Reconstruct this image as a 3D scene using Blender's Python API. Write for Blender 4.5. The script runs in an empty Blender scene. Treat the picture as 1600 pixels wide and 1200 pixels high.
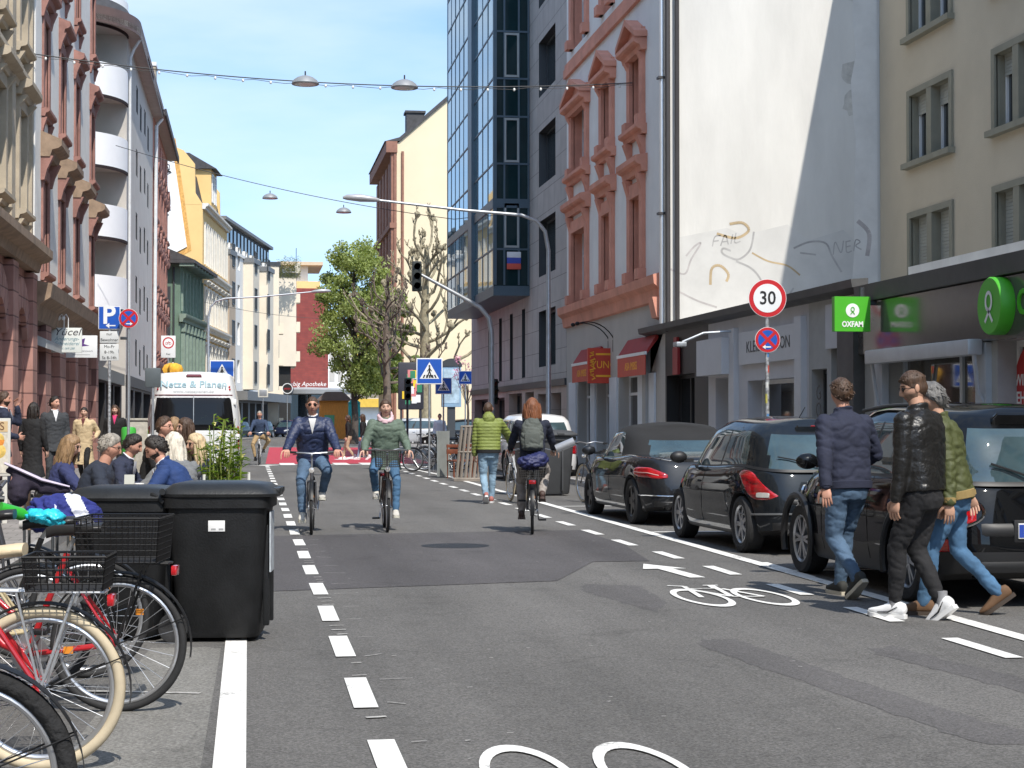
import bpy, bmesh, math, random
import numpy as np
from mathutils import Vector, Matrix, noise
R = math.radians
random.seed(7)
S = bpy.context.scene
COL = S.collection
# ---------------------------------------------------------------- camera, sky, sun, exposure
FOC, EYE = 2750.0, 1.47
YAW, PIT = math.atan(412/FOC), math.atan(57/FOC)
cam = bpy.data.objects.new('camera', bpy.data.cameras.new('camera')); COL.objects.link(cam)
cam.data.sensor_width = 36; cam.data.lens = 36*FOC/1600
cam.data.clip_start = .1; cam.data.clip_end = 6000
cam.location = (0, 0, EYE); cam.rotation_euler = (R(90)+PIT, 0, -YAW)
S.camera = cam
SUN_EL, SUN_AZ = R(52), R(14.3)            # azimuth: to the right of straight behind the camera
TOSUN = Vector((math.sin(SUN_AZ)*math.cos(SUN_EL), -math.cos(SUN_AZ)*math.cos(SUN_EL), math.sin(SUN_EL)))
sun = bpy.data.objects.new('sun', bpy.data.lights.new('sun', 'SUN')); COL.objects.link(sun)
sun.data.energy = 2.45; sun.data.angle = R(.5); sun.data.color = (1, .945, .86)
sun.rotation_euler = TOSUN.to_track_quat('Z', 'Y').to_euler()
W = bpy.data.worlds.new('World'); S.world = W; W.use_nodes = True
wn, wl = W.node_tree.nodes, W.node_tree.links
bg = wn['Background']; sk = wn.new('ShaderNodeTexSky'); sk.sky_type = 'NISHITA'; sk.sun_disc = False
sk.sun_elevation = SUN_EL; sk.sun_rotation = R(180)-SUN_AZ
sk.altitude = 100; sk.air_density = 1.0; sk.dust_density = .6; sk.ozone_density = 2.2
# thin high cloud veil mixed into the sky colour
tc = wn.new('ShaderNodeTexCoord'); mp = wn.new('ShaderNodeMapping'); mp.inputs['Scale'].default_value = (2.2, 2.2, 9)
cn = wn.new('ShaderNodeTexNoise'); cn.inputs['Scale'].default_value = 2.1; cn.inputs['Detail'].default_value = 7
cr = wn.new('ShaderNodeMapRange'); cr.inputs[1].default_value = .42; cr.inputs[2].default_value = .78; cr.inputs[3].default_value = .08; cr.inputs[4].default_value = .5
mx = wn.new('ShaderNodeMixRGB'); mx.inputs[2].default_value = (4.0, 3.95, 3.9, 1)
add = wn.new('ShaderNodeVectorMath'); add.operation = 'ADD'; add.inputs[1].default_value = (0, 0, .16)
nrmz = wn.new('ShaderNodeVectorMath'); nrmz.operation = 'NORMALIZE'; wl.new(tc.outputs['Generated'], add.inputs[0]); wl.new(add.outputs[0], nrmz.inputs[0]); wl.new(nrmz.outputs[0], sk.inputs[0])
wl.new(tc.outputs['Generated'], mp.inputs[0]); wl.new(mp.outputs[0], cn.inputs['Vector']); wl.new(cn.outputs['Fac'], cr.inputs[0])
wl.new(cr.outputs[0], mx.inputs[0]); wl.new(sk.outputs[0], mx.inputs[1]); tn = wn.new('ShaderNodeMixRGB'); tn.blend_type = 'MULTIPLY'; tn.inputs[0].default_value = 1; tn.inputs[2].default_value = (.84, .925, .93, 1)
wl.new(mx.outputs[0], tn.inputs[1]); wl.new(tn.outputs[0], bg.inputs[0])
bg.inputs[1].default_value = .15
S.view_settings.view_transform = 'Standard'; S.view_settings.look = 'None'
S.view_settings.exposure = 1.1; S.view_settings.gamma = 1
S.render.engine = 'CYCLES'; S.cycles.max_bounces = 8; S.cycles.transparent_max_bounces = 8
S.cycles.use_denoising = True
# ---------------------------------------------------------------- pixel -> world
_f = Vector((math.sin(YAW)*math.cos(PIT), math.cos(YAW)*math.cos(PIT), math.sin(PIT)))
_r = Vector((math.cos(YAW), -math.sin(YAW), 0)); _u = _r.cross(_f)
def px(u, v, X=None, Y=None, z=None):
    d = _f + _r*((u-800)/FOC) + _u*((600-v)/FOC)
    k = X/d.x if X is not None else Y/d.y if Y is not None else ((z or 0)-EYE)/d.z
    return Vector((0, 0, EYE)) + d*k
# ---------------------------------------------------------------- materials
MATS = {}
def nodes(name):
    m = bpy.data.materials.new(name); m.use_nodes = True
    n, l = m.node_tree.nodes, m.node_tree.links
    return m, n, l, n['Principled BSDF']
def M(name, col=None, rough=.75, metal=0., var=.1, scale=2.5, bump=0., bscale=60., spec=.5, coat=0., emit=0, ior=0, stretch=None, trans=0., sheen=0):
    if name in MATS: return MATS[name]
    m, n, l, b = nodes(name)
    c = tuple(col)
    b.inputs['Roughness'].default_value = rough; b.inputs['Metallic'].default_value = metal
    b.inputs['Specular IOR Level'].default_value = spec; b.inputs['Coat Weight'].default_value = coat
    b.inputs['Coat Roughness'].default_value = .04
    b.inputs['Base Color'].default_value = c+(1,)
    if ior: b.inputs['IOR'].default_value = ior
    if trans: b.inputs['Transmission Weight'].default_value = trans
    if emit: b.inputs['Emission Color'].default_value = c+(1,); b.inputs['Emission Strength'].default_value = emit
    if var or bump:
        t = n.new('ShaderNodeTexCoord'); src = t.outputs['Object']
        if stretch:
            mp = n.new('ShaderNodeMapping'); mp.inputs['Scale'].default_value = stretch; l.new(src, mp.inputs[0]); src = mp.outputs[0]
    if var:
        t1 = n.new('ShaderNodeTexNoise'); t1.inputs['Scale'].default_value = scale; t1.inputs['Detail'].default_value = 6; t1.inputs['Roughness'].default_value = .62
        l.new(src, t1.inputs['Vector'])
        r = n.new('ShaderNodeMapRange'); r.inputs[1].default_value = .3; r.inputs[2].default_value = .7
        l.new(t1.outputs['Fac'], r.inputs[0])
        x = n.new('ShaderNodeMixRGB')
        x.inputs[1].default_value = tuple(k*(1-var) for k in c)+(1,); x.inputs[2].default_value = tuple(min(1, k*(1+var)) for k in c)+(1,)
        l.new(r.outputs[0], x.inputs[0]); l.new(x.outputs[0], b.inputs['Base Color'])
    if bump:
        t2 = n.new('ShaderNodeTexNoise'); t2.inputs['Scale'].default_value = bscale; t2.inputs['Detail'].default_value = 4
        l.new(src, t2.inputs['Vector'])
        bp = n.new('ShaderNodeBump'); bp.inputs['Strength'].default_value = bump; bp.inputs['Distance'].default_value = .02
        l.new(t2.outputs['Fac'], bp.inputs['Height']); l.new(bp.outputs[0], b.inputs['Normal'])
    MATS[name] = m
    return m
def Mbrick(name, c1, c2, mortar, bw, bh, ms=.01, rough=.85, bump=.4, axes='xz', offset=.5, var=.25):
    if name in MATS: return MATS[name]
    m, n, l, b = nodes(name); b.inputs['Roughness'].default_value = rough
    t = n.new('ShaderNodeTexCoord'); s = n.new('ShaderNodeSeparateXYZ'); cb = n.new('ShaderNodeCombineXYZ')
    l.new(t.outputs['Object'], s.inputs[0]); l.new(s.outputs['XYZ'.index(axes[0].upper())], cb.inputs[0]); l.new(s.outputs['XYZ'.index(axes[1].upper())], cb.inputs[1])
    k = n.new('ShaderNodeTexBrick'); k.offset = offset
    for i, v in ((1, c1), (2, c2), (3, mortar)): k.inputs[i].default_value = tuple(v)+(1,)
    k.inputs['Scale'].default_value = 1; k.inputs['Mortar Size'].default_value = ms; k.inputs['Brick Width'].default_value = bw; k.inputs['Row Height'].default_value = bh; k.inputs['Mortar Smooth'].default_value = .3
    l.new(cb.outputs[0], k.inputs[0])
    t1 = n.new('ShaderNodeTexNoise'); t1.inputs['Scale'].default_value = 1.7; t1.inputs['Detail'].default_value = 7
    l.new(t.outputs['Object'], t1.inputs['Vector'])
    r = n.new('ShaderNodeMapRange'); r.inputs[1].default_value = .3; r.inputs[2].default_value = .7; r.inputs[3].default_value = 1-var; r.inputs[4].default_value = 1+var*.5
    l.new(t1.outputs['Fac'], r.inputs[0])
    x = n.new('ShaderNodeMixRGB'); x.blend_type = 'MULTIPLY'; x.inputs[0].default_value = 1
    l.new(k.outputs[0], x.inputs[1]); l.new(r.outputs[0], x.inputs[2]); l.new(x.outputs[0], b.inputs['Base Color'])
    bp = n.new('ShaderNodeBump'); bp.inputs['Strength'].default_value = bump; bp.inputs['Distance'].default_value = .02; bp.invert = True
    l.new(k.outputs['Fac'], bp.inputs['Height']); l.new(bp.outputs[0], b.inputs['Normal'])
    MATS[name] = m
    return m
# ---------------------------------------------------------------- mesh builder
class MB:
    def __init__(s, T=None): s.v = []; s.f = []; s.m = []; s.sm = []; s.T = T; s.mi = 0
    def add(s, vs, fs, mi=None, smooth=False):
        o = len(s.v); T = s.T
        s.v += [tuple(T @ Vector(p)) for p in vs] if T is not None else [tuple(p) for p in vs]
        s.f += [tuple(o+i for i in f) for f in fs]
        s.m += [s.mi if mi is None else mi]*len(fs); s.sm += [smooth]*len(fs)
        return s
    def box(s, x0, x1, y0, y1, z0, z1, mi=None):
        return s.add([(x, y, z) for z in (z0, z1) for y in (y0, y1) for x in (x0, x1)],
                     [(0, 2, 3, 1), (4, 5, 7, 6), (0, 1, 5, 4), (2, 6, 7, 3), (0, 4, 6, 2), (1, 3, 7, 5)], mi)
    def rbox(s, x0, x1, y0, y1, z0, z1, r=.01, mi=None):       # box with chamfered edges
        bm = bmesh.new(); bmesh.ops.create_cube(bm, size=1)
        for v in bm.verts: v.co = Vector(((x0+x1)/2+v.co.x*(x1-x0), (y0+y1)/2+v.co.y*(y1-y0), (z0+z1)/2+v.co.z*(z1-z0)))
        bmesh.ops.bevel(bm, geom=bm.edges[:], offset=r, segments=2, affect='EDGES', profile=.6)
        bm.verts.index_update()
        s.add([v.co[:] for v in bm.verts], [[v.index for v in f.verts] for f in bm.faces], mi, True); bm.free(); return s
    def prism(s, poly, a, b, axis='y', mi=None, smooth=False):   # polygon extruded from a to b
        def P(p, k): return {'y': (p[0], k, p[1]), 'x': (k, p[0], p[1]), 'z': (p[0], p[1], k)}[axis]
        n = len(poly)
        s.add([P(p, a) for p in poly]+[P(p, b) for p in poly], [(i, (i+1) % n, n+(i+1) % n, n+i) for i in range(n)], mi, smooth)
        s.add([P(p, a) for p in poly], [tuple(range(n))[::-1]], mi); s.add([P(p, b) for p in poly], [tuple(range(n))], mi)
        return s
    def tube(s, pts, r, n=8, mi=None, caps=True, closed=False, flat=1.):
        pts = [Vector(p) for p in pts]; k = len(pts); vs = []; fs = []
        rr = r if isinstance(r, (list, tuple)) else [r]*k
        up = None
        for i, p in enumerate(pts):
            t = (pts[(i+1) % k]-pts[i-1]) if closed else (pts[min(i+1, k-1)]-pts[max(i-1, 0)])
            t = t.normalized() if t.length > 1e-9 else Vector((0, 0, 1))
            if up is None: up = Vector((0, 0, 1)) if abs(t.z) < .9 else Vector((1, 0, 0))
            a = t.cross(up)
            a = a.normalized() if a.length > 1e-6 else t.orthogonal().normalized()
            b = a.cross(t); up = b
            for j in range(n):
                q = 2*math.pi*j/n
                vs.append(p+a*math.cos(q)*rr[i]+b*math.sin(q)*rr[i]*flat)
        for i in range(k if closed else k-1):
            for j in range(n):
                fs.append((i*n+j, i*n+(j+1) % n, ((i+1) % k)*n+(j+1) % n, ((i+1) % k)*n+j))
        s.add(vs, fs, mi, True)
        if caps and not closed:
            s.add(vs[:n], [tuple(range(n))[::-1]], mi); s.add(vs[-n:], [tuple(range(n))], mi)
        return s
    def lathe(s, prof, c=(0, 0, 0), n=24, axis='z', mi=None, smooth=True):  # prof: (radius, height)
        vs = []; fs = []; k = len(prof)
        for r, h in prof:
            for j in range(n):
                q = 2*math.pi*j/n; x, y = r*math.cos(q), r*math.sin(q)
                vs.append({'z': (c[0]+x, c[1]+y, c[2]+h), 'y': (c[0]+x, c[1]+h, c[2]+y), 'x': (c[0]+h, c[1]+x, c[2]+y)}[axis])
        for i in range(k-1):
            for j in range(n):
                q = (i*n+j, i*n+(j+1) % n, (i+1)*n+(j+1) % n, (i+1)*n+j)
                fs.append(q if axis != 'y' else q[::-1])
        s.add(vs, fs, mi, smooth)
        for e, rev in ((0, True), (k-1, False)):
            if prof[e][0] > 1e-6 and prof[0] != prof[-1]:
                q = list(range(e*n, e*n+n)); s.add([vs[i] for i in q], [tuple(range(n))[::-1] if rev != (axis == 'y') else tuple(range(n))], mi)
        return s
    def ell(s, c, rad, rot=None, nu=16, nv=10, mi=None):
        vs = []; fs = []; rot = rot or Matrix.Identity(3)
        for i in range(nv+1):
            th = math.pi*i/nv
            for j in range(nu):
                ph = 2*math.pi*j/nu
                vs.append(Vector(c)+rot @ Vector((rad[0]*math.sin(th)*math.cos(ph), rad[1]*math.sin(th)*math.sin(ph), rad[2]*math.cos(th))))
        for i in range(nv):
            for j in range(nu): fs.append((i*nu+j, (i+1)*nu+j, (i+1)*nu+(j+1) % nu, i*nu+(j+1) % nu))
        return s.add(vs, fs, mi, True)
    def grid(s, P, mi=None, cu=False, cv=False, smooth=True):  # P[i][j] points
        k, n = len(P), len(P[0]); vs = [p for row in P for p in row]; fs = []
        for i in range(k if cu else k-1):
            for j in range(n if cv else n-1):
                fs.append((i*n+j, i*n+(j+1) % n, ((i+1) % k)*n+(j+1) % n, ((i+1) % k)*n+j))
        return s.add(vs, fs, mi, smooth)
    def plate(s, poly, z0, z1, mi=None): return s.prism(poly, z0, z1, 'z', mi)
    def text(s, txt, size, mat, mi=None, ext=.002, align='CENTER', sx=1., shear=0., bold=0.):
        cu = bpy.data.curves.new('t', 'FONT'); cu.body = txt; cu.size = size; cu.extrude = ext; cu.align_x = align; cu.align_y = 'CENTER'; cu.resolution_u = 3; cu.shear = shear; cu.offset = bold
        ob = bpy.data.objects.new('t', cu); COL.objects.link(ob)
        me = ob.to_mesh()
        s.add([mat @ Vector((v.co.x*sx, v.co.y, v.co.z)) for v in me.vertices], [tuple(p.vertices) for p in me.polygons], mi)
        ob.to_mesh_clear(); bpy.data.objects.remove(ob); bpy.data.curves.remove(cu)
        return s
    def mesh(s, name, mats, ang=40):
        me = bpy.data.meshes.new(name); me.from_pydata(s.v, [], s.f)
        for m in (mats if isinstance(mats, (list, tuple)) else [mats]): me.materials.append(m)
        me.polygons.foreach_set('material_index', s.m); me.polygons.foreach_set('use_smooth', s.sm)
        me.update()
        if ang and any(s.sm): me.set_sharp_from_angle(angle=R(ang))
        return me
    def build(s, name, mats, parent=None, loc=None, rot=None, ang=40, fix=False):
        me = s.mesh(name, mats, ang)
        if fix:
            bm = bmesh.new(); bm.from_mesh(me); bmesh.ops.recalc_face_normals(bm, faces=bm.faces[:]); bm.to_mesh(me); bm.free()
        return put(name, me, parent, loc, rot)
def put(name, me, parent=None, loc=None, rot=None):
    o = bpy.data.objects.new(name, me); COL.objects.link(o)
    if parent: o.parent = parent
    if loc is not None: o.location = loc
    if rot is not None: o.rotation_euler = rot if isinstance(rot, (tuple, list)) else (0, 0, rot)
    return o
def tag(o, label=None, cat=None, group=None, kind=None):
    for k, v in (('label', label), ('category', cat), ('group', group), ('kind', kind)):
        if v: o[k] = v
    return o
def thing(name, label, cat, loc=(0, 0, 0), rz=0., group=None, kind=None):
    o = bpy.data.objects.new(name, None); COL.objects.link(o); o.empty_display_size = .2
    o.location = loc; o.rotation_euler = (0, 0, rz)
    return tag(o, label, cat, group, kind)
KIDS = {}
def copy_tree(o, parent=None, keep=('label', 'group', 'category', 'kind')):
    c = o.copy(); COL.objects.link(c); c.parent = parent
    for ch in [x for x in o.children]: copy_tree(ch, c)
    return c
def clone(o, loc, rz, label, **k):
    c = copy_tree(o); c.location = loc; c.rotation_euler = (0, 0, rz); c['label'] = label
    for a, b in k.items(): c[a] = b
    return c
def rotm(a, axis='Z'): return Matrix.Rotation(a, 4, axis)
def face_mat(o, right, up): # 4x4 placing text/drawings (local xy plane) at o with given right/up directions
    r, u = Vector(right).normalized(), Vector(up).normalized(); n = r.cross(u)
    m = Matrix((r, u, n)).transposed().to_4x4(); m.translation = Vector(o); return m
def arc(c, r, a0, a1, n, plane='xz', y=0):
    out = []
    for i in range(n+1):
        a = R(a0+(a1-a0)*i/n); p, q = c[0]+r*math.cos(a), c[1]+r*math.sin(a)
        out.append({'xz': (p, y, q), 'xy': (p, q, y), 'yz': (y, p, q)}[plane])
    return out
# common materials
WHITE = M('white paint', (.78, .78, .77), .5, var=.05)
GREY = M('galvanised steel', (.42, .44, .46), .45, .7, var=.12, scale=9)
DGREY = M('dark grey metal', (.06, .065, .07), .45, .3, var=.1)
BLACK = M('black plastic', (.010, .010, .011), .45, var=.1, spec=.3)
CHROME = M('chrome', (.75, .76, .78), .12, 1, var=0)
GLASS = M('window glass', (.018, .024, .028), .04, 0, var=.25, scale=.5, spec=.8)
GLASSM = M('window glass over curtain', (.16, .165, .16), .05, 0, var=.3, scale=1.5, spec=.8)
GLASSD = M('dark shop glass', (.012, .014, .016), .03, 0, var=.3, scale=.8, spec=.5, ior=1.9)
WFRAME = M('white window frame', (.72, .73, .73), .45, var=.04)
# ================================================================ ground, road, pavements, markings
def asphalt(name, base, speck=.5, crack=True):
    m, n, l, b = nodes(name); b.inputs['Roughness'].default_value = .88; b.inputs['Specular IOR Level'].default_value = .35
    t = n.new('ShaderNodeTexCoord'); src = t.outputs['Object']
    big = n.new('ShaderNodeTexNoise'); big.inputs['Scale'].default_value = .35; big.inputs['Detail'].default_value = 8; big.inputs['Roughness'].default_value = .6
    mp = n.new('ShaderNodeMapping'); mp.inputs['Scale'].default_value = (1.6, .5, 1); l.new(src, mp.inputs[0]); l.new(mp.outputs[0], big.inputs['Vector'])
    vo = n.new('ShaderNodeTexVoronoi'); vo.inputs['Scale'].default_value = 95; l.new(src, vo.inputs['Vector'])
    fn = n.new('ShaderNodeTexNoise'); fn.inputs['Scale'].default_value = 60; fn.inputs['Detail'].default_value = 5; fn.inputs['Roughness'].default_value = .8; l.new(src, fn.inputs['Vector'])
    r1 = n.new('ShaderNodeMapRange'); r1.inputs[1].default_value = .3; r1.inputs[2].default_value = .72; r1.inputs[3].default_value = .78; r1.inputs[4].default_value = 1.2; l.new(big.outputs['Fac'], r1.inputs[0])
    wv = n.new('ShaderNodeTexNoise'); wv.inputs['Scale'].default_value = 1; wv.inputs['Detail'].default_value = 3; m2 = n.new('ShaderNodeMapping'); m2.inputs['Scale'].default_value = (1.5, .035, 1); l.new(src, m2.inputs[0]); l.new(m2.outputs[0], wv.inputs['Vector'])
    r4 = n.new('ShaderNodeMapRange'); r4.inputs[1].default_value = .35; r4.inputs[2].default_value = .65; r4.inputs[3].default_value = .88; r4.inputs[4].default_value = 1.1; l.new(wv.outputs['Fac'], r4.inputs[0])
    st = n.new('ShaderNodeTexNoise'); st.inputs['Scale'].default_value = 1.1; st.inputs['Detail'].default_value = 6; st.inputs['Roughness'].default_value = .7; l.new(src, st.inputs['Vector'])
    r5 = n.new('ShaderNodeMapRange'); r5.inputs[1].default_value = .28; r5.inputs[2].default_value = .44; r5.inputs[3].default_value = .72; l.new(st.outputs['Fac'], r5.inputs[0])
    vc = n.new('ShaderNodeTexVoronoi'); vc.feature = 'DISTANCE_TO_EDGE'; vc.inputs['Scale'].default_value = .34; wd = n.new('ShaderNodeMixRGB'); wd.blend_type = 'ADD'; wd.inputs[0].default_value = .35; nz = n.new('ShaderNodeTexNoise'); nz.inputs['Scale'].default_value = 2.5; nz.inputs['Detail'].default_value = 6; l.new(src, nz.inputs['Vector']); l.new(src, wd.inputs[1]); l.new(nz.outputs['Color'], wd.inputs[2]); l.new(wd.outputs[0], vc.inputs['Vector'])
    r6 = n.new('ShaderNodeMapRange'); r6.inputs[1].default_value = .0; r6.inputs[2].default_value = .0035; r6.inputs[3].default_value = .78 if crack else 1; l.new(vc.outputs['Distance'], r6.inputs[0])
    q = n.new('ShaderNodeMath'); q.operation = 'MULTIPLY'; l.new(r4.outputs[0], q.inputs[0]); l.new(r5.outputs[0], q.inputs[1]); q2 = n.new('ShaderNodeMath'); q2.operation = 'MULTIPLY'; l.new(q.outputs[0], q2.inputs[0]); l.new(r6.outputs[0], q2.inputs[1])
    r2 = n.new('ShaderNodeMapRange'); r2.inputs[1].default_value = .25; r2.inputs[2].default_value = .75; r2.inputs[3].default_value = 1-speck; r2.inputs[4].default_value = 1+speck; l.new(fn.outputs['Fac'], r2.inputs[0])
    sv = n.new('ShaderNodeSeparateColor'); l.new(vo.outputs['Color'], sv.inputs[0])
    r3 = n.new('ShaderNodeMapRange'); r3.inputs[1].default_value = .0; r3.inputs[2].default_value = 1; r3.inputs[3].default_value = 1-speck*.7; r3.inputs[4].default_value = 1+speck*.7; l.new(sv.outputs[0], r3.inputs[0])
    a = n.new('ShaderNodeMath'); a.operation = 'MULTIPLY'; l.new(r1.outputs[0], a.inputs[0]); l.new(r2.outputs[0], a.inputs[1])
    a2 = n.new('ShaderNodeMath'); a2.operation = 'MULTIPLY'; l.new(a.outputs[0], a2.inputs[0]); l.new(r3.outputs[0], a2.inputs[1])
    a3 = n.new('ShaderNodeMath'); a3.operation = 'MULTIPLY'; l.new(a2.outputs[0], a3.inputs[0]); l.new(q2.outputs[0], a3.inputs[1])
    x = n.new('ShaderNodeVectorMath'); x.operation = 'SCALE'; x.inputs[0].default_value = base; l.new(a3.outputs[0], x.inputs['Scale'])
    l.new(x.outputs[0], b.inputs['Base Color'])
    bp = n.new('ShaderNodeBump'); bp.inputs['Strength'].default_value = .55; bp.inputs['Distance'].default_value = .012; l.new(fn.outputs['Fac'], bp.inputs['Height']); l.new(bp.outputs[0], b.inputs['Normal'])
    return m
ASPH = asphalt('asphalt', (.128, .123, .117))
ASPH2 = asphalt('newer asphalt', (.086, .081, .083), .38, False); ASPH4 = asphalt('tar repair', (.103, .098, .097), .42, False)
ASPH3 = asphalt('worn asphalt', (.19, .184, .17), .45)
PAVE = Mbrick('paving slabs', (.27, .25, .235), (.23, .215, .2), (.12, .11, .1), .3, .3, .008, axes='xy', bump=.25)
KERB = M('kerb granite', (.33, .32, .31), .8, var=.25, scale=20)
MARK = M('road paint', (.74, .73, .7), .7, var=.13, scale=14, bump=.15, bscale=90)
def chip(m):      # worn spots where the asphalt shows through the paint
    n, l = m.node_tree.nodes, m.node_tree.links; b = n['Principled BSDF']; s = b.inputs['Base Color'].links[0].from_socket
    t = n.new('ShaderNodeTexCoord'); a = n.new('ShaderNodeTexNoise'); a.inputs['Scale'].default_value = 38; a.inputs['Detail'].default_value = 7; a.inputs['Roughness'].default_value = .75; l.new(t.outputs['Object'], a.inputs['Vector'])
    c = n.new('ShaderNodeTexNoise'); c.inputs['Scale'].default_value = 2.2; c.inputs['Detail'].default_value = 3; l.new(t.outputs['Object'], c.inputs['Vector'])
    q = n.new('ShaderNodeMath'); q.operation = 'ADD'; l.new(a.outputs['Fac'], q.inputs[0]); l.new(c.outputs['Fac'], q.inputs[1])
    r = n.new('ShaderNodeMapRange'); r.inputs[1].default_value = 1.12; r.inputs[2].default_value = 1.25; r.inputs[4].default_value = .8; l.new(q.outputs[0], r.inputs[0])
    x = n.new('ShaderNodeMixRGB'); x.inputs[2].default_value = (.17, .165, .155, 1); l.new(r.outputs[0], x.inputs[0]); l.new(s, x.inputs[1]); l.new(x.outputs[0], b.inputs['Base Color'])
chip(MARK)
MARKW = M('worn road paint', (.36, .35, .33), .8, var=.45, scale=30)
REDP = M('red road coating', (.42, .035, .055), .75, var=.14, scale=4, bump=.2, bscale=80)
def structure(o, name=None): o['kind'] = 'structure'; return o
g = MB(); n_ = 24
g.add([(-2500, -2500, 0), (2500, -2500, 0), (2500, 4000, 0), (-2500, 4000, 0)], [(0, 1, 2, 3)])
structure(g.build('ground', ASPH))
def slab(name, poly, z, mat, z0=-.05):
    return structure(MB().plate(poly, z0, z).build(name, mat))
slab('pavement', [(-5.6, -60), (-2.35, -60), (-2.35, 111), (-4.3, 111.5), (-5.6, 111)], .12, PAVE)
slab('kerb', [(-2.35, -60), (-2.2, -60), (-2.2, 110), (-2.35, 110)], .125, KERB)
slab('pavement', [(7.5, -60), (9.6, -60), (9.6, 72), (8.6, 75), (7.5, 73)], .12, PAVE)
slab('kerb', [(7.35, -60), (7.5, -60), (7.5, 72), (7.35, 72)], .125, KERB)
slab('pavement', [(6.2, 88), (30, 88), (30, 130), (8.5, 130)], .12, PAVE)
slab('pavement', [(-2.4, 112), (3, 163), (9.5, 178), (-12, 178), (-8, 112)], .12, PAVE)
def sheet(name, poly, z, mat): return structure(MB().add([(x, y, z) for x, y in poly], [tuple(range(len(poly)))]).build(name, mat))
sheet('road', [(-.0, 15.25), (2.8, 15.9), (3.55, 18.0), (4.15, 18.0), (4.4, 20.4), (4.4, 23.2), (3.6, 23.15), (.24, 22.6), (-.3, 22.4), (-.3, 15.2)], .004, ASPH2)
for pts in ([(3.0, 15.6), (3.45, 15.3), (3.35, 13.9), (3.1, 13.2), (3.0, 13.9), (2.85, 15)], [(3.0, 11.5), (3.25, 11.5), (3.4, 9.6), (3.55, 8.2), (3.75, 7.6), (3.3, 7.6), (3.1, 9.4), (2.92, 11.1)], [(3.95, 10.9), (4.15, 11), (4.35, 9.6), (4.6, 8.4), (4.3, 8.2), (4.1, 9.4), (3.9, 10.6)]):
    q = []
    for (x0, y0), (x1, y1) in zip(pts, pts[1:]+pts[:1]):
        k = max(2, int(math.hypot(x1-x0, y1-y0)/.12)); q += [(x0+(x1-x0)*i/k+random.gauss(0, .012), y0+(y1-y0)*i/k+random.gauss(0, .03)) for i in range(k)]
    sheet('road', q, .0015, ASPH4)
sheet('road', [(-.85, 6.8), (-.2, 6.8), (-.17, 11.5), (-.28, 11.6), (-.62, 11.6)], .004, ASPH3)
sheet('crossing', [(.58, 60), (6.2, 60), (7.2, 95), (1.14, 97)], .005, REDP)
mk = MB()
def stripe(x0, y0, x1, y1, w, z=.008, mi=0):
    d = Vector((x1-x0, y1-y0)).normalized(); p = Vector((-d.y, d.x))*w/2
    mk.add([(x0+p.x, y0+p.y, z), (x0-p.x, y0-p.y, z), (x1-p.x, y1-p.y, z), (x1+p.x, y1+p.y, z)], [(0, 1, 2, 3)], mi)
def stroke(pts, w, z=.008, closed=False, mb=None):
    mb = mb or mk
    for i in range(len(pts)-(0 if closed else 1)):
        a, b = pts[i], pts[(i+1) % len(pts)]
        n = Vector((b[1]-a[1], a[0]-b[0])); n = n.normalized()*w/2 if n.length else n
        mb.add([(a[0]+n.x, a[1]+n.y, z+i*1e-5), (a[0]-n.x, a[1]-n.y, z+i*1e-5), (b[0]-n.x, b[1]-n.y, z+i*1e-5), (b[0]+n.x, b[1]+n.y, z+i*1e-5)], [(0, 1, 2, 3)])
stripe(-.075, 5, -.075, 12.6, .14)
structure(mk.build('lane_line', [MARK, MARKW])); mk = MB()
# left dashed guide line 1 m / 1 m, measured from the photograph
y = 7.05-2*1.965
while y < 58:
    stripe(.605+random.uniform(-.006, .006), y, .605, y+1.05, .125)
    for q in range(3):
        if random.random() < .8: stripe(.60+random.uniform(-.03, .03), y+1.15+q*.26, .68, y+1.17+q*.26, .035*random.uniform(.5, 1.2), .007, 1)
    if y < 26: stripe(.72, y+random.uniform(0, .2), .9+random.uniform(-.1, .05), y+.1, .012, .007, 1); stripe(.74, y+.98, .9+random.uniform(-.1, .05), y+1, .010, .007, 1)
    y += 1.965
structure(mk.build('lane_line', [MARK, MARKW])); mk = MB()
for y in np.arange(6.2, 59, 1.98):
    if 14.6 < y < 16 and False: continue
    x = 4.68 if y < 13 else 4.68-.21*(min(y, 20)-13)/7
    stripe(x, y+.15, x-.01, y+1.15, .12)
structure(mk.build('lane_line', [MARK, MARKW])); mk = MB()
stripe(5.17, 5, 5.19, 46.5, .14); stripe(5.17, 46.5, 4.6, 58.5, .14); stripe(4.2, 51.8, 7, 51.5, .12)
for y, x1 in ((11.05, 7.2), (16.6, 7.2), (22.6, 7.2), (29.6, 7.2)): stripe(5.25, y, x1, y, .12)
mk.add([(x, y, .0085) for x, y in ((5.12, 15.9), (5.26, 15.9), (5.3, 17.6), (5.12, 17.6))], [(0, 1, 2, 3)])
structure(mk.build('parking_line', [MARK, MARKW])); mk = MB()
stripe(-1.25, 9.9, -.25, 9.62, .05, .0085, 1)
for i in range(60):
    a, b = random.uniform(.8, 4.4), random.uniform(7, 24); stripe(a, b, a+random.uniform(.01, .05), b+random.uniform(-.02, .02), random.uniform(.006, .014), .007, 1)
structure(mk.build('road_paint', [MARK, MARKW])); mk = MB()
for x in (1.3, 2.2, 3.1, 4.0, 4.9): stripe(x, 58.2, x, 61, .5, .0095)
stripe(.6, 59.2, 6, 57.9, .35, .0085); stripe(.62, 98.5, 2.2, 98, .5, .009); stripe(.3, 58.5, .8, 57.5, .5, .009)
for (x, y) in ((3.4, 66), (4.4, 70), (3.2, 78)): stripe(x, y, x+1.3, y+7, .5, .0095)
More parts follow.
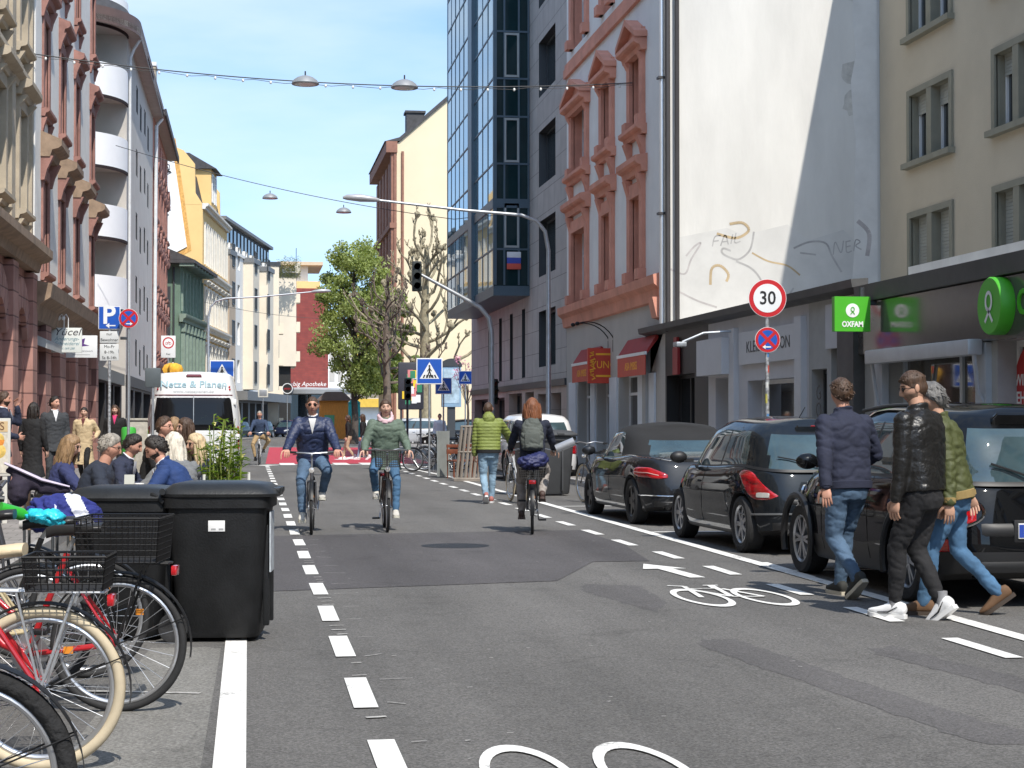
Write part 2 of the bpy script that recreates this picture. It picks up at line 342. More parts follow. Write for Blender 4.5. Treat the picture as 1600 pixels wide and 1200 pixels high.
structure(mk.build('crossing_line', [MARK, MARKW])); mk = MB()
def bike_symbol(cx, cy, sx, sy):                      # unit bike 1.9 wide, 1.1 high, drawn on the road
    P = lambda x, y: (cx+sx*x, cy+sy*y)
    bs = MB(); w = .047
    for k in (-.54, .54):
        N = 36
        for i in range(N):
            a, b = 2*math.pi*i/N, 2*math.pi*(i+1)/N
            q = [P(k+r*math.cos(t), .4+r*math.sin(t)) for r, t in ((.33, a), (.42, a), (.42, b), (.33, b))]
            bs.add([(x, y, .0082) for x, y in q], [(0, 1, 2, 3) if sx*sy > 0 else (3, 2, 1, 0)])
    z = .0088
    for pl in ([(-.54, .4), (-.36, .95), (-.62, 1.0)], [(-.42, .82), (.12, .82), (.0, .42), (-.42, .82)], [(0, .42), (.54, .4), (.2, .8)], [(.08, .82), (.14, .98)], [(.02, .98), (.3, .98)], [(.0, .42), (.18, .98)]):
        z += 2e-4; stroke([P(*p) for p in pl], w, z, mb=bs)
    return structure(bs.build('bicycle_marking', MARK, fix=False))
bike_symbol(3.98, 13.5, .49, 1.75)
bike_symbol(1.40, 7.85, -.46, -1.7)
am = MB()
c = px(1045, 893, z=0); am.add([(c.x+a, c.y+b, .0082) for a, b in ((.02, -.75), (.17, -.75), (.10, .25), (.24, .25), (-.06, .85), (-.2, .25), (-.05, .25))], [tuple(range(7))])
structure(am.build('arrow_marking', MARK))
mh = MB().lathe([(0, .0075), (.33, .0075), (.36, .006)], (2.4, 20.5, 0), 32); mh.lathe([(.4, .006), (.36, .0062)], (2.4, 20.5, 0), 32)
tag(mh.build('manhole_cover', M('cast iron', (.03, .03, .032), .6, .4, var=.2, scale=40, bump=.5, bscale=50)), 'round dark iron manhole cover in the dark asphalt patch', 'manhole cover')
# ================================================================ facade helpers (local frame: x along, y inward, z up)
def wall(mb, W, z0, z1, ops, d=.2, mi=0, rmi=None, x0=0.):
    xs = sorted({x0, W, *[round(v, 4) for o in ops for v in o[:2] if x0 < v < W]}); zs = sorted({z0, z1, *[round(v, 4) for o in ops for v in o[2:4] if z0 < v < z1]})
    for a, b in zip(xs, xs[1:]):
        for c, e in zip(zs, zs[1:]):
            mx_, mz_ = (a+b)/2, (c+e)/2
            if any(o[0] < mx_ < o[1] and o[2] < mz_ < o[3] for o in ops): continue
            mb.add([(a, 0, c), (b, 0, c), (b, 0, e), (a, 0, e)], [(0, 1, 2, 3)], mi)
    r = mi if rmi is None else rmi
    for o in ops:
        a, b, c, e = o[:4]
        mb.add([(a, 0, c), (b, 0, c), (b, 0, e), (a, 0, e), (a, d, c), (b, d, c), (b, d, e), (a, d, e)], [(0, 4, 5, 1), (1, 5, 6, 2), (2, 6, 7, 3), (3, 7, 4, 0)], r)
        if len(o) < 5: mb.add([(a, d+.06, c), (b, d+.06, c), (b, d+.06, e), (a, d+.06, e)], [(0, 1, 2, 3)], r)
def shell(mb, W, D, z0, z1, mi=0, top=True, x0=0.):
    mb.add([(x0, 0, z0), (x0, D, z0), (x0, D, z1), (x0, 0, z1)], [(3, 2, 1, 0)][::-1], mi)
    mb.add([(W, 0, z0), (W, D, z0), (W, D, z1), (W, 0, z1)], [(0, 1, 2, 3)], mi)
    mb.add([(x0, D, z0), (W, D, z0), (W, D, z1), (x0, D, z1)], [(3, 2, 1, 0)], mi)
    if top: mb.add([(x0, 0, z1), (W, 0, z1), (W, D, z1), (x0, D, z1)], [(0, 1, 2, 3)], mi)
WC = {}
def win(p, x0, x1, z0, z1, y=.14, fm=None, gm=None, mull=(.5,), tr=(), fw=.07, shut=0., lab=None, sm=None):
    fm = fm or WFRAME; gm = gm or random.choice([GLASS, GLASS, GLASSM]); w, h = round(x1-x0, 3), round(z1-z0, 3)
    key = (w, h, fm.name, mull, tr, fw, round(shut, 2), sm.name if sm else 0)
    if key not in WC:
        m = MB()
        m.box(0, w, 0, .07, 0, fw); m.box(0, w, 0, .07, h-fw, h); m.box(0, fw, 0, .07, fw, h-fw); m.box(w-fw, w, 0, .07, fw, h-fw)
        for k in mull: m.box(w*k-fw*.55, w*k+fw*.55, .003, .067, fw, h-fw)
        for k in tr: m.box(fw, w-fw, .006, .064, h*k-fw*.5, h*k+fw*.5)
        if shut:
            n = int(h*shut/.07)
            for i in range(n): m.box(fw*.6, w-fw*.6, -.03, -.012, h-.068-i*.07, h-.004-i*.07, 1)
        me = m.mesh('window', [fm, sm or M('roller shutter', (.3, .3, .26), .6, var=.1)])
        WC[key] = me
    gk = (w, h, fw, gm.name)
    if gk not in WC: WC[gk] = MB().box(fw, w-fw, .04, .045, fw, h-fw).mesh('pane', gm)
    o = put('window', WC[key], p, (x0, y, z0)); put('pane', WC[gk], o)
    return o
def hood(mb, x0, x1, z, proj=.3, h=.25, mi=1, slope=.0):        # projecting cornice with stepped underside
    mb.prism([(.03, z-h), (-proj*.45, z-h), (-proj*.55, z-h*.6), (-proj*.85, z-h*.5), (-proj, z-h*.35), (-proj, z), (.03, z+slope)], x0, x1, 'x', mi)
def pediment(mb, x0, x1, z, proj=.32, h=.7, mi=1):
    hood(mb, x0, x1, z, proj, .28, mi); c = (x0+x1)/2
    mb.prism([(x0, z+.003), (x1, z+.003), (c, z+h)], -proj*.35, .03, 'y', mi)
    for s, e in ((x0-.05, c), (x1+.05, c)):
        mb.prism([(s, z+.006), (s, z+.14), (e, z+h+.13), (e, z+h-.01)][:: 1 if s < e else -1], -proj, .03, 'y', mi)
def bracket(mb, x, w, z0, z1, proj, mi=1):
    mb.prism([(.02, z0), (-proj*.3, z0+.02), (-proj*.5, z0+(z1-z0)*.45), (-proj, z1), (.02, z1)], x-w/2, x+w/2, 'x', mi)
def surround(mb, x0, x1, z0, z1, w=.22, t=.1, mi=1, top=True):
    mb.box(x0-w, x0, -t, .02, z0, z1, mi); mb.box(x1, x1+w, -t, .02, z0, z1, mi)
    if top: mb.box(x0-w, x1+w, -t-.003, .02, z1, z1+w, mi)
def LB(name, y0, lab, x=-5., cat='building'): return thing(name, lab, cat, (x, y0, 0), R(90))
def RB(name, y1, lab, x=9.1, cat='building'): return thing(name, lab, cat, (x, y1, 0), R(-90))
STUC = M('white stucco', (.78, .76, .71), .9, var=.08, scale=1.2, bump=.2, bscale=50)
REDST = M('red sandstone', (.285, .145, .118), .88, var=.28, scale=2, bump=.3, bscale=30)
REDB = Mbrick('red sandstone blocks', (.42, .225, .185), (.37, .195, .16), (.16, .08, .07), 1.1, .52, .018)
BROWN = M('weathered brown stone', (.27, .19, .13), .9, var=.28, scale=3, bump=.3, bscale=30)
BEIGE = M('beige sandstone', (.42, .355, .265), .88, var=.18, scale=1.6, bump=.25, bscale=30)
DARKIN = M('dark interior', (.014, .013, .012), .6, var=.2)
# ---------------------------------------------------------------- left: beige ornate house
b = LB('ornate_house', 24, 'beige ornate sandstone house with red rusticated ground floor, at the photo edge')
m = MB(); W_ = 17.45; ax = [1.9+i*3.4 for i in range(5)]
ops = [(a-.55, a+.55, z, z+2.2) for a in ax for z in (6.0, 9.6, 13.2)]
gops = [(a-.9, a+.9, .9, 3.6) for a in ax]
wall(m, W_, 4.9, 18, ops, .25, 0); wall(m, W_, 0, 4.9, gops, .3, 1); shell(m, W_, 10, 0, 18)
hood(m, -.02, W_+.05, 5.35, .55, .5, 2); hood(m, 0, W_, 8.9, .3, .3, 0); hood(m, 0, W_, 12.4, .3, .3, 0)
for a in ax:
    for z in (6.0, 9.6, 13.2):
        surround(m, a-.55, a+.55, z, z+2.2, .24, .14, 0); hood(m, a-.95, a+.95, z+2.75, .42, .3, 0, .12); hood(m, a-.85, a+.85, z, .3, .2, 0)
        for s in (-.7, .7): bracket(m, a+s, .16, z-.55, z-.2, .25, 0); bracket(m, a+s, .16, z+2.1, z+2.45, .32, 0)
    for k in range(7):      # voussoirs over the ground floor arches
        t = R(25+k*21.6); m.prism([(a+r*math.cos(t+e), 3.0+r*math.sin(t+e)) for r, e in ((.95, -.16), (1.6, -.16), (1.6, .16), (.95, .16))], -.12, .0, 'y', 1)
for a in [0.2]+[x+1.7 for x in ax]:
    m.box(a-.28, a+.28, -.14, .02, 5.45, 17.6, 0); m.box(a-.42, a+.42, -.2, .02, .1, 4.8, 1)
m.box(W_-.62, W_, -.02, .01, 5.4, 17.9, 3)
m.tube([(W_-.2, -.12, .2), (W_-.2, -.12, 18)], .05, 8, 3)
m.build('wall', [BEIGE, REDB, BROWN, STUC], b)
for o in ops: win(b, *o[:4], .2)
for o in gops: win(b, *o[:4], .25, M('brown wood frame', (.09, .05, .035), .6), GLASSD)
# ---------------------------------------------------------------- left: white house with red brown window surrounds
b = LB('townhouse', 41.5, 'white town house with brown window hoods and red sandstone ground floor')
m = MB(); W_ = 17.3; ax = [px(u, 300, X=-5.).y-41.5 for u in (70, 96, 119, 143)]
ops = [(a-.52, a+.52, z, z+h) for a in ax for z, h in ((5.1, 2.3), (9.1, 2.2), (13.1, 2.1), (16.6, 1.8))]
gops = [(.5, 2.1, .8, 3.9), (3.6, 5.2, .5, 3.7), (7.2, 9.4, .2, 3.5), (10.6, 12.6, .2, 3.5), (13.8, 16.4, .2, 3.5)]
wall(m, W_, 4.4, 19, ops, .17, 0, 1); wall(m, W_, 0, 4.4, gops, .3, 2); shell(m, W_, 10, 0, 19)
m.prism([(.02, 3.75), (-.16, 3.8), (-.26, 4.15), (-.5, 4.3), (-.55, 4.62), (.02, 4.72)], -.02, W_+.1, 'x', 3)
for a in ax:
    for z, h in ((5.1, 2.3), (9.1, 2.2), (13.1, 2.1)):
        surround(m, a-.52, a+.52, z, z+h, .26, .05, 1); hood(m, a-.85, a+.85, z-.02, .2, .2, 1)
        for s in (-.72, .72): bracket(m, a+s, .2, z-.6, z-.24, .14, 1)
    hood(m, a-.95, a+.95, 8.3, .5, .42, 3, .22)
    for s in (-.8, .8): bracket(m, a+s, .24, 7.3, 7.9, .3, 1); bracket(m, a+s, .22, 11.3, 11.75, .2, 1)
    hood(m, a-.9, a+.9, 12.05, .3, .32, 1, .12)
for x0, x1 in ((.1, .42), (2.2, 3.4), (5.4, 6.9), (9.6, 10.4), (12.8, 13.6), (16.5, 17.3)):
    m.box(x0, x1, -.16, .01, .12, 3.78, 2)
    m.box(x0-.06, x1+.06, -.22, .02, .12, .75, 1)
m.build('wall', [STUC, REDST, REDB, BROWN], b)
for o in ops: win(b, *o[:4], .13, tr=(.7,))
for o in gops: win(b, *o[:4], .25, WFRAME if o[0] < 4 else DGREY, GLASSD, tr=(.75,))
# ---------------------------------------------------------------- left: low black passage with shops
b = LB('low_shop', 58.95, 'low dark shop between the town house and the balcony block')
m = MB(); wall(m, 12.8, 0, 3.2, [(.8, 4.4, .2, 2.8), (5.2, 8.4, .2, 2.8), (9, 12, .2, 2.8)], .5, 0); shell(m, 12.8, 9, 0, 3.2)
m.box(0, 12.8, -.12, .0, 2.85, 3.3, 1)
m.build('wall', [M('dark render', (.02, .018, .018), .8, var=.3), DGREY], b)
for x0, x1 in ((.8, 4.4), (5.2, 8.4), (9, 12)): win(b, x0, x1, .2, 2.8, .4, DGREY, GLASSD)
# ---------------------------------------------------------------- left: block with rounded white balconies
b = LB('balcony_block', 74, 'grey apartment block with rounded white corner balconies')
GREYP = M('grey beige render', (.47, .44, .40), .9, var=.08, scale=.8, bump=.2)
WP = M('balcony white', (.8, .8, .8), .7, var=.04, scale=1)
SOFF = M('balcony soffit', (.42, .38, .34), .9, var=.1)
m = MB(); W_ = 19.9; ops = []
for i, u in enumerate((213.5, 219.5, 226, 231)):
    a = px(u, 300, X=-5.).y-74
    for k in range(6): ops.append((a-.55, a+.55, 3.9+2.85*k-.35*(i % 2), 5.1+2.85*k-.35*(i % 2)))
wall(m, W_, 3.3, 17.4, ops, .05, 0, 3); wall(m, W_, 0, 3.3, [(1, 5, .3, 2.8), (6, 11, .3, 2.8), (12.5, 18.5, .3, 2.8)], .4, 3); shell(m, W_, 10, 0, 17.4)  # recess shade put into the dark colour of the upper window reveals
m.box(-3, .25, 2.3, 10, 0, 17.4, 0)                                  # recessed wall behind the balconies
m.box(-.02, W_+.1, -.1, 0, 2.9, 3.35, 3)
m.build('wall', [GREYP, WP, SOFF, M('dark shop front and recess shade', (.022, .022, .024), .6)], b)
for o in ops: win(b, *o[:4], .03, DGREY, M('small dark window', (.03, .032, .034), .5, spec=.2), ())
def rcurve(off, n=18): return [(.2-(3.0+off)*math.cos(R(90*i/n)) if True else 0, 2.45-(2.45+off)*math.sin(R(90*i/n))) for i in range(n+1)]
for k in range(6):
    z = 3.35+2.85*k
    if k: # slab + parapet
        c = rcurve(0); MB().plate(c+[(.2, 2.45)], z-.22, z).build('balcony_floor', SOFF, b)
        pb = MB(); o1, o2 = rcurve(.03), rcurve(-.12)
        pb.grid([[(*p, zz) for p in o1] for zz in (z-.2, z+1.1)]); pb.grid([[(*p, zz) for p in o2] for zz in (z+1.1, z-.01)])
        pb.grid([[(*p, z+1.1) for p in o1], [(*p, z+1.1) for p in o2]]); pb.grid([[(*p, z-.2) for p in o2], [(*p, z-.2) for p in o1]])
        par = pb.build('balcony', WP, b)
        q1, q2 = rcurve(.05), rcurve(.0)
        MB().grid([[(*p, zz) for p in q1] for zz in (z-.32, z-.2)]).grid([[(*p, z-.2) for p in q1], [(*p, z-.2) for p in q2]]).grid([[(*p, z-.32) for p in q2], [(*p, z-.32) for p in q1]]).build('drip_edge', M('dark edge', (.035, .026, .026), .8, spec=.1), par)
GUT = M('brown gutter', (.11, .07, .06), .6, var=.2)
ev = MB(); c = rcurve(.55); c2 = rcurve(.35)
ev.plate(c+[(W_+.1, -.55), (W_+.1, 3), (-3, 3)], 17.4, 17.62, 0)
ev.grid([[(*p, zz) for p in c+[(W_+.1, -.55)]] for zz in (17.3, 17.95)], 1); ev.grid([[(*p, 17.95) for p in c+[(W_+.1, -.55)]], [(*p, 17.95) for p in c2+[(W_+.1, -.35)]]], 1)
ev.grid([[(*p, 17.92) for p in c2+[(W_+.1, -.35)]], [(p[0]+.3, p[1]+1.6, 20.3) for p in c2+[(W_+.1, -.35)]]], 2)
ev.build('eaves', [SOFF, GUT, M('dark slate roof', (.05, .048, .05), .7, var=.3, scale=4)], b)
ph = MB(); ph.box(-3, W_, 2.2, 9.5, 17.7, 21.5, 0); ph.box(-3.4, W_, 1.8, 10, 21.5, 21.8, 1)
for i in range(5): ph.box(-2.6+.5*i, -2.35+.5*i, 2.1, 2.19, 18, 21.2, 2)
ph.build('penthouse', [REDST, DGREY, WFRAME], b)
dp = MB(); dp.tube([(.4, -.5, 17.3), (.42, -.25, 16.9), (.45, -.1, 16.5), (.45, -.1, .2)], .06, 8); dp.tube([(W_-.2, -.5, 17.3), (W_-.2, -.2, 16.9), (W_-.2, -.12, .2)], .09, 8)
dp.build('downpipe', M('white pipe', (.66, .67, .66), .5), b)
# ---------------------------------------------------------------- left: narrow red sandstone house
b = LB('sandstone_house', 93.95, 'narrow red sandstone house with deep eaves beside the balcony block')
REDL = M('red sandstone light', (.40, .17, .125), .88, var=.2, scale=1, bump=.25)
m = MB(); W_ = 17; ax = [1.6, 4.6, 7.7, 10.8, 13.9]
ops = [(a-.55, a+.55, z, z+2) for a in ax for z in (5.2, 8.7, 12.2, 15.0)]
wall(m, W_, 4.2, 17.6, ops, .25, 0); wall(m, W_, 0, 4.2, [(1, 4, .3, 3.2), (5, 8, .3, 3.2), (9, 12, .3, 3.2), (13, 16, .3, 3.2)], .4, 0); shell(m, W_, 10, 0, 17.6)
hood(m, -.1, W_+.1, 4.6, .4, .55, 1)
for a in ax:
    for z in (5.2, 8.7, 12.2):
        surround(m, a-.55, a+.55, z, z+2, .28, .12, 1); pediment(m, a-1, a+1, z+2.5, .28, .45, 1); hood(m, a-.95, a+.95, z, .25, .3, 1)
        for s in (-.7, .7): bracket(m, a+s, .25, z-.75, z-.3, .2, 1); m.ell((a+s, -.1, z+2.2), (.2, .2, .3), mi=1, nu=8, nv=6)
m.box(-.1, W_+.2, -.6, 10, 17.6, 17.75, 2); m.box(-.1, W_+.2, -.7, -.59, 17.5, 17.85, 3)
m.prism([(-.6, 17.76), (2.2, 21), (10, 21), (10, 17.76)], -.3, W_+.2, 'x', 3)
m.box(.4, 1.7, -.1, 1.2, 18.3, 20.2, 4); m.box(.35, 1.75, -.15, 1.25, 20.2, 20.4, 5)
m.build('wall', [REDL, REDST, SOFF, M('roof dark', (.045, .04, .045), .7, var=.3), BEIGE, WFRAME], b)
for o in ops: win(b, *o[:4], .2)
# ---------------------------------------------------------------- far left row, bending right
def far(name, p0, p1, lab):   # facade from p0 (near) to p1 (far) on the left side; local x runs p0 -> p1
    d = Vector((p1[0]-p0[0], p1[1]-p0[1])); o = thing(name, lab, 'building', (p0[0], p0[1], 0), math.atan2(d.y, d.x)); return o, d.length
GREEN = M('green render', (.13, .20, .15), .85, var=.15, scale=1, bump=.2)
GREENL = M('green light trim', (.20, .26, .21), .85, var=.15)
ROOF = M('slate roof', (.055, .053, .055), .75, var=.3, scale=3)
b, W_ = far('green_house', (-4.2, 111.1), (-3.12, 121.5), 'low green house with pilasters and overhanging dark roof')
m = MB(); ops = [(x, x+.8, z, z+h) for x in (.9, 2.5, 4.1, 5.7, 7.3, 8.9) for z, h in ((4.6, 2.2), (8.6, 1.9))]
wall(m, W_, 0, 11.2, ops, .25, 0); shell(m, W_, 9, 0, 11.2)
for x in (.5, 2.1, 3.7, 5.3, 6.9, 8.5, 10.1): m.box(x-.16, x+.16, -.25, .02, 4.3, 7.4, 1); m.box(x-.25, x+.25, -.3, .02, 7.0, 7.5, 1); m.box(x-.12, x+.12, -.12, .02, 8.3, 10.8, 1)
hood(m, -.2, W_+.1, 8.1, .4, .5, 1); hood(m, -.2, W_, 4.0, .4, .5, 1)
m.box(-.9, W_+.2, -1.0, 9, 11.2, 11.4, 2); m.prism([(-.95, 11.41), (3.2, 13.2), (4.5, 13.2), (9, 11.41)], -.9, W_+.2, 'x', 2)
for x in range(8): m.box(-.8+x*1.4, -.7+x*1.4, -.95, -.05, 11.0, 11.19, 1)
m.box(-.02, .0, .6, 1.5, 5.2, 9.8, 3); m.tube([(-.06, .4, 11), (-.06, .4, .3)], .06, 6, 3)
m.build('wall', [GREEN, GREENL, ROOF, DGREY], b)
for o in ops: win(b, *o[:4], .2, M('green frame', (.05, .09, .07), .6))
YEL = M('yellow render', (.76, .52, .22), .9, var=.06, scale=.5, bump=.15)
YELD = M('brick edge paint', (.62, .34, .10), .9, var=.3, scale=6)
b, W_ = far('yellow_house', (-3.12, 121.6), (-1.66, 137), 'yellow gabled house with a big white banner on its side wall')
m = MB(); ops = [(x, x+1.0, z, z+h) for x in (1.1, 3.3, 5.5, 7.7, 9.9, 12.1, 14.0) for z, h in ((4.4, 2.4), (8.2, 2.3), (12.2, 2.9))]
wall(m, W_, 0, 16.2, ops, .25, 0); shell(m, W_, 11, 0, 16.2, top=False)
gab = [(0, 16.2), (.5, 17.0), (.55, 19.0), (1.3, 19.9), (5.3, 21.6), (9.5, 19.9), (11, 16.2)]
for x in (-.01, W_-.3): m.prism(gab, x, x+.3, 'x', 0)
m.prism([(.35, 16.2), (.9, 18.6), (1.6, 19.6), (5.3, 21.2), (9.2, 19.6), (10.6, 16.2)], .3, W_-.3, 'x', 1)
for z in (3.9, 7.6, 11.4, 15.9): hood(m, -.03, W_+.05, z+.4, .4, .4, 2)
for x in (1.1, 3.3, 5.5, 7.7, 9.9, 12.1, 14.0):
    m.box(x-.25, x, -.12, .02, 12.2, 15.1, 2); m.box(x+1, x+1.25, -.12, .02, 12.2, 15.1, 2)
    for z in (4.4, 8.2): surround(m, x, x+1, z, z+2.3, .2, .1, 2); hood(m, x-.3, x+1.3, z+2.9, .35, .25, 2)
m.box(4, 7.4, -.1, 3, 16.2, 19.2, 0); m.prism([(-.5, 19.2), (1.4, 20.3), (3.5, 20.3), (3.5, 19.2)], 3.7, 7.7, 'x', 1)
m.build('wall', [YEL, ROOF, M('white stone trim', (.68, .66, .6), .85, var=.1)], b)
for x in (4.4, 5.9): win(b, x, x+1.1, 16.9, 18.9, -.16)
for o in ops: win(b, *o[:4], .2)
bn = MB(); pl = [(.0, 0), (3.05, 1.6), (2.55, 5.0), (2.0, 8.6), (1.2, 8.9), (.0, 8.9)]
bn.prism([(8.6-x if False else 1.05+(3.05-x), 11.7+z) for x, z in pl], -.10, -.02, 'x', 0)
bn.prism([(1.05+(3.05-x), 11.7+z) for x, z in ((0, -.45), (3.35, 1.35), (2.85, 5.0), (2.25, 9.0), (1.2, 9.4), (0, 9.4))], -.018, -.012, 'x', 1)
for cz, sc in ((18.5, .9), (15.6, 1.15)):     # scribbled line drawing on the banner
    for k in range(16):
        a0 = random.uniform(0, 6.28); q = [(-.115, 2.9+sc*(random.uniform(.2, 1)*math.cos(a0+t*.5)), cz+sc*.7*random.uniform(.3, 1)*math.sin(a0+t*.5)) for t in range(4)]
        bn.tube(q, .028, 5, 2)
bn.build('banner', [M('banner cloth', (.8, .8, .8), .8, var=.03), YELD, BLACK], b)
CREAM = M('cream render', (.70, .62, .50), .9, var=.07, scale=.6, bump=.1)
WHT = M('bright white render', (.76, .75, .72), .9, var=.05, scale=.6, bump=.1)
TAN = M('tan render', (.50, .40, .30), .9, var=.1, scale=.6)
def rowhouse(p0, p1, H, lab, base=WHT, att=True, bays=(), nw=6, nf=4, shop=True):
    b, W_ = far('apartment_block', p0, p1, lab); m = MB(); st = W_/nw
    ops = [(st*(i+.5)-.6, st*(i+.5)+.6, 4.5+k*3.0, 6.3+k*3.0) for i in range(nw) for k in range(nf)]
    wall(m, W_, 3.6, H, ops, .2, 0); wall(m, W_, 0, 3.6, [(st*i+.4, st*i+st-.4, .3, 2.9) for i in range(nw)], .7, 3); shell(m, W_, 11, 0, H)
    m.box(-.05, W_+.05, -1.6, .0, 3.05, 3.75, 3)
    if att:
        m.box(0.02, W_-.02, .5, 10, H, H+2.4, 2); m.box(-.1, W_+.1, .1, 10.3, H+2.4, H+2.65, 3); m.box(0, W_, -.1, .5, H, H+.25, 0)
        for i in range(nw*2): m.box(st*.5*i+.3, st*.5*i+1.2, .44, .499, H+.6, H+2.1, 4)
    for x, w, pr, zb, mi in bays:
        m.box(x, x+w, -pr, .05, zb, H-.3, mi); m.box(x-.1, x+w+.1, -pr-.1, .1, H-.3, H+.1, 3)
    m.build('wall', [base, TAN, ROOF, M('grey canopy', (.16, .165, .17), .6, var=.1), GLASS, CREAM], b)
    for o in ops:
        hit = [q for q in bays if q[0]-.3 < (o[0]+o[1])/2 < q[0]+q[1]+.3]
        if not hit: win(b, *o[:4], .15, gm=GLASS)
        else: win(b, o[0], o[1], o[2], o[3], -hit[0][2]-.06, DGREY, GLASS)
    return b
rowhouse((-1.62, 137.2), (2.3, 161.5), 14.6, 'white and tan apartment block with dark attic storey', WHT, True, ((0.0, 2.9, .15, 3.6, 1), (7.5, 3.2, .8, 4, 5), (15.5, 3.2, .8, 4, 5)), 7, 4)
# two projecting cream blocks nearer the square
def tower_block(x0, x1, y, d, z0, z1, lab, planter=False):
    o = thing('cream_block', lab, 'building', (x0, y, 0), 0); m = MB(); w = x1-x0
    m.box(0, w, 0, d, z0, z1); m.box(-.1, w+.15, -.1, d, z1, z1+.35, 1)
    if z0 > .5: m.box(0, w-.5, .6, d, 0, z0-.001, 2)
    for k in range(4): m.box(w, w+.06, 1.5, 3.2, z0+1.2+k*2.9, z0+2.8+k*2.9, 3); m.box(w, w+.5, 4.3, 6.5, z0+.6+k*2.9, z0+1.6+k*2.9, 0)
    m.build('wall', [CREAM, DGREY, DARKIN, GLASS], o); return o
p = px(409, 415, Y=158); q = px(436, 415, Y=158)
tower_block(p.x, q.x, 158, 9, .1, p.z, 'cream block with flat dark roof edge, taller of two')
p = px(436, 432, Y=170); q = px(463, 432, Y=170)
tower_block(p.x, q.x, 170, 8, px(440, 572, Y=170).z, p.z, 'cream block overhanging a dark ground floor beside the red wall')
# red block with rounded pharmacy roof and penthouse
p, q = px(440, 450, Y=182), px(513, 450, Y=182)
o = thing('red_block', 'red brick block with round pharmacy canopy and white penthouse above', 'building', (p.x, 182, 0)); m = MB(); w = q.x-p.x
RB_ = Mbrick('red facing brick', (.27, .055, .045), (.22, .045, .04), (.17, .06, .05), .6, .2, .01, bump=.1, var=.15)
m.box(0, w, 0, 12, 0, p.z, 0); m.box(.5, w-.8, 1, 12, p.z, p.z+.8, 1); m.box(.2, w-2.0, 2.5, 12, p.z+.8, p.z+2.5, 2); m.box(-.5, w-.5, 1.2, 12, p.z+2.5, p.z+2.85, 3)
m.build('wall', [RB_, YEL, WHT, M('pale wood soffit', (.6, .45, .3), .8)], o)
zc = px(480, 606, Y=180).z
m = MB().lathe([(2.2, 0), (2.2, zc-.7)], (w*.55, -.4, 0), 28, mi=0); m.lathe([(2.0, zc-.7), (4.4, zc-.62), (4.5, zc-.2), (3.4, zc), (0, zc+.1)], (w*.55, -.2, 0), 32, mi=1)
m.text('Liebig Apotheke', .62, face_mat((w*.5, -3.3, zc+.35), (1, 0, 0), (0, 0, 1)), 2, .05, shear=.2)
m.build('pharmacy_canopy', [GLASS, M('canopy grey', (.35, .36, .37), .6), WHITE], o)
# white and yellow block behind the green tree
p, q = px(505, 520, Y=230), px(640, 520, Y=230)
o = thing('distant_block', 'pale block with yellow balconies behind the leafy tree', 'building', (p.x, 230, 0)); m = MB(); w = q.x-p.x
m.box(0, w, 0, 8, 0, 14.5, 0)
for k in range(4):
    z = 3.2+k*2.9; m.box(w*.34, w*.7, -1.3, 0, z, z+1.1, 1); m.box(w*.34, w*.7, -.02, .0, z+1.1, z+2.6, 2)
    for i in range(4): m.box(.8+i*1.1, 1.5+i*1.1, -.03, 0, z+.4, z+1.9, 2); m.box(w*.76+i*1.2, w*.76+.6+i*1.2, -.03, 0, z+.4, z+1.9, 2)
m.build('wall', [WHT, M('yellow balcony', (.62, .40, .06), .8), GREYP], o)
# ---------------------------------------------------------------- right: cream gable house past the tower
CRW = M('cream gable plaster', (.72, .61, .42), .9, var=.06, scale=.35, bump=.1)
o = thing('gable_house', 'tall cream house with bare gable wall and red brown street front', 'building', (px(619, 400, Y=118).x, 118, 0)); m = MB()
za = px(612, 225, Y=118).z
m.prism([(0, 0), (14, 0), (14, za+4.5), (5.2, za+4.6), (.25, za+.2), (0, za)], 0, 16, 'y', 0)
m.build('wall', [CRW], o)
m = MB(); BR = M('red brown stone', (.27, .13, .09), .85, var=.2)
for z in (4, 7.6, 11.2, 14.4): hood_z = z; m.box(-.45, .02, -.25, 16.1, z, z+.35)
m.box(-.7, .05, -.3, 16.2, za-.6, za+.15); m.box(-.35, .02, -.12, .8, 0, za-.6); m.tube([(.42, -.1, za-.5), (.42, -.1, .2)], .09, 8); m.tube([(-.1, -.12, za-.5), (-.1, -.12, .2)], .11, 8)
for k in range(5): m.box(-.3, .02, 1.8+k*2.8, 3.2+k*2.8, 4.5, za-1)
m.build('cornice', BR, o)
m = MB(); m.prism([(-.8, za+.16), (.2, za+.45), (5.2, za+4.9), (14.2, za+4.75), (14.2, za+4.55), (5.25, za+4.65), (.25, za+.21)], -.15, 16.1, 'y'); m.box(.8, 2.0, 1.2, 2.4, za+.5, za+2.35); m.box(.7, 2.1, 1.1, 2.5, za+2.35, za+2.5)
m.build('roof', ROOF, o)
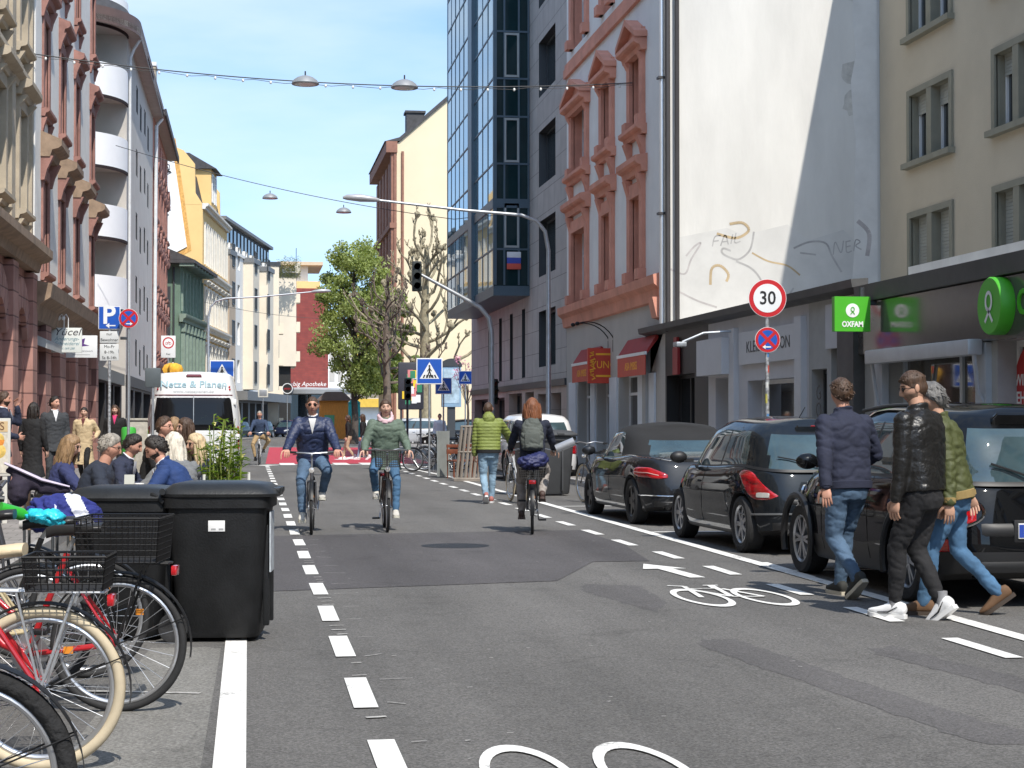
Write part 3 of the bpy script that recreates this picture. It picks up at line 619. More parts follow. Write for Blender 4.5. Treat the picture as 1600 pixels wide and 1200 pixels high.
# ---------------------------------------------------------------- right: grey stone office tower with glass bay
b = RB('office_tower', 72, 'grey stone office tower with a blue glass bay over the street')
STONE = Mbrick('grey stone slabs', (.44, .42, .40), (.40, .38, .365), (.2, .19, .18), 1.05, .72, .012, bump=.3, offset=0, var=.12)
STONEP = Mbrick('pink grey stone slabs', (.50, .40, .345), (.46, .37, .32), (.28, .22, .19), 1.0, .9, .01, bump=.3, offset=0, var=.12)
TG = M('blue mirror glass', (.07, .17, .21), .02, .35, var=.15, scale=.2, spec=1)
TGD = M('dark teal glass', (.012, .03, .034), .03, 0, var=.4, scale=.4, spec=.35)
TF = M('blue grey aluminium', (.085, .12, .15), .4, .5, var=.08)
yl = lambda u: 72-px(u, 300, X=9.1).y
m = MB(); W_ = 21.9; x0, x1 = yl(842), yl(868)
ops = [(x0, x1, z, z+1.75) for z in (3.15, 6.0, 8.85, 11.7, 14.55, 17.4)]
slit = [(yl(u)-.35, yl(u)+.35, 2.9, 5.2) for u in (765, 782, 799, 818)]
wall(m, W_, 2.6, 22, ops+slit, .3, 0, 2); shell(m, W_, 5, 0, 22)
gf = [(1, 5, .3, 2.3), (6, 9.5, .3, 2.3), (10.5, 13.5, .2, 2.4), (14.2, 16, .2, 2.4), (16.8, 18.4, .4, 2.3), (19.2, 21, .4, 2.3)]
wall(m, W_, 0, 2.6, gf, .4, 1)
m.box(0, W_, -.06, 0, 2.5, 2.7, 2)
m.build('wall', [STONE, STONEP, DGREY], b)
for o_ in ops: win(b, *o_[:4], .24, DGREY, GLASS, (.62,))
for o_ in slit: win(b, *o_[:4], .24, DGREY, GLASS, ())
for o_ in gf: win(b, *o_[:4], .3, DGREY, GLASSD)
ya = px(771, 300, X=7.9).y; xb0, xb1 = 72-70.2, 72-ya          # bay from far to near end
PR = 1.2; zl = [5.87]
for k in range(7): zl += [zl[-1]+1.2, zl[-1]+2.75] if k == 0 else [zl[-1]+1.25, zl[-1]+2.8]
m = MB(); m.box(xb0, xb1, -PR, 0, 5.55, 5.87); m.box(xb0+.08, xb1-.08, -PR+.08, 0, zl[-1], 22)
m.box(xb0-.03, xb1+.03, -PR-.03, .0, 8.42, 8.72)
for z in zl[1:]: m.box(xb0-.02, xb1+.02, -PR-.02, 0, z-.03, z+.03)
N = 10
for i in range(N+1):
    x = xb0+(xb1-xb0)*i/N; k = .03 if i not in (0, 6, N) else .07
    m.box(x-k, x+k, -PR-.015, -PR+.1, 5.9, zl[-1])
m.box(xb0+(xb1-xb0)*.57, xb0+(xb1-xb0)*.64, -PR-.12, -PR+.1, 5.6, 22)
for y in (-PR+.03, -.84, -.36, -.04): m.box(xb1-.08, xb1+.012, y-.03, y+.03, 5.9, zl[-1])
bay = m.build('glass_bay', TF, b)
p1, p2, p3 = MB(), MB(), MB()
for i, (z0, z1) in enumerate(zip(zl, zl[1:])):
    for j in range(N):
        a = xb0+(xb1-xb0)*j/N; e = random.uniform(-.004, .004)
        p1.add([(a, -PR+e, z0), (a+(xb1-xb0)/N, -PR-e, z0), (a+(xb1-xb0)/N, -PR-e, z1), (a, -PR+e, z1)], [(0, 1, 2, 3)])
p1.build('mirror_pane', TG, bay)
for i, (z0, z1) in enumerate(zip(zl, zl[1:])): MB().box(xb1-.03, xb1-.01, -PR+.01, -.01, z0, z1).build('window_pane' if i % 2 else 'spandrel_pane', TGD, bay)
wf = MB()
for k in (1, 3, 5): 
    z = zl[k*2-1 if k > 1 else 1]; 
for z0, z1 in ((zl[1], zl[2]), (zl[3], zl[4]), (zl[5], zl[6])):
    wf.box(xb1+.0, xb1+.03, -.84, -.78, z0+.05, z1-.05); wf.box(xb1, xb1+.03, -.42, -.36, z0+.05, z1-.05); wf.box(xb1, xb1+.03, -.78, -.42, z1-.12, z1-.05); wf.box(xb1, xb1+.03, -.78, -.42, z0+.05, z0+.12)
wf.build('casement', M('pale casement', (.34, .36, .36), .5), b)
fl = MB(); 
for i, c in enumerate(((.75, .75, .78), (.05, .08, .4), (.55, .06, .05))): fl.rbox(xb1+.01, xb1+.06, -.76, -.3, 6.98-.19*i-.19, 6.98-.19*i, .01, i)
tag(fl.build('window_flag', [M('flag %d' % i, c, .8) for i, c in enumerate(((.75, .75, .78), (.06, .09, .42), (.6, .1, .07)))], None, (9.1, 72, 0), R(-90)), 'small white, blue and red flag hung on the glass bay', 'flag')
# ---------------------------------------------------------------- right: white house with orange pink trim and its bare party wall
b = RB('stucco_house', 50.05, 'white house with orange pink window trim and large bare side wall')
OR_ = M('orange pink stone', (.64, .29, .205), .85, var=.16, scale=1.5, bump=.25, bscale=30)
LST = M('light stucco', (.76, .76, .74), .9, var=.07, scale=1, bump=.2)
GFR = M('grey ground floor render', (.44, .42, .39), .9, var=.1, scale=.7, bump=.15)
PARTY = M('party wall plaster', (.62, .605, .57), .92, var=.10, scale=.9, bump=.2, bscale=14, stretch=(1, 1, .3))
yo = lambda u: 50.05-px(u, 300, X=9.1).y
W_ = 12.15; ax = [(yo(893), yo(921)), (yo(940), yo(961)), (yo(984), yo(1009))]
m = MB(); ops = []
for i, (a, c) in enumerate(ax):
    for z, h in ((4.75, 2.0), (8.35, 1.95), (12.0, 2.0), (15.5, 2.0)): ops.append((a+.35, c-.35, z, z+h))
wall(m, W_, 4.5, 19.5, ops, .3, 0, 1)
gops = [(yo(905)-.2, yo(905)+1.7, .2, 2.6), (yo(942)-.8, yo(942)+.9, .2, 2.6), (yo(975)-.6, yo(975)+1.6, .2, 2.6)]
wall(m, W_, 0, 4.5, gops, .35, 2); m.add([(0, 0, 0), (0, 11, 0), (0, 11, 19.5), (0, 0, 19.5)], [(0, 1, 2, 3)], 0); m.add([(0, 0, 19.5), (W_, 0, 19.5), (W_, 11, 19.5), (0, 11, 19.5)], [(0, 1, 2, 3)], 0)
m.box(W_-.25, W_, .001, 11, 0, 19.5, 3)
m.prism([(.02, 4.12), (-.1, 4.15), (-.14, 4.4), (-.26, 4.5), (-.28, 4.70), (.02, 4.78)], -.05, W_+.02, 'x', 1)
m.prism([(.02, 3.7), (-.2, 3.75), (-.3, 4.2), (.02, 4.2)], W_-.45, W_+.03, 'x', 1)
m.box(-.02, W_, -.1, .01, 11.35, 11.6, 1); m.box(-.02, W_, -.06, .01, 11.6, 11.75, 1)
for a, c in ax:
    for z, h in ((4.75, 2.0), (8.35, 1.95), (12.0, 2.0)):
        surround(m, a+.35, c-.35, z, z+h, .33, .09, 1)
        m.box(a-.02, a+.36, -.2, .01, z, z+.25, 1); m.box(c-.36, c+.02, -.2, .01, z, z+.25, 1)
    hood(m, a-.2, c+.2, 7.6, .3, .36, 1, .06); hood(m, a-.14, c+.14, 8.36, .26, .24, 1)
    for x in (a+.15, c-.15): bracket(m, x, .28, 6.6, 7.22, .2, 1); bracket(m, x, .3, 7.62, 8.1, .2, 1); bracket(m, x, .24, 9.75, 10.06, .18, 1)
    pediment(m, a-.15, c+.15, 10.35, .32, .48, 1)
for x0, x1 in ((.55, gops[0][0]-.12), (gops[0][1]+.1, gops[1][0]-.1), (gops[1][1]+.1, gops[2][0]-.1), (gops[2][1]+.1, W_-.9)):
    if x1 > x0+.1: m.box(x0, x1, -.05, .01, .15, 2.55, 4)
m.build('wall', [LST, OR_, GFR, PARTY, M('pale blue grey paint', (.62, .66, .70), .7, var=.06)], b)
for o_ in ops: win(b, *o_[:4], .24, WFRAME, GLASS, (.5,), (.68,))
for o_ in gops: win(b, *o_[:4], .25, WFRAME, GLASSD, (.45,), (.8,))
dp = MB(); dp.tube([(W_+.14, -.1, 3.6), (W_+.14, -.1, 19.5)], .07, 10, 0); dp.tube([(W_+.34, -.02, 3.4), (W_+.34, -.02, 19.5)], .06, 10, 1); dp.tube([(W_+.12, .25, 3.6), (W_+.12, .25, 19.5)], .05, 8, 1)
for z in (6, 9, 12): dp.box(W_+.04, W_+.24, -.2, .0, z, z+.05, 1)
dp.build('downpipe', [M('pale zinc', (.72, .73, .74), .35, .6, var=.05), M('dark pipe', (.05, .045, .045), .5)], b)
# painted over band and graffiti on the party wall (plane Y = 37.9)
yw = 50.05-W_; gb = MB()
band = [(9.3, 3.4), (13.9, 3.4), (13.9, 5.1), (13.2, 5.75), (12.4, 5.5), (11.9, 5.85), (10.9, 5.6), (10.5, 5.75), (9.3, 5.5)]
gb.prism(band, yw-.004, yw-.001, 'y'); 
o = gb.build('overpaint_band', M('grey overpaint', (.575, .565, .54), .92, var=.08, scale=1.6), None); o.parent = b; o.matrix_parent_inverse = (Matrix.Translation((9.1, 50.05, 0)) @ rotm(R(-90))).inverted()
sb = MB(); zs_ = [3.5, 4.6, 5.3, 6.2, 6.9, 7.8, 8.3, 9.1, 9.7, 10.6, 11.3, 12.4, 13.2, 14.4, 15.8, 18]
sb.prism([(14.0, 3.5), (14.0, 18)]+[(13.42+random.uniform(-.06, .09), z) for z in zs_[::-1]], yw-.0055, yw-.0045, 'y')
for z, w in ((11.2, .3), (9.3, .35), (8.6, .25)): sb.prism([(13.4+w*math.cos(t)*random.uniform(.6, 1), z+.32*math.sin(t)*random.uniform(.6, 1)) for t in np.linspace(0, 6.0, 16)], yw-.0035, yw-.0025, 'y', 1)
o = sb.build('plaster_patch', [M('lighter plaster repair', (.66, .65, .625), .92, var=.08, scale=2), M('damp stain', (.50, .485, .45), .92, var=.2, scale=5)]); o.parent = b; o.matrix_parent_inverse = (Matrix.Translation((9.1, 50.05, 0)) @ rotm(R(-90))).inverted()
gr = MB()
def pw(u, v): q = px(u, v, Y=yw-.006); return q
def gst(pts, r=.018, mi=0):
    q = [pw(*p) for p in pts]; out = []
    for i in range(len(q)-1):
        p0, p1, p2, p3 = q[max(i-1, 0)], q[i], q[i+1], q[min(i+2, len(q)-1)]
        for k in range(5):
            t = k/5; out.append(.5*((2*p1)+(p2-p0)*t+(2*p0-5*p1+4*p2-p3)*t*t+(3*p1-p0-3*p2+p3)*t**3))
    out.append(q[-1]); n = len(out)
    L = [Vector((a.x, yw-.006, a.z)) for a in out]
    for i in range(n-1):
        d = (L[i+1]-L[i]).normalized(); pn = Vector((-d.z, 0, d.x))*r
        gr.add([L[i]+pn, L[i]-pn, L[i+1]-pn, L[i+1]+pn], [(0, 1, 2, 3)], mi)
for pts, r, mi in (([(1048, 420), (1070, 428), (1080, 405), (1095, 380), (1085, 385), (1072, 400)], .02, 1), ([(1120, 365), (1150, 372), (1170, 360), (1160, 348), (1140, 350)], .03, 2), ([(1178, 362), (1172, 390), (1155, 405), (1140, 402), (1128, 395), (1130, 388), (1142, 392)], .022, 0), ([(1110, 445), (1112, 420), (1125, 415), (1138, 428), (1135, 440)], .03, 2), ([(1150, 408), (1175, 420), (1190, 440), (1188, 455)], .022, 0), ([(1175, 395), (1200, 408), (1230, 415), (1250, 430)], .02, 2), ([(1240, 388), (1265, 378), (1290, 380), (1300, 400), (1315, 425)], .022, 0), ([(1250, 395), (1275, 398)], .02, 0), ([(1340, 345), (1358, 365), (1355, 400)], .05, 1), ([(1060, 455), (1090, 470), (1120, 480)], .02, 1), ([(1215, 455), (1225, 470), (1240, 450)], .02, 0)):
    gst(pts, r, mi)
for st_ in ('1113,385 1117,370 1126,368', '1115,377 1123,376', '1126,384 1133,367 1138,382', '1129,378 1136,377', '1142,381 1145,366', '1150,364 1148,379 1157,377', '1302,398 1305,378 1314,395 1318,376', '1322,378 1323,394 1331,392', '1322,386 1329,384', '1321,378 1329,376', '1334,392 1337,375 1344,378 1337,384 1346,390'):
    gst([tuple(map(float, p.split(','))) for p in st_.split()], .014, 0)
o = gr.build('graffiti', [M('faded grey spray', (.39, .38, .37), .9, var=.2), M('faded violet spray', (.45, .42, .41), .9, var=.2), M('faded ochre spray', (.47, .36, .22), .9, var=.25)]); o.parent = b; o.matrix_parent_inverse = (Matrix.Translation((9.1, 50.05, 0)) @ rotm(R(-90))).inverted()
# awnings, sign
RED = M('red awning', (.33, .02, .018), .7, var=.12, scale=3); ORS = M('orange red sign', (.50, .045, .02), .5, var=.1); YLW = M('sign yellow', (.80, .38, .02), .5)
for (ua, ub) in ((895, 926), (966, 1010)):
    a, c = (50.05-px(q, 300, X=8.82).y for q in (ua, ub)); t = MB()
    t.prism([(-.0, 3.36), (-.05, 3.4), (-.28, 3.04), (-.28, 2.96), (-.02, 3.3)], a, c, 'x', 0); t.box(a, c, -.33, -.27, 2.95, 3.02, 1); t.box(a+.03, c-.03, -.31, -.295, 2.5, 2.95, 2)
    t.text('ASIA IMBISS', .26, face_mat(((a+c)/2, -.312, 2.72), (1, 0, 0), (0, 0, 1)), 3, .002)
    t.build('awning', [RED, WHITE, ORS, YLW], b)
# restaurant projecting sign faces the camera
pc, pd = px(918, 544, Y=43.9), px(956, 599, Y=43.9)
sg = thing('restaurant_sign', 'red restaurant sign with yellow lettering and two arched lamps', 'sign', (pc.x, 43.9, 0)); w = pd.x-pc.x
m = MB().box(0, w, -.06, .06, pd.z, pc.z, 0); h = pc.z-pd.z; m.box(w, w+.05, -.08, .08, pd.z-.02, pc.z+.05, 2); m.box(w+.05, 9.12-pc.x, -.03, .03, pc.z-.2, pc.z-.14, 2)
m.text('YUNG', .27, face_mat((w*.64, -.064, pd.z+h*.52), (1, 0, 0), (0, 0, 1)), 1, .003, sx=.85)
for k, z in enumerate((.8, .18)): m.box(w*.32, w*.95, -.065, -.06, pd.z+h*z, pd.z+h*z+.05, 1)
for k in range(9): m.tube([(w*.16+.06*math.sin(k*1.7), -.064, pd.z+h*(.1+.09*k)), (w*.16+.09*math.cos(k*2.1), -.064, pd.z+h*(.15+.09*k)), (w*.16+.05, -.064, pd.z+h*(.17+.09*k))], .018, 5, 1)
m.build('sign_board', [ORS, YLW, DGREY], sg)
for yy in (-.35, .25):
    m = MB(); q = arc((w-.1-.6, pc.z-.1), .75, 20, 110, 8, 'xz', yy); m.tube(q, .015, 6); m.ell(q[-1], (.06, .06, .05)); m.box(w-.05, w+.02, yy-.03, yy+.03, pc.z-.1, pc.z+.2)
    m.build('lamp_arm', BLACK, sg)
# ---------------------------------------------------------------- right: single storey shops
yq = lambda u: px(u, 560, X=9.1).y
ys = [39.7, yq(1107), yq(1264), yq(1352), 15.0]
BLK = M('black fascia', (.016, .015, .015), .5, var=.2); GSHOP = M('pale grey panel', (.50, .50, .52), .7, var=.05); MIDG = M('concrete grey', (.36, .36, .35), .85, var=.1)
EAV = M('dark eaves', (.07, .068, .066), .6, var=.2); ROOFW = M('pale roof felt', (.5, .5, .48), .9, var=.1)
def shop(i, lab, name='shop_building', wallm=BLK):
    W_ = ys[i]-ys[i+1]-.01; b = RB(name, ys[i], lab, 9.1, 'shop'); return b, W_
b, W_ = shop(0, 'black fronted shop with a red bottle shaped sign')
m = MB(); wall(m, W_, 0, 3.4, [(W_*.35, W_*.8, .25, 2.45)], .35, 0); shell(m, W_, 4.8, 0, 3.4, 1); m.prism([(.05, 3.36), (-.05, 3.42), (-.2, 3.46), (-.22, 3.58), (.05, 3.6)], 0, W_+.009, 'x', 2); m.box(0, .35, -.12, .02, 0, 3.2, 3)
m.build('wall', [BLK, ROOFW, EAV, MIDG], b); win(b, W_*.35, W_*.8, .25, 2.45, .28, BLK, GLASSD, (.42, .8), ())
x = W_*.55; t = MB().prism([(x-.22, 2.45), (x+.22, 2.45), (x+.22, 3.0), (x+.13, 3.05), (x+.13, 3.25), (x-.13, 3.25), (x-.13, 3.05), (x-.22, 3.0)], -.08, -.02, 'y')
t.build('shop_emblem', M('dark red emblem', (.3, .02, .02), .5, var=.2), b)
b, W_ = shop(1, 'pale grey fashion shop with lettered fascia and flat roof')
xf = lambda u: ys[1]-yq(u)
m = MB(); wall(m, W_, 0, 3.4, [(xf(1118), xf(1145), .2, 2.3), (xf(1168), xf(1242), .3, 2.2)], .35, 0); shell(m, W_, 4.8, 0, 3.4, 1); m.prism([(.05, 3.36), (-.05, 3.42), (-.2, 3.46), (-.22, 3.58), (.05, 3.6)], 0, W_+.009, 'x', 2)
for u in (1150, 1255): m.box(xf(u)-.18, xf(u)+.18, -.1, .02, 0, 3.2, 3)
m.box(.0, xf(1147), -.25, -.0, 2.35, 3.05, 3); m.box(xf(1160), xf(1248), -.07, .0, 2.5, 3.1, 3)
m.text('KLEID FASHION', .3, face_mat((xf(1205), -.074, 2.8), (1, 0, 0), (0, 0, 1)), 4, .002, sx=1.25)
m.build('wall', [GSHOP, ROOFW, EAV, M('pale grey fascia', (.56, .565, .58), .6, var=.04), DGREY], b)
win(b, xf(1118), xf(1145), .2, 2.3, .28, WFRAME, GLASSD, ()); win(b, xf(1168), xf(1242), .3, 2.2, .28, WFRAME, GLASSD, ())
t = MB(); t.tube([(xf(1150), -.1, 3.15), (xf(1150)-.1, -.6, 3.12), (xf(1150)-.15, -1.0, 2.95)], .025, 6); t.rbox(xf(1150)-.3, xf(1150), -1.15, -.95, 2.86, 2.95, .02)
t.build('spotlight', GREY, b)
b, W_ = shop(2, 'narrow grey passage house with a dark slit window and black scrawl')
m = MB(); wall(m, W_, 0, 3.4, [(W_*.42, W_*.6, 1.9, 2.75), (W_*.05, W_*.34, .15, 2.3)], .25, 0); shell(m, W_, 4.8, 0, 3.4, 1); m.box(W_*.38, W_, -.06, .02, 2.6, 3.3, 2); m.box(W_*.72, W_-.01, -.18, .02, 0, 3.25, 3); m.prism([(.05, 3.36), (-.05, 3.42), (-.2, 3.46), (-.22, 3.58), (.05, 3.6)], 0, W_+.009, 'x', 3)
for k, ch in enumerate('GOZ'): m.text(ch, .34, face_mat((W_*.2, -.012, 1.9-.27*k), (1, 0, .3), (-.3, 0, 1)), 3, .002)
m.build('wall', [MIDG, ROOFW, GSHOP, EAV], b); win(b, W_*.42, W_*.6, 1.9, 2.75, .2, DGREY, GLASSD, ()); win(b, W_*.05, W_*.34, .15, 2.3, .2, DGREY, GLASSD, ())
b, W_ = shop(3, 'charity shop with dark glossy fascia, green round emblem and awning box')
xo = lambda u: ys[3]-yq(u)
FAS = M('glossy dark fascia', (.085, .08, .075), .12, var=.1, spec=.6)
m = MB(); wa, wb = xo(1385), xo(1535); wall(m, W_, 0, 3.25, [(wa, wb, .5, 2.45), (wb+.45, wb+3.2, .1, 2.45)], .35, 0); shell(m, W_, 4.8, 0, 3.25, 1)
m.box(-.02, W_, -.1, .0, 2.45, 3.2, 2); m.prism([(.05, 3.21), (-.16, 3.22), (-.18, 3.46), (.05, 3.5)], 0, W_, 'x', 3); m.box(.2, 5, .6, 3.5, 3.3, 3.75, 4)
for x in (wa-.12, wb+.12): m.box(x-.16, x+.16, -.08, .02, 0, 2.44, 5)
m.build('wall', [MIDG, ROOFW, FAS, EAV, M('white roof box', (.75, .74, .70), .8), M('pale grey pilaster', (.42, .45, .48), .6)], b)
SHG = M('shop glass', (.09, .085, .075), .03, 0, var=.4, scale=1.2, spec=.5, ior=2.1)
win(b, wa, wb, .5, 2.45, .25, M('pale blue frame', (.5, .56, .62), .5), SHG, (.62,), (), .08); win(b, wb+.45, wb+3.2, .1, 2.45, .25, WFRAME, GLASSD, (), (), .08)
t = MB().rbox(wa-.1, wb+.25, -.3, -.1, 2.28, 2.48, .03); t.tube([(wa-.05, -.2, 2.3), (wa-.05, -.12, 1.7), (wa, -.02, 1.5)], .03, 6); t.tube([(wb+.2, -.2, 2.3), (wb+.2, -.14, 1.8), (wb+.2, -.02, 1.6)], .03, 6)
t.build('awning_box', M('pale awning metal', (.5, .52, .54), .45, .3), b)
OXG = M('charity green', (.07, .42, .02), .45, var=.05); OXW = M('charity white', (.8, .8, .78), .5)
def emblem(mb, mat, r, mi):      # ring with two legs: a stick figure loop
    mb.add([], [])
    for (pts, w) in (([(r*.32*math.sin(t)*.9, r*.18+r*.36*math.cos(t)) for t in np.linspace(.45+3.14, 6.28-.45+3.14, 20)], r*.15), ([(-.1*r, -.12*r), (.34*r, -.62*r)], r*.15), ([(.1*r, -.12*r), (-.34*r, -.62*r)], r*.15)):
        for i in range(len(pts)-1):
            a, c = Vector(pts[i]), Vector(pts[i+1]); n = Vector((a.y-c.y, c.x-a.x)).normalized()*w/2; d = (c-a)*.06
            mb.add([mat @ Vector((*q, .004+i*1e-4)) for q in (a-n-d, a+n-d, c+n+d, c-n+d)], [(0, 3, 2, 1)], mi)
cx = xo(1580); t = MB(); t.lathe([(0, -.28), (.335, -.28), (.35, -.26), (.35, -.1)], (cx, 0, 2.85), 40, 'y', 0); emblem(t, face_mat((cx, -.282, 2.85), (1, 0, 0), (0, 0, 1)), .3, 1)
t.text('OXFAM', .42, face_mat((cx+1.15, -.104, 2.85), (1, 0, 0), (0, 0, 1)), 0, .02, bold=.008); t.build('fascia_emblem', [OXG, OXW], b)
ps = MB(); pcx = wb+.98; ps.lathe([(0, -.012), (.62, -.012), (.62, 0)], (pcx, .26, 1.82), 40, 'y', 0)
ps.text('WIR SUCHEN', .19, face_mat((pcx, .246, 1.96), (1, 0, 0), (0, 0, 1)), 1, .001, bold=.004); ps.text('EHRENAMT', .21, face_mat((pcx, .246, 1.74), (1, 0, 0), (0, 0, 1)), 1, .001, bold=.004); ps.box(pcx-.35, pcx+.4, .244, .247, 1.4, 1.44, 1); ps.build('poster', [M('poster red', (.48, .03, .03), .5), OXW], b)
# projecting green cube sign
pa, pb_ = px(1304, 463, Y=24.4), px(1360, 518, Y=24.4)
sg = thing('charity_sign', 'bright green square charity sign hanging from the shop eaves', 'sign', (pa.x, 24.4, 0)); w, h = pb_.x-pa.x, pa.z-pb_.z
m = MB().box(0, w, 0, .12, pb_.z, pa.z, 0); mt = face_mat((w*.5, -.003, pb_.z+h*.6), (1, 0, 0), (0, 0, 1))
m.lathe([(0, -.004), (h*.2, -.004), (h*.2, 0)], (w*.5, 0, pb_.z+h*.6), 28, 'y', 1); emblem(m, face_mat((w*.5, -.006, pb_.z+h*.6), (1, 0, 0), (0, 0, 1)), h*.17, 0)
m.text('OXFAM', h*.22, face_mat((w*.5, -.004, pb_.z+h*.2), (1, 0, 0), (0, 0, 1)), 1, .002, sx=.84, bold=.004); m.box(w, 9.12-pa.x if 9.12-pa.x > w+.05 else w+.3, .04, .08, pa.z-.12, pa.z-.06, 2); m.tube([(w*.8, .06, pa.z), (w*.8, .06, 3.4)], .04, 8, 2)
m.build('sign_board', [OXG, OXW, DGREY], sg)
# ---------------------------------------------------------------- right: beige block set back behind the shops
XB = 14.05; b = RB('beige_block', 37.85, 'beige rendered block with shuttered grey green windows, set back behind the shops', XB)
BEG = M('beige rough render', (.50, .43, .32), .95, var=.06, scale=.8, bump=.35, bscale=45); OLV = M('olive grey surround', (.24, .225, .17), .85, var=.1)
yb = lambda u: 37.85-px(u, 300, X=XB).y
m = MB(); W_ = 28; ops = []
zs = [(px(1456, v1, X=XB).z, px(1456, v0, X=XB).z) for v0, v1 in ((-72, 40), (135, 243), (332, 440))]
for u0, u1 in ((1424, 1486), (1558, 1625)):
    for z0, z1 in zs: ops.append((yb(u0), yb(u1), z0, z1))
for k in range(3):
    for z0, z1 in zs: ops.append((16+k*4, 18.2+k*4, z0, z1))
wall(m, W_, 0, 14.4, ops, .28, 0, 1); shell(m, W_, 9, 0, 14.4); m.box(-.0, W_+.2, -.35, 9.2, 14.4, 14.7, 2)
for o_ in ops:
    a, c, z0, z1 = o_[:4]; m.box(a-.15, a, -.05, .02, z0, z1+.0, 1); m.box(c, c+.15, -.05, .02, z0, z1, 1); m.box(a-.15, c+.15, -.05, .02, z1, z1+.13, 1); m.box(a-.22, c+.22, -.16, .05, z0-.12, z0, 1); m.box((a+c)/2-.13, (a+c)/2+.13, -.04, .25, z0, z1, 1)
m.build('wall', [BEG, OLV, ROOF], b)
for i, o_ in enumerate(ops):
    a, c, z0, z1 = o_[:4]; mid = (a+c)/2; sh = .3 if i % 3 < 2 else .97
    for e, f in ((a, mid-.13), (mid+.13, c)): win(b, e, f, z0, z1, .18, WFRAME, GLASS, (), (), .07, sh)
# ---------------------------------------------------------------- the street behind the camera (seen only in reflections)
for k, (y0, y1, mat, hh) in enumerate(((2, 24, BEIGE, 15), (-22, 1.9, WHT, 14), (-46, -22.1, REDL, 16))):
    b = LB('terrace_house', y0, ('beige', 'white', 'reddish')[k]+' terrace house behind the viewer on the sunny side'); m = MB(); W_ = y1-y0
    ops = [(1.5+i*3.4, 2.8+i*3.4, z, z+2) for i in range(int((W_-2)/3.4)) for z in (4.6, 8, 11.2)]; wall(m, W_, 0, hh, ops, .2, 0); shell(m, W_, 8, 0, hh); m.build('wall', [mat], b)
    pn = MB(); [pn.box(o_[0], o_[1], .15, .18, o_[2], o_[3]) for o_ in ops]; pn.build('glazing', GLASS, b)
for k, (y0, y1, mat, hh) in enumerate(((-12, 9.5, CREAM, 9.5), (-40, -12.1, TAN, 12))):
    b = RB('terrace_house', y1, ('cream', 'tan')[k]+' terrace house behind the viewer on the shady side', 9.6); m = MB(); W_ = y1-y0
    ops = [(1.5+i*3.4, 2.8+i*3.4, z, z+2) for i in range(int((W_-2)/3.4)) for z in (4.6, 7)]; wall(m, W_, 0, hh, ops, .2, 0); shell(m, W_, 8, 0, hh); m.build('wall', [mat], b)
    pn = MB(); [pn.box(o_[0], o_[1], .15, .18, o_[2], o_[3]) for o_ in ops]; pn.build('glazing', GLASS, b)
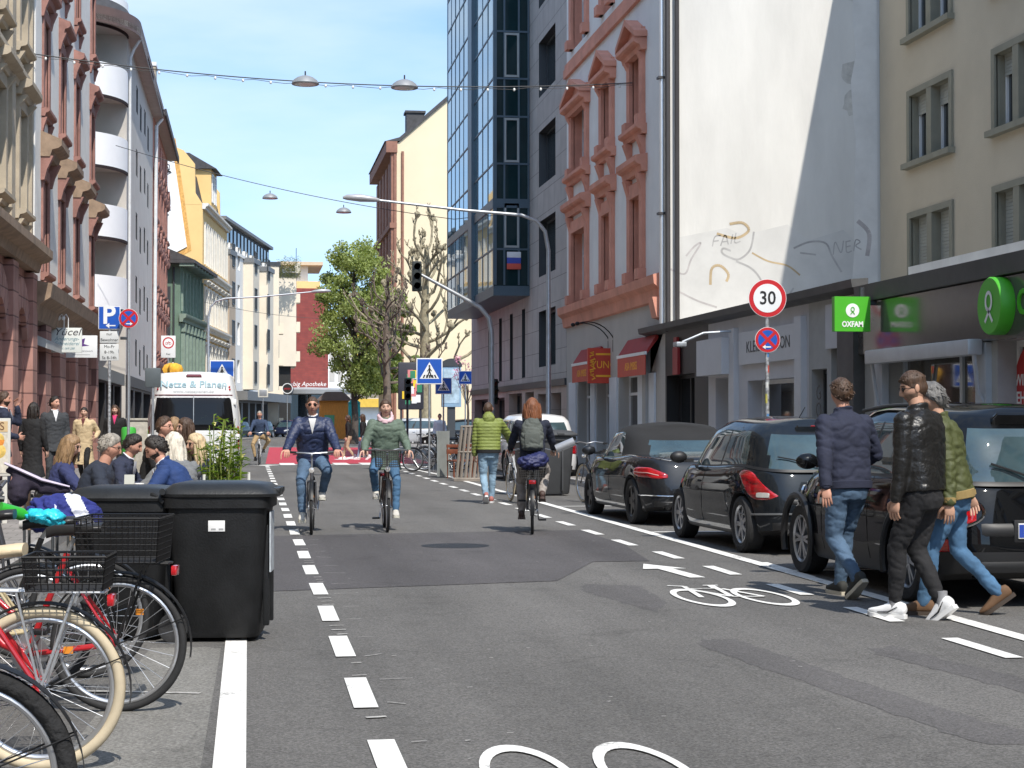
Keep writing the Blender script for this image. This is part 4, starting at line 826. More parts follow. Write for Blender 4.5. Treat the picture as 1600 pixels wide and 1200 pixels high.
# ================================================================ vehicles
def interp(pts, x):
    if x <= pts[0][0]: return pts[0][1]
    for (a, p), (b, q) in zip(pts, pts[1:]):
        if x <= b:
            t = (x-a)/(b-a); t = t*t*(3-2*t)*.5+t*.5; return p+(q-p)*t
    return pts[-1][1]
class Shell:   # stacked plan outlines; s in [-.5,.5] runs round the plan (0 = rear centre, s<0 = left side), t = 0..1 upwards
    def __init__(s, levels, z0, z1, nr=5., nf=4., N=160):
        s.lv, s.z0, s.z1, s.N = levels, z0, z1, N; s.rings = []
        for (t, w, yr, yf) in levels:
            mid, hl = (yr+yf)/2, (yf-yr)/2; P = []
            for i in range(2000):
                a = -math.pi/2-2*math.pi*i/2000; c_, s_ = math.cos(a), math.sin(a); n = nr if s_ < 0 else nf
                P.append((w*math.copysign(abs(c_)**(2/n), c_), mid+hl*math.copysign(abs(s_)**(2/n), s_)))
            P = np.array(P+P[:1]); d = np.r_[0, np.cumsum(np.hypot(*(P[1:]-P[:-1]).T))]; q = np.arange(N)/N*d[-1]
            s.rings.append(np.c_[np.interp(q, d, P[:, 0]), np.interp(q, d, P[:, 1])])
        s.rings = np.array(s.rings); s.t = np.array([l[0] for l in levels])
    def z(s, t, y): return interp(s.z0, y)*(1-t)+interp(s.z1, y)*t
    def P(s, a, t):
        f = (a % 1.)*s.N; i = int(f) % s.N; e = f-int(f); k = min(max(int(np.searchsorted(s.t, t))-1, 0), len(s.t)-2); u = (t-s.t[k])/(s.t[k+1]-s.t[k])
        r = s.rings[k]*(1-u)+s.rings[k+1]*u; p = r[i]*(1-e)+r[(i+1) % s.N]*e
        return Vector((p[0], p[1], s.z(t, p[1])))
    def nrm(s, a, t):
        da = s.P(a+.004, t)-s.P(a-.004, t); dt = s.P(a, min(1, t+.02))-s.P(a, max(0, t-.02)); n = dt.cross(da); return n.normalized() if n.length else Vector((0, 0, 1))
    def patch(s, mb, a0, a1, t0, t1, off=.008, mi=0, na=14, nt=8, pinch=0., skew=0.):
        def Q(i, j, o):
            v = j/nt; uu = i/na; ta = t0+(t1-t0)*v; aa = a0+(a1-a0)*uu+skew*(v-.5)
            if pinch: m_ = (t0+t1)/2; ta = m_+(ta-m_)*(1-pinch*abs(2*uu-1)**3)
            edge = min(i, na-i, j, nt-j); e = o if edge > 0 else -.012
            return s.P(aa, ta)+s.nrm(aa, ta)*e
        return mb.grid([[Q(i, j, off) for j in range(nt+1)] for i in range(na+1)], mi)
    def line(s, mb, pts, r=.004, off=.0, mi=0): return mb.tube([s.P(a, t)+s.nrm(a, t)*off for a, t in pts], r, 5, mi)
    def fill(s, mb, mi=0, glass=None, cap=.02, crown=6):
        vs = []; fs = []; ms = []; N = s.N; ts = list(s.t)
        for k, t in enumerate(ts):
            for p in s.rings[k]: vs.append((p[0], p[1], s.z(t, p[1])))
        for k in range(len(ts)-1):
            for i in range(N):
                fs.append((k*N+i, (k+1)*N+i, (k+1)*N+(i+1) % N, k*N+(i+1) % N)); ms.append(glass(i, k) if glass else mi)
        base = (len(ts)-1)*N; top = s.rings[-1]; my = (top[:, 1].min()+top[:, 1].max())/2; prev = base
        for c in range(1, crown+1):
            q = 1-c/(crown+.5); o = len(vs)
            for p in top:
                x = p[0]*q; y = my+(p[1]-my)*(1-(1-q)*.12) if c < crown else my+(p[1]-my)*.88
                vs.append((x, y, s.z(1, y)+cap*(1-q*q)))
            for i in range(N): fs.append((prev+i, o+i, o+(i+1) % N, prev+(i+1) % N)); ms.append(mi)
            prev = o
        h = N//2   # close the narrow slit along the centre line
        for i in range(h): a, b2, c2, d2 = prev+i, prev+i+1, prev+(N-i-1) % N, prev+(N-i) % N; fs.append((a, d2, c2, b2) if i else (a, c2, b2)); ms.append(mi)
        fs[-1] = fs[-1] if len(set(fs[-1])) == 4 else tuple(dict.fromkeys(fs[-1])); fs.append(tuple(range(N))[::1]); ms.append(mi)
        o = len(mb.v); mb.v += vs; mb.f += [tuple(o+i for i in f) for f in fs]; mb.m += ms; mb.sm += [True]*len(fs)
        return mb
def cut(me, cutters):    # boolean difference of wheel arches
    o = bpy.data.objects.new('tmp', me); COL.objects.link(o); tmp = []
    for c in cutters:
        k = bpy.data.objects.new('tmpc', c.mesh('c', list(me.materials), 0)); COL.objects.link(k); tmp.append(k)
        md = o.modifiers.new('b', 'BOOLEAN'); md.operation = 'DIFFERENCE'; md.object = k; md.solver = 'EXACT'
    dg = bpy.context.evaluated_depsgraph_get(); dg.update()
    r = bpy.data.meshes.new_from_object(o.evaluated_get(dg)); r.set_sharp_from_angle(angle=R(38))
    for k in tmp+[o]: bpy.data.objects.remove(k)
    return r
def paint(name, c, metal=.25): return M(name, c, .5, metal, var=.0, coat=.8, spec=0)
RUB = M('tyre rubber', (.017, .017, .018), .85, var=.2, scale=20, bump=.2)
ALLOY = M('alloy silver', (.42, .43, .45), .3, .8, var=.05); ALLOYD = M('alloy dark', (.02, .02, .022), .35, .5, var=.05)
CGL = M('car glass', (.04, .07, .08), .015, 0, var=.3, scale=2, spec=.5, ior=1.8)
TAIL = M('tail light red', (.36, .006, .010), .12, 0, var=.75, scale=5, coat=1., stretch=(1, 1, 5)); LENS = M('lamp lens clear', (.6, .58, .55), .08, .3, var=.15, scale=20, coat=1.)
PLATE = M('number plate white', (.72, .72, .7), .45, var=.05); EUB = M('plate blue', (.02, .06, .35), .5)
TRIM = M('black trim', (.013, .013, .014), .5, var=.1)
WHL = {}
def wheel(parent, x, y, r, w, style, side, rm=ALLOY):
    k = (r, w, style, side, rm.name)
    if k not in WHL:
        t = MB(); ri = r*.68
        t.lathe([(ri, -w*.42), (r*.80, -w*.5), (r*.94, -w*.48), (r, -w*.36), (r, w*.36), (r*.94, w*.48), (r*.80, w*.5), (ri, w*.42), (ri, -w*.42)], n=40, axis='x')
        a = MB(); e = side*w*.40
        a.lathe([(ri*.93, -e), (ri*1.02, e*1.02), (ri*.97, e*1.1), (ri*.90, e*.9), (ri*.89, -e*.2)], n=40, axis='x'); a.lathe([(.0, e*.2), (ri*.9, e*.15)], n=24, axis='x', mi=1); a.lathe([(0, e*.98), (r*.1, e*.96), (r*.12, e*.5)], n=16, axis='x')
        ns = style[0]; dbl = style[1]
        for i in range(ns):
            for d in ((-dbl, dbl) if dbl else (0,)):
                q = 2*math.pi*i/ns; q1 = q+d; q0 = q+d*.6; c1, c0 = Vector((0, math.cos(q1), math.sin(q1))), Vector((0, math.cos(q0), math.sin(q0))); n1 = Vector((0, -math.sin(q1), math.cos(q1)))
                sw = style[2]; A = Vector((e*.92, 0, 0)); B = Vector((e*.90, 0, 0)); D = Vector((-e*.35, 0, 0))
                P = [A+c0*r*.07-n1*sw, A+c0*r*.07+n1*sw, B+c1*ri*.94+n1*sw*.9, B+c1*ri*.94-n1*sw*.9]
                a.add(P+[p+D for p in P], [(0, 1, 2, 3) if side > 0 else (3, 2, 1, 0), (0, 4, 5, 1), (1, 5, 6, 2), (2, 6, 7, 3), (3, 7, 4, 0)])
        WHL[k] = (t.mesh('wheel', RUB, 30), a.mesh('rim', [rm, ALLOYD], 30))
    o = put('wheel', WHL[k][0], parent, (x, y, r)); put('rim', WHL[k][1], o); return o
def car(name, label, sp, loc, rz, cat='car'):
    o = thing(name, label, cat, loc, rz); W2, wb, r = sp['w'], sp['wb'], sp['r']; yr, yf = sp['yr'], sp['yf']
    body = Shell([(0, W2*.93, yr+.12, yf-.15), (.06, W2*.97, yr+.03, yf-.06), (.28, W2*1.0, yr-.0, yf), (.5, W2*1.0, yr+.02, yf-.01), (.56, W2*1.005, yr+.03, yf-.03), (.74, W2*.995, yr+.07, yf-.12), (.90, W2*.965, yr+.12, yf-.22), (.97, W2*.94, yr+.15, yf-.28), (1, W2*.90, yr+.2, yf-.34)], [(yr, .24), (yr+.5, .19), (yf-.6, .19), (yf, .23)], sp['belt'], 5.2, sp.get('nf', 3.6))
    P_ = sp['paint']; mb = MB(); body.fill(mb, 0, lambda i, k: 1 if k == 0 or (sp.get('clad') and k <= 1) else 0, .025, 8)
    me = mb.mesh('body', [P_, TRIM], 38)
    cs = []
    for sx in (-1, 1):
        for y in (-wb/2, wb/2):
            x = sx*(W2-.13); cs.append(MB().lathe([(r+sp.get('gap', .045), -.22), (r+sp.get('gap', .045), .3)] if sx > 0 else [(r+sp.get('gap', .045), -.3), (r+sp.get('gap', .045), .22)], (x, y, r+.01), 36, 'x', mi=1, smooth=True))
    bo = put('body', cut(me, cs), o)
    cab = Shell([(0, W2*.945, *sp['c0']), (.06, W2*.925, sp['c0'][0]+.02, sp['c0'][1]-.05)]+[(t, W2*(.925-.165*t**1.25), sp['c0'][0]*(1-t)+sp['c1'][0]*t-.05*math.sin(math.pi*t), sp['c0'][1]*(1-t)+sp['c1'][1]*t+.05*math.sin(math.pi*t)) for t in (.2, .35, .5, .65, .8)]+[(.88, W2*.745, sp['c1'][0]-.02, sp['c1'][1]+.03), (.96, W2*.70, sp['c1'][0]+.02, sp['c1'][1]-.02), (1, W2*.64, sp['c1'][0]+.08, sp['c1'][1]-.1)], [(y, z-.035) for y, z in sp['belt']], sp['roof'], 4.6, 4.2)
    side_iv = sp['win']; soft = sp.get('soft'); rg = sp.get('rg', .74)
    def gl(i, k):
        tm = (cab.t[k]+cab.t[k+1])/2; p = (cab.rings[k][i]+cab.rings[k][(i+1) % cab.N])/2; R_ = cab.rings[k]; w = R_[:, 0].max(); y0, y1 = R_[:, 1].min(), R_[:, 1].max(); v = (p[1]-y0)/(y1-y0)
        if tm < .05: return 2
        if tm > .83: return 0
        ax = abs(p[0])/w
        if ax > .93:
            for a, b in side_iv:
                if a < v < b: return 1
            return 2 if side_iv[0][0] < v < side_iv[-1][1] else 0
        if v < .3 and ax < rg and (not soft or .12 < tm < .62): return 1
        if v > .7 and ax < .86: return 1
        return 0
    cb = cab.fill(MB(), 0, gl, sp.get('crown', .05)).build('cabin', [sp.get('top', P_), CGL, TRIM], o)
    for y in (-wb/2, wb/2):
        for sx in (-1, 1): wheel(o, sx*(W2-.12), y, r, .215, sp['spoke'], sx, sp.get('rimm', ALLOY))
    for sx in (-1, 1):
        tl = MB(); a0, a1, t0, t1 = sp['tail']
        body.patch(tl, sx*a0, sx*a1, t0, t1, .014, 0, 16, 8, sp.get('pinch', .4), sx*sp.get('tskew', 0)); tlo = tl.build('tail_light', TAIL, o, ang=60, fix=True)
        if sp.get('inner'): i0, i1, j0, j1 = sp['inner']; k = MB(); body.patch(k, sx*i0, sx*i1, j0, j1, .019, 0, 8, 4, .3); k.build('lamp_insert', LENS, tlo, fix=True)
        h0 = .5-sp.get('hl', .085); k = MB(); body.patch(k, sx*h0, sx*(h0+.05), .62, .86, .012, 0, 12, 6, .5); k.build('headlight', LENS, o, fix=True)
        m = MB(); ym = sp['c0'][1]-.42; zm = interp(sp['belt'], ym)+.09; m.ell((sx*(W2+.09), ym, zm), (.11, .07, .075)); m.box(min(sx*(W2-.1), sx*W2), max(sx*(W2-.1), sx*W2), ym-.02, ym+.02, zm-.06, zm-.02); m.build('wing_mirror', sp.get('mir', P_), o)
        if sp.get('clad'):
            for y in (-wb/2, wb/2): m = MB(); m.tube([(sx*(W2+.004), y+(r+.075)*math.cos(q), r+.01+(r+.075)*math.sin(q)) for q in np.linspace(-.35, math.pi+.35, 24)], .035, 8); m.build('arch_cladding', TRIM, o)
    d = MB()
    for s_ in (-1, 1):
        for a in sp['seam']: body.line(d, [(s_*(a+.004*math.sin(3*t)), t) for t in np.linspace(.12, .97, 9)], .004)
        body.line(d, [(s_*a, .60) for a in np.linspace(.09, .40, 30)], .003); 
    d.build('door_gap', TRIM, bo)
    for s_ in (-1, 1): h = MB(); body.patch(h, s_*sp['hnd'], s_*(sp['hnd']+.018), .72, .765, .028, 0, 6, 4); h.build('door_handle', sp.get('hm', P_), o, fix=True)
    pz = sp['plate']; q = body.P(0, pz); m = MB(); m.rbox(-.26, .26, q.y-.028, q.y-.012, q.z-.06, q.z+.06, .004, 0); m.box(-.255, -.215, q.y-.031, q.y-.02, q.z-.05, q.z+.05, 1); m.rbox(-.29, .29, q.y-.016, q.y+.03, q.z-.09, q.z+.085, .01, 2); m.build('number_plate', [PLATE, EUB, TRIM], o)
    rb = MB(); body.patch(rb, -.07, .07, .03, .2, .012, 0, 20, 4); rb.build('rear_bumper', TRIM, o, fix=True)
    ex = MB(); ex.lathe([(.03, 0), (.036, 0), (.036, .15)], (-W2*.62, yr-.02, .27), 18, 'y'); ex.lathe([(0, .02), (.03, .02)], (-W2*.62, yr-.02, .27), 12, 'y', 1); ex.build('exhaust', [CHROME, DARKIN], o)
    for k in sp.get('extra', ()): k(o, body, cab)
    return o
DKP = paint('graphite paint', (.012, .015, .019), .35); BLP = paint('black paint', (.004, .0043, .005), .0); MBP = paint('dark grey paint', (.02, .0215, .025), .4)
def ex_hatch(o, b, c):
    m = MB(); c.patch(m, -.045, .045, .85, .95, .05, 0, 16, 4); m.build('roof_spoiler', DKP, o, fix=True)
    m = MB(); c.patch(m, -.016, .016, .865, .905, .062, 0, 8, 3); m.build('brake_light', TAIL, o, fix=True)
    m = MB(); c.line(m, [(0, .02), (.012, .1), (.04, .22), (.07, .3)], .008, .03); m.build('wiper', TRIM, o)
    m = MB(); m.tube([(0, -.75, 1.44), (0, -1.05, 1.62)], .005, 5); m.build('antenna', TRIM, o)
    m = MB(); b.line(m, [(s, .31) for s in np.linspace(-.12, .12, 24)], .012, .006); m.build('bumper_strip', M('satin strip', (.25, .26, .27), .3, .6), o)
    m = MB(); b.patch(m, -.05, .05, .44, .56, .01, 0, 14, 4); m.build('plate_recess', TRIM, o, fix=True)
HATCH = dict(w=.865, wb=2.54, r=.315, yr=-1.93, yf=2.05, paint=DKP, belt=[(-1.95, .93), (-1.2, .99), (0, .95), (.9, .93), (1.4, .86), (2.05, .66)], roof=[(-1.9, 1.36), (-1.1, 1.45), (-.3, 1.475), (.5, 1.44), (1.2, 1.3)], c0=(-1.82, 1.28), c1=(-1.38, .38), win=[(.17, .44), (.46, .83)], tail=(.072, .116, .5, .95), tskew=.034, inner=(.066, .088, .53, .66), spoke=(7, 0, .026), seam=(.262,), hnd=.275, plate=.5, extra=(ex_hatch,), mir=TRIM, hm=DKP, rg=.8)
def ex_cab(o, b, c):
    m = MB(); b.line(m, [(s, .985) for s in np.linspace(-.42, .42, 80)], .009, .004); m.build('chrome_belt_strip', CHROME, o)
    m = MB(); b.line(m, [(s, .30) for s in np.linspace(.1, -.1, 20)], .008, .006); m.build('bumper_strip', CHROME, o)
    for sx in (-1, 1):
        m = MB(); b.patch(m, sx*.055, sx*.112, .70, .735, .02, 0, 14, 3); m.build('lamp_insert', M('lamp strip pale', (.75, .45, .42), .15, coat=1.), o, fix=True)
CABRIO = dict(w=.893, wb=2.76, r=.325, yr=-2.2, yf=2.35, paint=MBP, top=M('black canvas', (.017, .017, .018), .95, var=.12, bump=.2, bscale=90, sheen=.3), soft=True, belt=[(-2.2, .84), (-1.9, .95), (-1.2, .985), (0, .93), (1.0, .92), (1.5, .85), (2.35, .62)], roof=[(-1.5, 1.2), (-1.0, 1.345), (-.3, 1.4), (.3, 1.37), (1.2, 1.2)], c0=(-1.62, 1.28), c1=(-.82, .42), win=[(.33, .58), (.59, .86)], tail=(.045, .118, .62, .83), spoke=(5, 0, .05), rimm=ALLOYD, seam=(.235,), hnd=.25, plate=.52, pinch=.75, extra=(ex_cab,), hm=CHROME)
def ex_mini(o, b, c):
    for sx in (-1, 1):
        m = MB(); n = 28; q = [(.076+.028*math.cos(a), .69+.17*math.sin(a)) for a in np.linspace(0, 2*math.pi, n)]; b.line(m, [(sx*x, y) for x, y in q], .014, .012); m.build('lamp_ring', CHROME, o)
        m = MB(); b.patch(m, sx*.068, sx*.088, .27, .42, .014, 0, 6, 6); m.build('rear_reflector', TAIL, o, fix=True)
        m = MB(); h = .425; b.line(m, [(sx*(h+.027*math.cos(a)), .72+.15*math.sin(a)) for a in np.linspace(0, 2*math.pi, 28)], .016, .014); m.build('headlight_ring', CHROME, o)
        m = MB(); m.tube([(sx*.62, y, 1.55+.05*math.sin(math.pi*(y+1.6)/2)) for y in np.linspace(-1.5, .3, 12)], .018, 8); m.build('roof_rail', BLACK, o)
    m = MB(); c.patch(m, -.05, .05, .84, .94, .09, 0, 16, 4); m.build('roof_spoiler', BLP, o, fix=True)
    m = MB(); b.patch(m, -.055, .055, .42, .60, .012, 0, 14, 4); m.build('plate_recess', TRIM, o, fix=True)
    m = MB(); b.line(m, [(s, .99) for s in np.linspace(-.45, .45, 80)], .01, .004); m.build('chrome_belt_strip', CHROME, o)
    m = MB(); c.line(m, [(.0, .0), (.01, .12), (.05, .3)], .01, .03); m.build('wiper', TRIM, o)
MINI = dict(w=.905, wb=2.67, r=.335, yr=-2.1, yf=2.13, paint=BLP, belt=[(-2.1, .98), (-1.5, 1.03), (0, 1.01), (.9, 1.0), (1.5, .95), (2.13, .74)], roof=[(-2, 1.5), (-1.2, 1.565), (-.3, 1.58), (.5, 1.55), (1.2, 1.42)], c0=(-1.98, 1.2), c1=(-1.72, .52), win=[(.04, .20), (.22, .52), (.54, .87)], tail=(.052, .104, .52, .86), spoke=(6, .17, .016), seam=(.2, .31), hnd=.21, plate=.5, clad=True, extra=(ex_mini,), hm=CHROME, pinch=.5, gap=.06)
car('parked_car', 'black compact crossover with chrome ringed tail lights, parked beside the three walkers', MINI, (6.16, 15.07, 0), R(.6))
car('parked_car', 'graphite three door hatchback with big red corner lamps, parked in the row', HATCH, (6.23, 20.35, 0), R(1.6))
car('parked_car', 'dark grey convertible with black canvas top, parked in the row', CABRIO, (6.22, 25.95, 0), R(1.5))
SUV = dict(MINI, w=.9, paint=paint('white car paint', (.62, .62, .62), .0), extra=(), clad=False, win=[(.04, .2), (.22, .52), (.54, .87)], top=paint('white car paint', (.62, .62, .62)))
car('parked_car', 'white car with dark rear window behind the red haired cyclist', SUV, (7.0, 43.6, .02), R(1))
car('parked_car', 'dark estate car side on behind the crossing signs', dict(CABRIO, soft=False, top=BLP, paint=BLP, roof=[(-2.1, 1.3), (-1.5, 1.46), (-.3, 1.52), (.3, 1.48), (1.2, 1.3)], c0=(-2.1, 1.28), c1=(-1.75, .42), win=[(.05, .25), (.27, .55), (.57, .87)], extra=(), spoke=(6, 0, .03), rimm=ALLOY, rg=.8), (12.1, 101, 0), R(82))
car('parked_car', 'pale car half hidden behind the crossing sign poles', dict(SUV, paint=paint('silver car paint', (.5, .51, .53), .3), top=paint('silver car paint', (0, 0, 0))), (9.3, 103, 0), R(80))
PET = paint('petrol car paint', (.02, .05, .055), .3)
for i, (x, y, r_, l) in enumerate(((.9, 152, 12, 'petrol coloured car parked before the grey canopies, near the distant cyclist'), (3.4, 158, 12, 'dark blue car parked before the pharmacy'), (-1.1, 146, 10, 'green grey car parked under the canopies at the left'))):
    car('parked_car', l, dict(HATCH, paint=(PET, paint('navy car paint', (.015, .02, .045), .3), PET)[i], extra=()), (x, y, 0), R(160))
# white van seen from behind
o = thing('delivery_van', 'white high roof van seen from behind with company lettering over dark rear windows', 'van', (-1.16, 40.3, 0), R(.5))
VW = paint('van white', (.70, .70, .69), 0.)
vs = Shell([(0, .93, -2.75, 2.7), (.05, .98, -2.8, 2.8), (.4, 1.0, -2.8, 2.8), (.55, .99, -2.79, 2.5), (.75, .93, -2.74, 2.1), (.92, .86, -2.68, 1.75), (.975, .82, -2.62, 1.6), (1, .74, -2.5, 1.5)], [(-3, .3), (3, .3)], [(-3, 2.47), (1.5, 2.47), (2.8, 2.35)], 7, 4)
me = vs.fill(MB(), 0, None, .04).mesh('body', [VW, TRIM], 35)
put('body', cut(me, [MB().lathe([(.4, -.3), (.4, .3)], (s*.87, y, .36), 30, 'x', mi=1) for s in (-1, 1) for y in (-1.75, 1.75)]), o)
for s in (-1, 1):
    for y in (-1.75, 1.75): wheel(o, s*.86, y, .345, .22, (6, 0, .03), s)
    if s < 0: m = MB(); vs.patch(m, -.068, .068, .42, .785, .012, 0, 24, 8); m.build('rear_window', M('van glass', (.008, .008, .009), .06, var=0, spec=.3), o, fix=True)
    m = MB(); vs.patch(m, s*.0755, s*.085, .24, .5, .02, 0, 4, 8); m.build('tail_light', TAIL, o, fix=True)
    for t in (.38, .72): m = MB(); q = vs.P(s*.074, t); m.rbox(q.x-.05, q.x+.05, q.y-.05, q.y+.02, q.z-.06, q.z+.06, .015); m.build('door_hinge', VW, o)
    for t in (.84, .865): m = MB(); q = vs.P(s*.066, t); m.ell((q.x, q.y-.01, q.z), (.025, .02, .025), nu=8, nv=6); m.build('marker_light', TAIL, o)
m = MB(); vs.patch(m, -.016, .016, .952, .985, .03, 0, 10, 4); m.build('brake_light', M('dark red lens', (.12, .01, .015), .2, coat=1.), o, fix=True)
m = MB(); vs.line(m, [(0, t) for t in np.linspace(.1, .78, 12)], .010, .012); vs.line(m, [(s, .785) for s in np.linspace(-.07, .07, 12)], .012, .008, 1); m.build('door_gap', [GREY, M('maroon edge', (.14, .02, .03), .5)], o)
q = vs.P(0, .865); tg = vs.P(0, .90)-vs.P(0, .83); m = MB(); m.text('Netze & Planen', .20, face_mat((0, q.y-.012+tg.y*.05/tg.z, q.z+.05), (1, 0, 0), tg), 0, .002, sx=1.1, bold=.002); m.text('www.netzeplanen.de', .10, face_mat((0, q.y-.012-tg.y*.09/tg.z, q.z-.09), (1, 0, 0), tg), 1, .002)
m.build('lettering', [M('pale blue lettering', (.30, .46, .52), .6), M('grey lettering', (.5, .52, .52), .6)], o)
# ================================================================ people
V = Vector
def ik(a, t, l1, l2, pole):
    a, t, pole = V(a), V(t), V(pole); d = t-a; L = min(d.length, (l1+l2)*.997); dn = d.normalized(); t = a+dn*L
    x = (l1*l1-l2*l2+L*L)/(2*L); h = math.sqrt(max(0, l1*l1-x*x)); p = pole-dn*pole.dot(dn); p = p.normalized() if p.length > 1e-6 else dn.orthogonal().normalized()
    return a+dn*x+p*h, t
def limb(mb, pts, rad, n=14, mi=None):
    P = []; Rr = []
    for i in range(len(pts)-1):
        k = 5
        for j in range(k): t = j/k; P.append(V(pts[i]).lerp(V(pts[i+1]), t)); Rr.append(rad[i]*(1-t)+rad[i+1]*t)
    P.append(V(pts[-1])); Rr.append(rad[-1]); mb.tube(P, Rr, n, mi)
    for p, r in zip(pts, rad): mb.ell(p, (r, r, r), nu=n, nv=8, mi=mi)
def rings(mb, R_, n=24, mi=None, ex=2.4):      # closed loft of superellipse rings: (centre, rx, ry, right, fwd)
    vs = []
    for c, rx, ry, r, f in R_:
        for j in range(n):
            q = 2*math.pi*j/n; a, b = math.cos(q), math.sin(q); vs.append(V(c)+V(r)*rx*math.copysign(abs(a)**(2/ex), a)+V(f)*ry*math.copysign(abs(b)**(2/ex), b))
    k = len(R_); fs = [(i*n+j, i*n+(j+1) % n, (i+1)*n+(j+1) % n, (i+1)*n+j) for i in range(k-1) for j in range(n)]
    fs += [tuple(range(n))[::-1], tuple(range((k-1)*n, k*n))]; mb.add(vs, fs, mi, True)
def blob(name, mb, mats, parent, voxel=.014, smooth=3, wr=.0, wf=12., matf=None, disp=None, extra=None, fac=.5):
    o = bpy.data.objects.new('tmp', mb.mesh('tmp', [BLACK], 0)); COL.objects.link(o)
    md = o.modifiers.new('r', 'REMESH'); md.mode = 'VOXEL'; md.voxel_size = voxel; md.adaptivity = 0
    ms = o.modifiers.new('s', 'SMOOTH'); ms.factor = fac; ms.iterations = smooth
    dg = bpy.context.evaluated_depsgraph_get(); me = bpy.data.meshes.new_from_object(o.evaluated_get(dg)); bpy.data.objects.remove(o); me.name = name
    n = len(me.vertices); co = np.empty(n*3); me.vertices.foreach_get('co', co); co = co.reshape(-1, 3)
    if wr or disp:
        no = np.empty(n*3); me.vertices.foreach_get('normal', no); no = no.reshape(-1, 3); d = np.zeros(n); sd = random.uniform(0, 99)
        if wr:
            for i in range(n):
                p = co[i]; q = V((p[0]*wf*.6+sd+p[2]*3, p[1]*wf*.6, p[2]*wf*1.1)); a = noise.noise(q); b = noise.noise(q*2.6+V((0, 0, p[0]*9)))
                d[i] = -wr*.9*math.exp(-(a/.16)**2)+wr*.35-wr*.45*math.exp(-(b/.14)**2)+wr*.3*noise.noise(q*.6)
        if disp: d = d+np.array([disp(*p) for p in co])
        co = co+no*d[:, None]; me.vertices.foreach_set('co', co.ravel())
    me.materials.clear()
    for m in mats: me.materials.append(m)
    f = len(me.polygons); me.polygons.foreach_set('use_smooth', [True]*f)
    if matf: me.polygons.foreach_set('material_index', [matf(p.center) for p in me.polygons])
    if extra:
        e = extra.mesh('e', mats, 50); bm = bmesh.new(); bm.from_mesh(me); bm.from_mesh(e); bm.to_mesh(me); bm.free()
    me.update(); return put(name, me, parent)
def _head():
    nu, nv = 72, 48; vs = []; 
    for i in range(nv+1):
        th = math.pi*i/nv
        for j in range(nu):
            u = (j/nu)*2-1; ph = math.pi*math.copysign(abs(u)**1.35, u); x, y, z = math.sin(th)*math.sin(ph), math.sin(th)*math.cos(ph), math.cos(th)
            X, Y, Z = .078*x, (.089 if y > 0 else .102)*y, .116*z
            if Z < -.01: k = min(1, (-.01-Z)/.108); X *= 1-.30*k**1.6; Y = Y*(1-.10*k) if y > 0 else Y*(1-.42*k**1.1)
            if y > 0: X *= 1+.05*math.exp(-((Z+.02)/.03)**2)
            g = lambda cx, cz, sx, sz: math.exp(-((X-cx)/sx)**2-((Z-cz)/sz)**2)
            if y > 0:
                k = y; nz = math.exp(-(X/.0125)**2)*max(0, min(1, (.03-Z)/.055))*(1 if Z > -.03 else math.exp(-((Z+.03)/.010)**2))
                Y += k*(.025*nz+.007*g(0, .034, .05, .012)-.011*(g(.031, .012, .017, .011)+g(-.031, .012, .017, .011))+.004*(g(.042, -.022, .02, .02)+g(-.042, -.022, .02, .02)) + .006*g(0, -.062, .02, .007)-.003*g(0, -.077, .025, .006)+.009*g(0, -.1, .024, .014)+.004*(g(.011, -.03, .007, .007)+g(-.011, -.03, .007, .007)))
            vs.append((X, Y, Z))
    fs = []; ms = []
    for i in range(nv):
        for j in range(nu):
            f = (i*nu+j, (i+1)*nu+j, (i+1)*nu+(j+1) % nu, i*nu+(j+1) % nu); c = sum((V(vs[q]) for q in f), V())/4; m = 0
            if c.y > .05:
                if abs(c.z+.0625) < .0085 and abs(c.x) < .024-abs(c.z+.0625)*.9: m = 1
                if .028 < c.z < .037 and .012 < abs(c.x) < .047: m = 2
            fs.append(f); ms.append(m)
    return vs, fs, ms
HV, HF, HM = _head()
SKIN = {k: M('skin '+k, c, .55, var=.09, scale=14, bump=.05) for k, c in (('fair', (.56, .34, .25)), ('warm', (.47, .27, .185)), ('ruddy', (.52, .27, .19)))}
LIP = M('lips', (.36, .13, .11), .5, var=0); EYEM = M('eye', (.03, .022, .018), .1, var=0); SG = M('sunglass lens', (.01, .008, .008), .05, var=0)
def hairmat(n, c): return M('hair '+n, c, .5, var=.45, scale=30, stretch=(1, 1, .15), bump=.6, bscale=90)
HAIR = {k: hairmat(k, c) for k, c in (('dark', (.018, .013, .010)), ('brown', (.065, .035, .02)), ('auburn', (.19, .07, .03)), ('blond', (.55, .42, .25)), ('platinum', (.66, .60, .50)), ('grey', (.13, .125, .12)), ('silver', (.30, .27, .23)), ('dkblond', (.26, .16, .08)))}
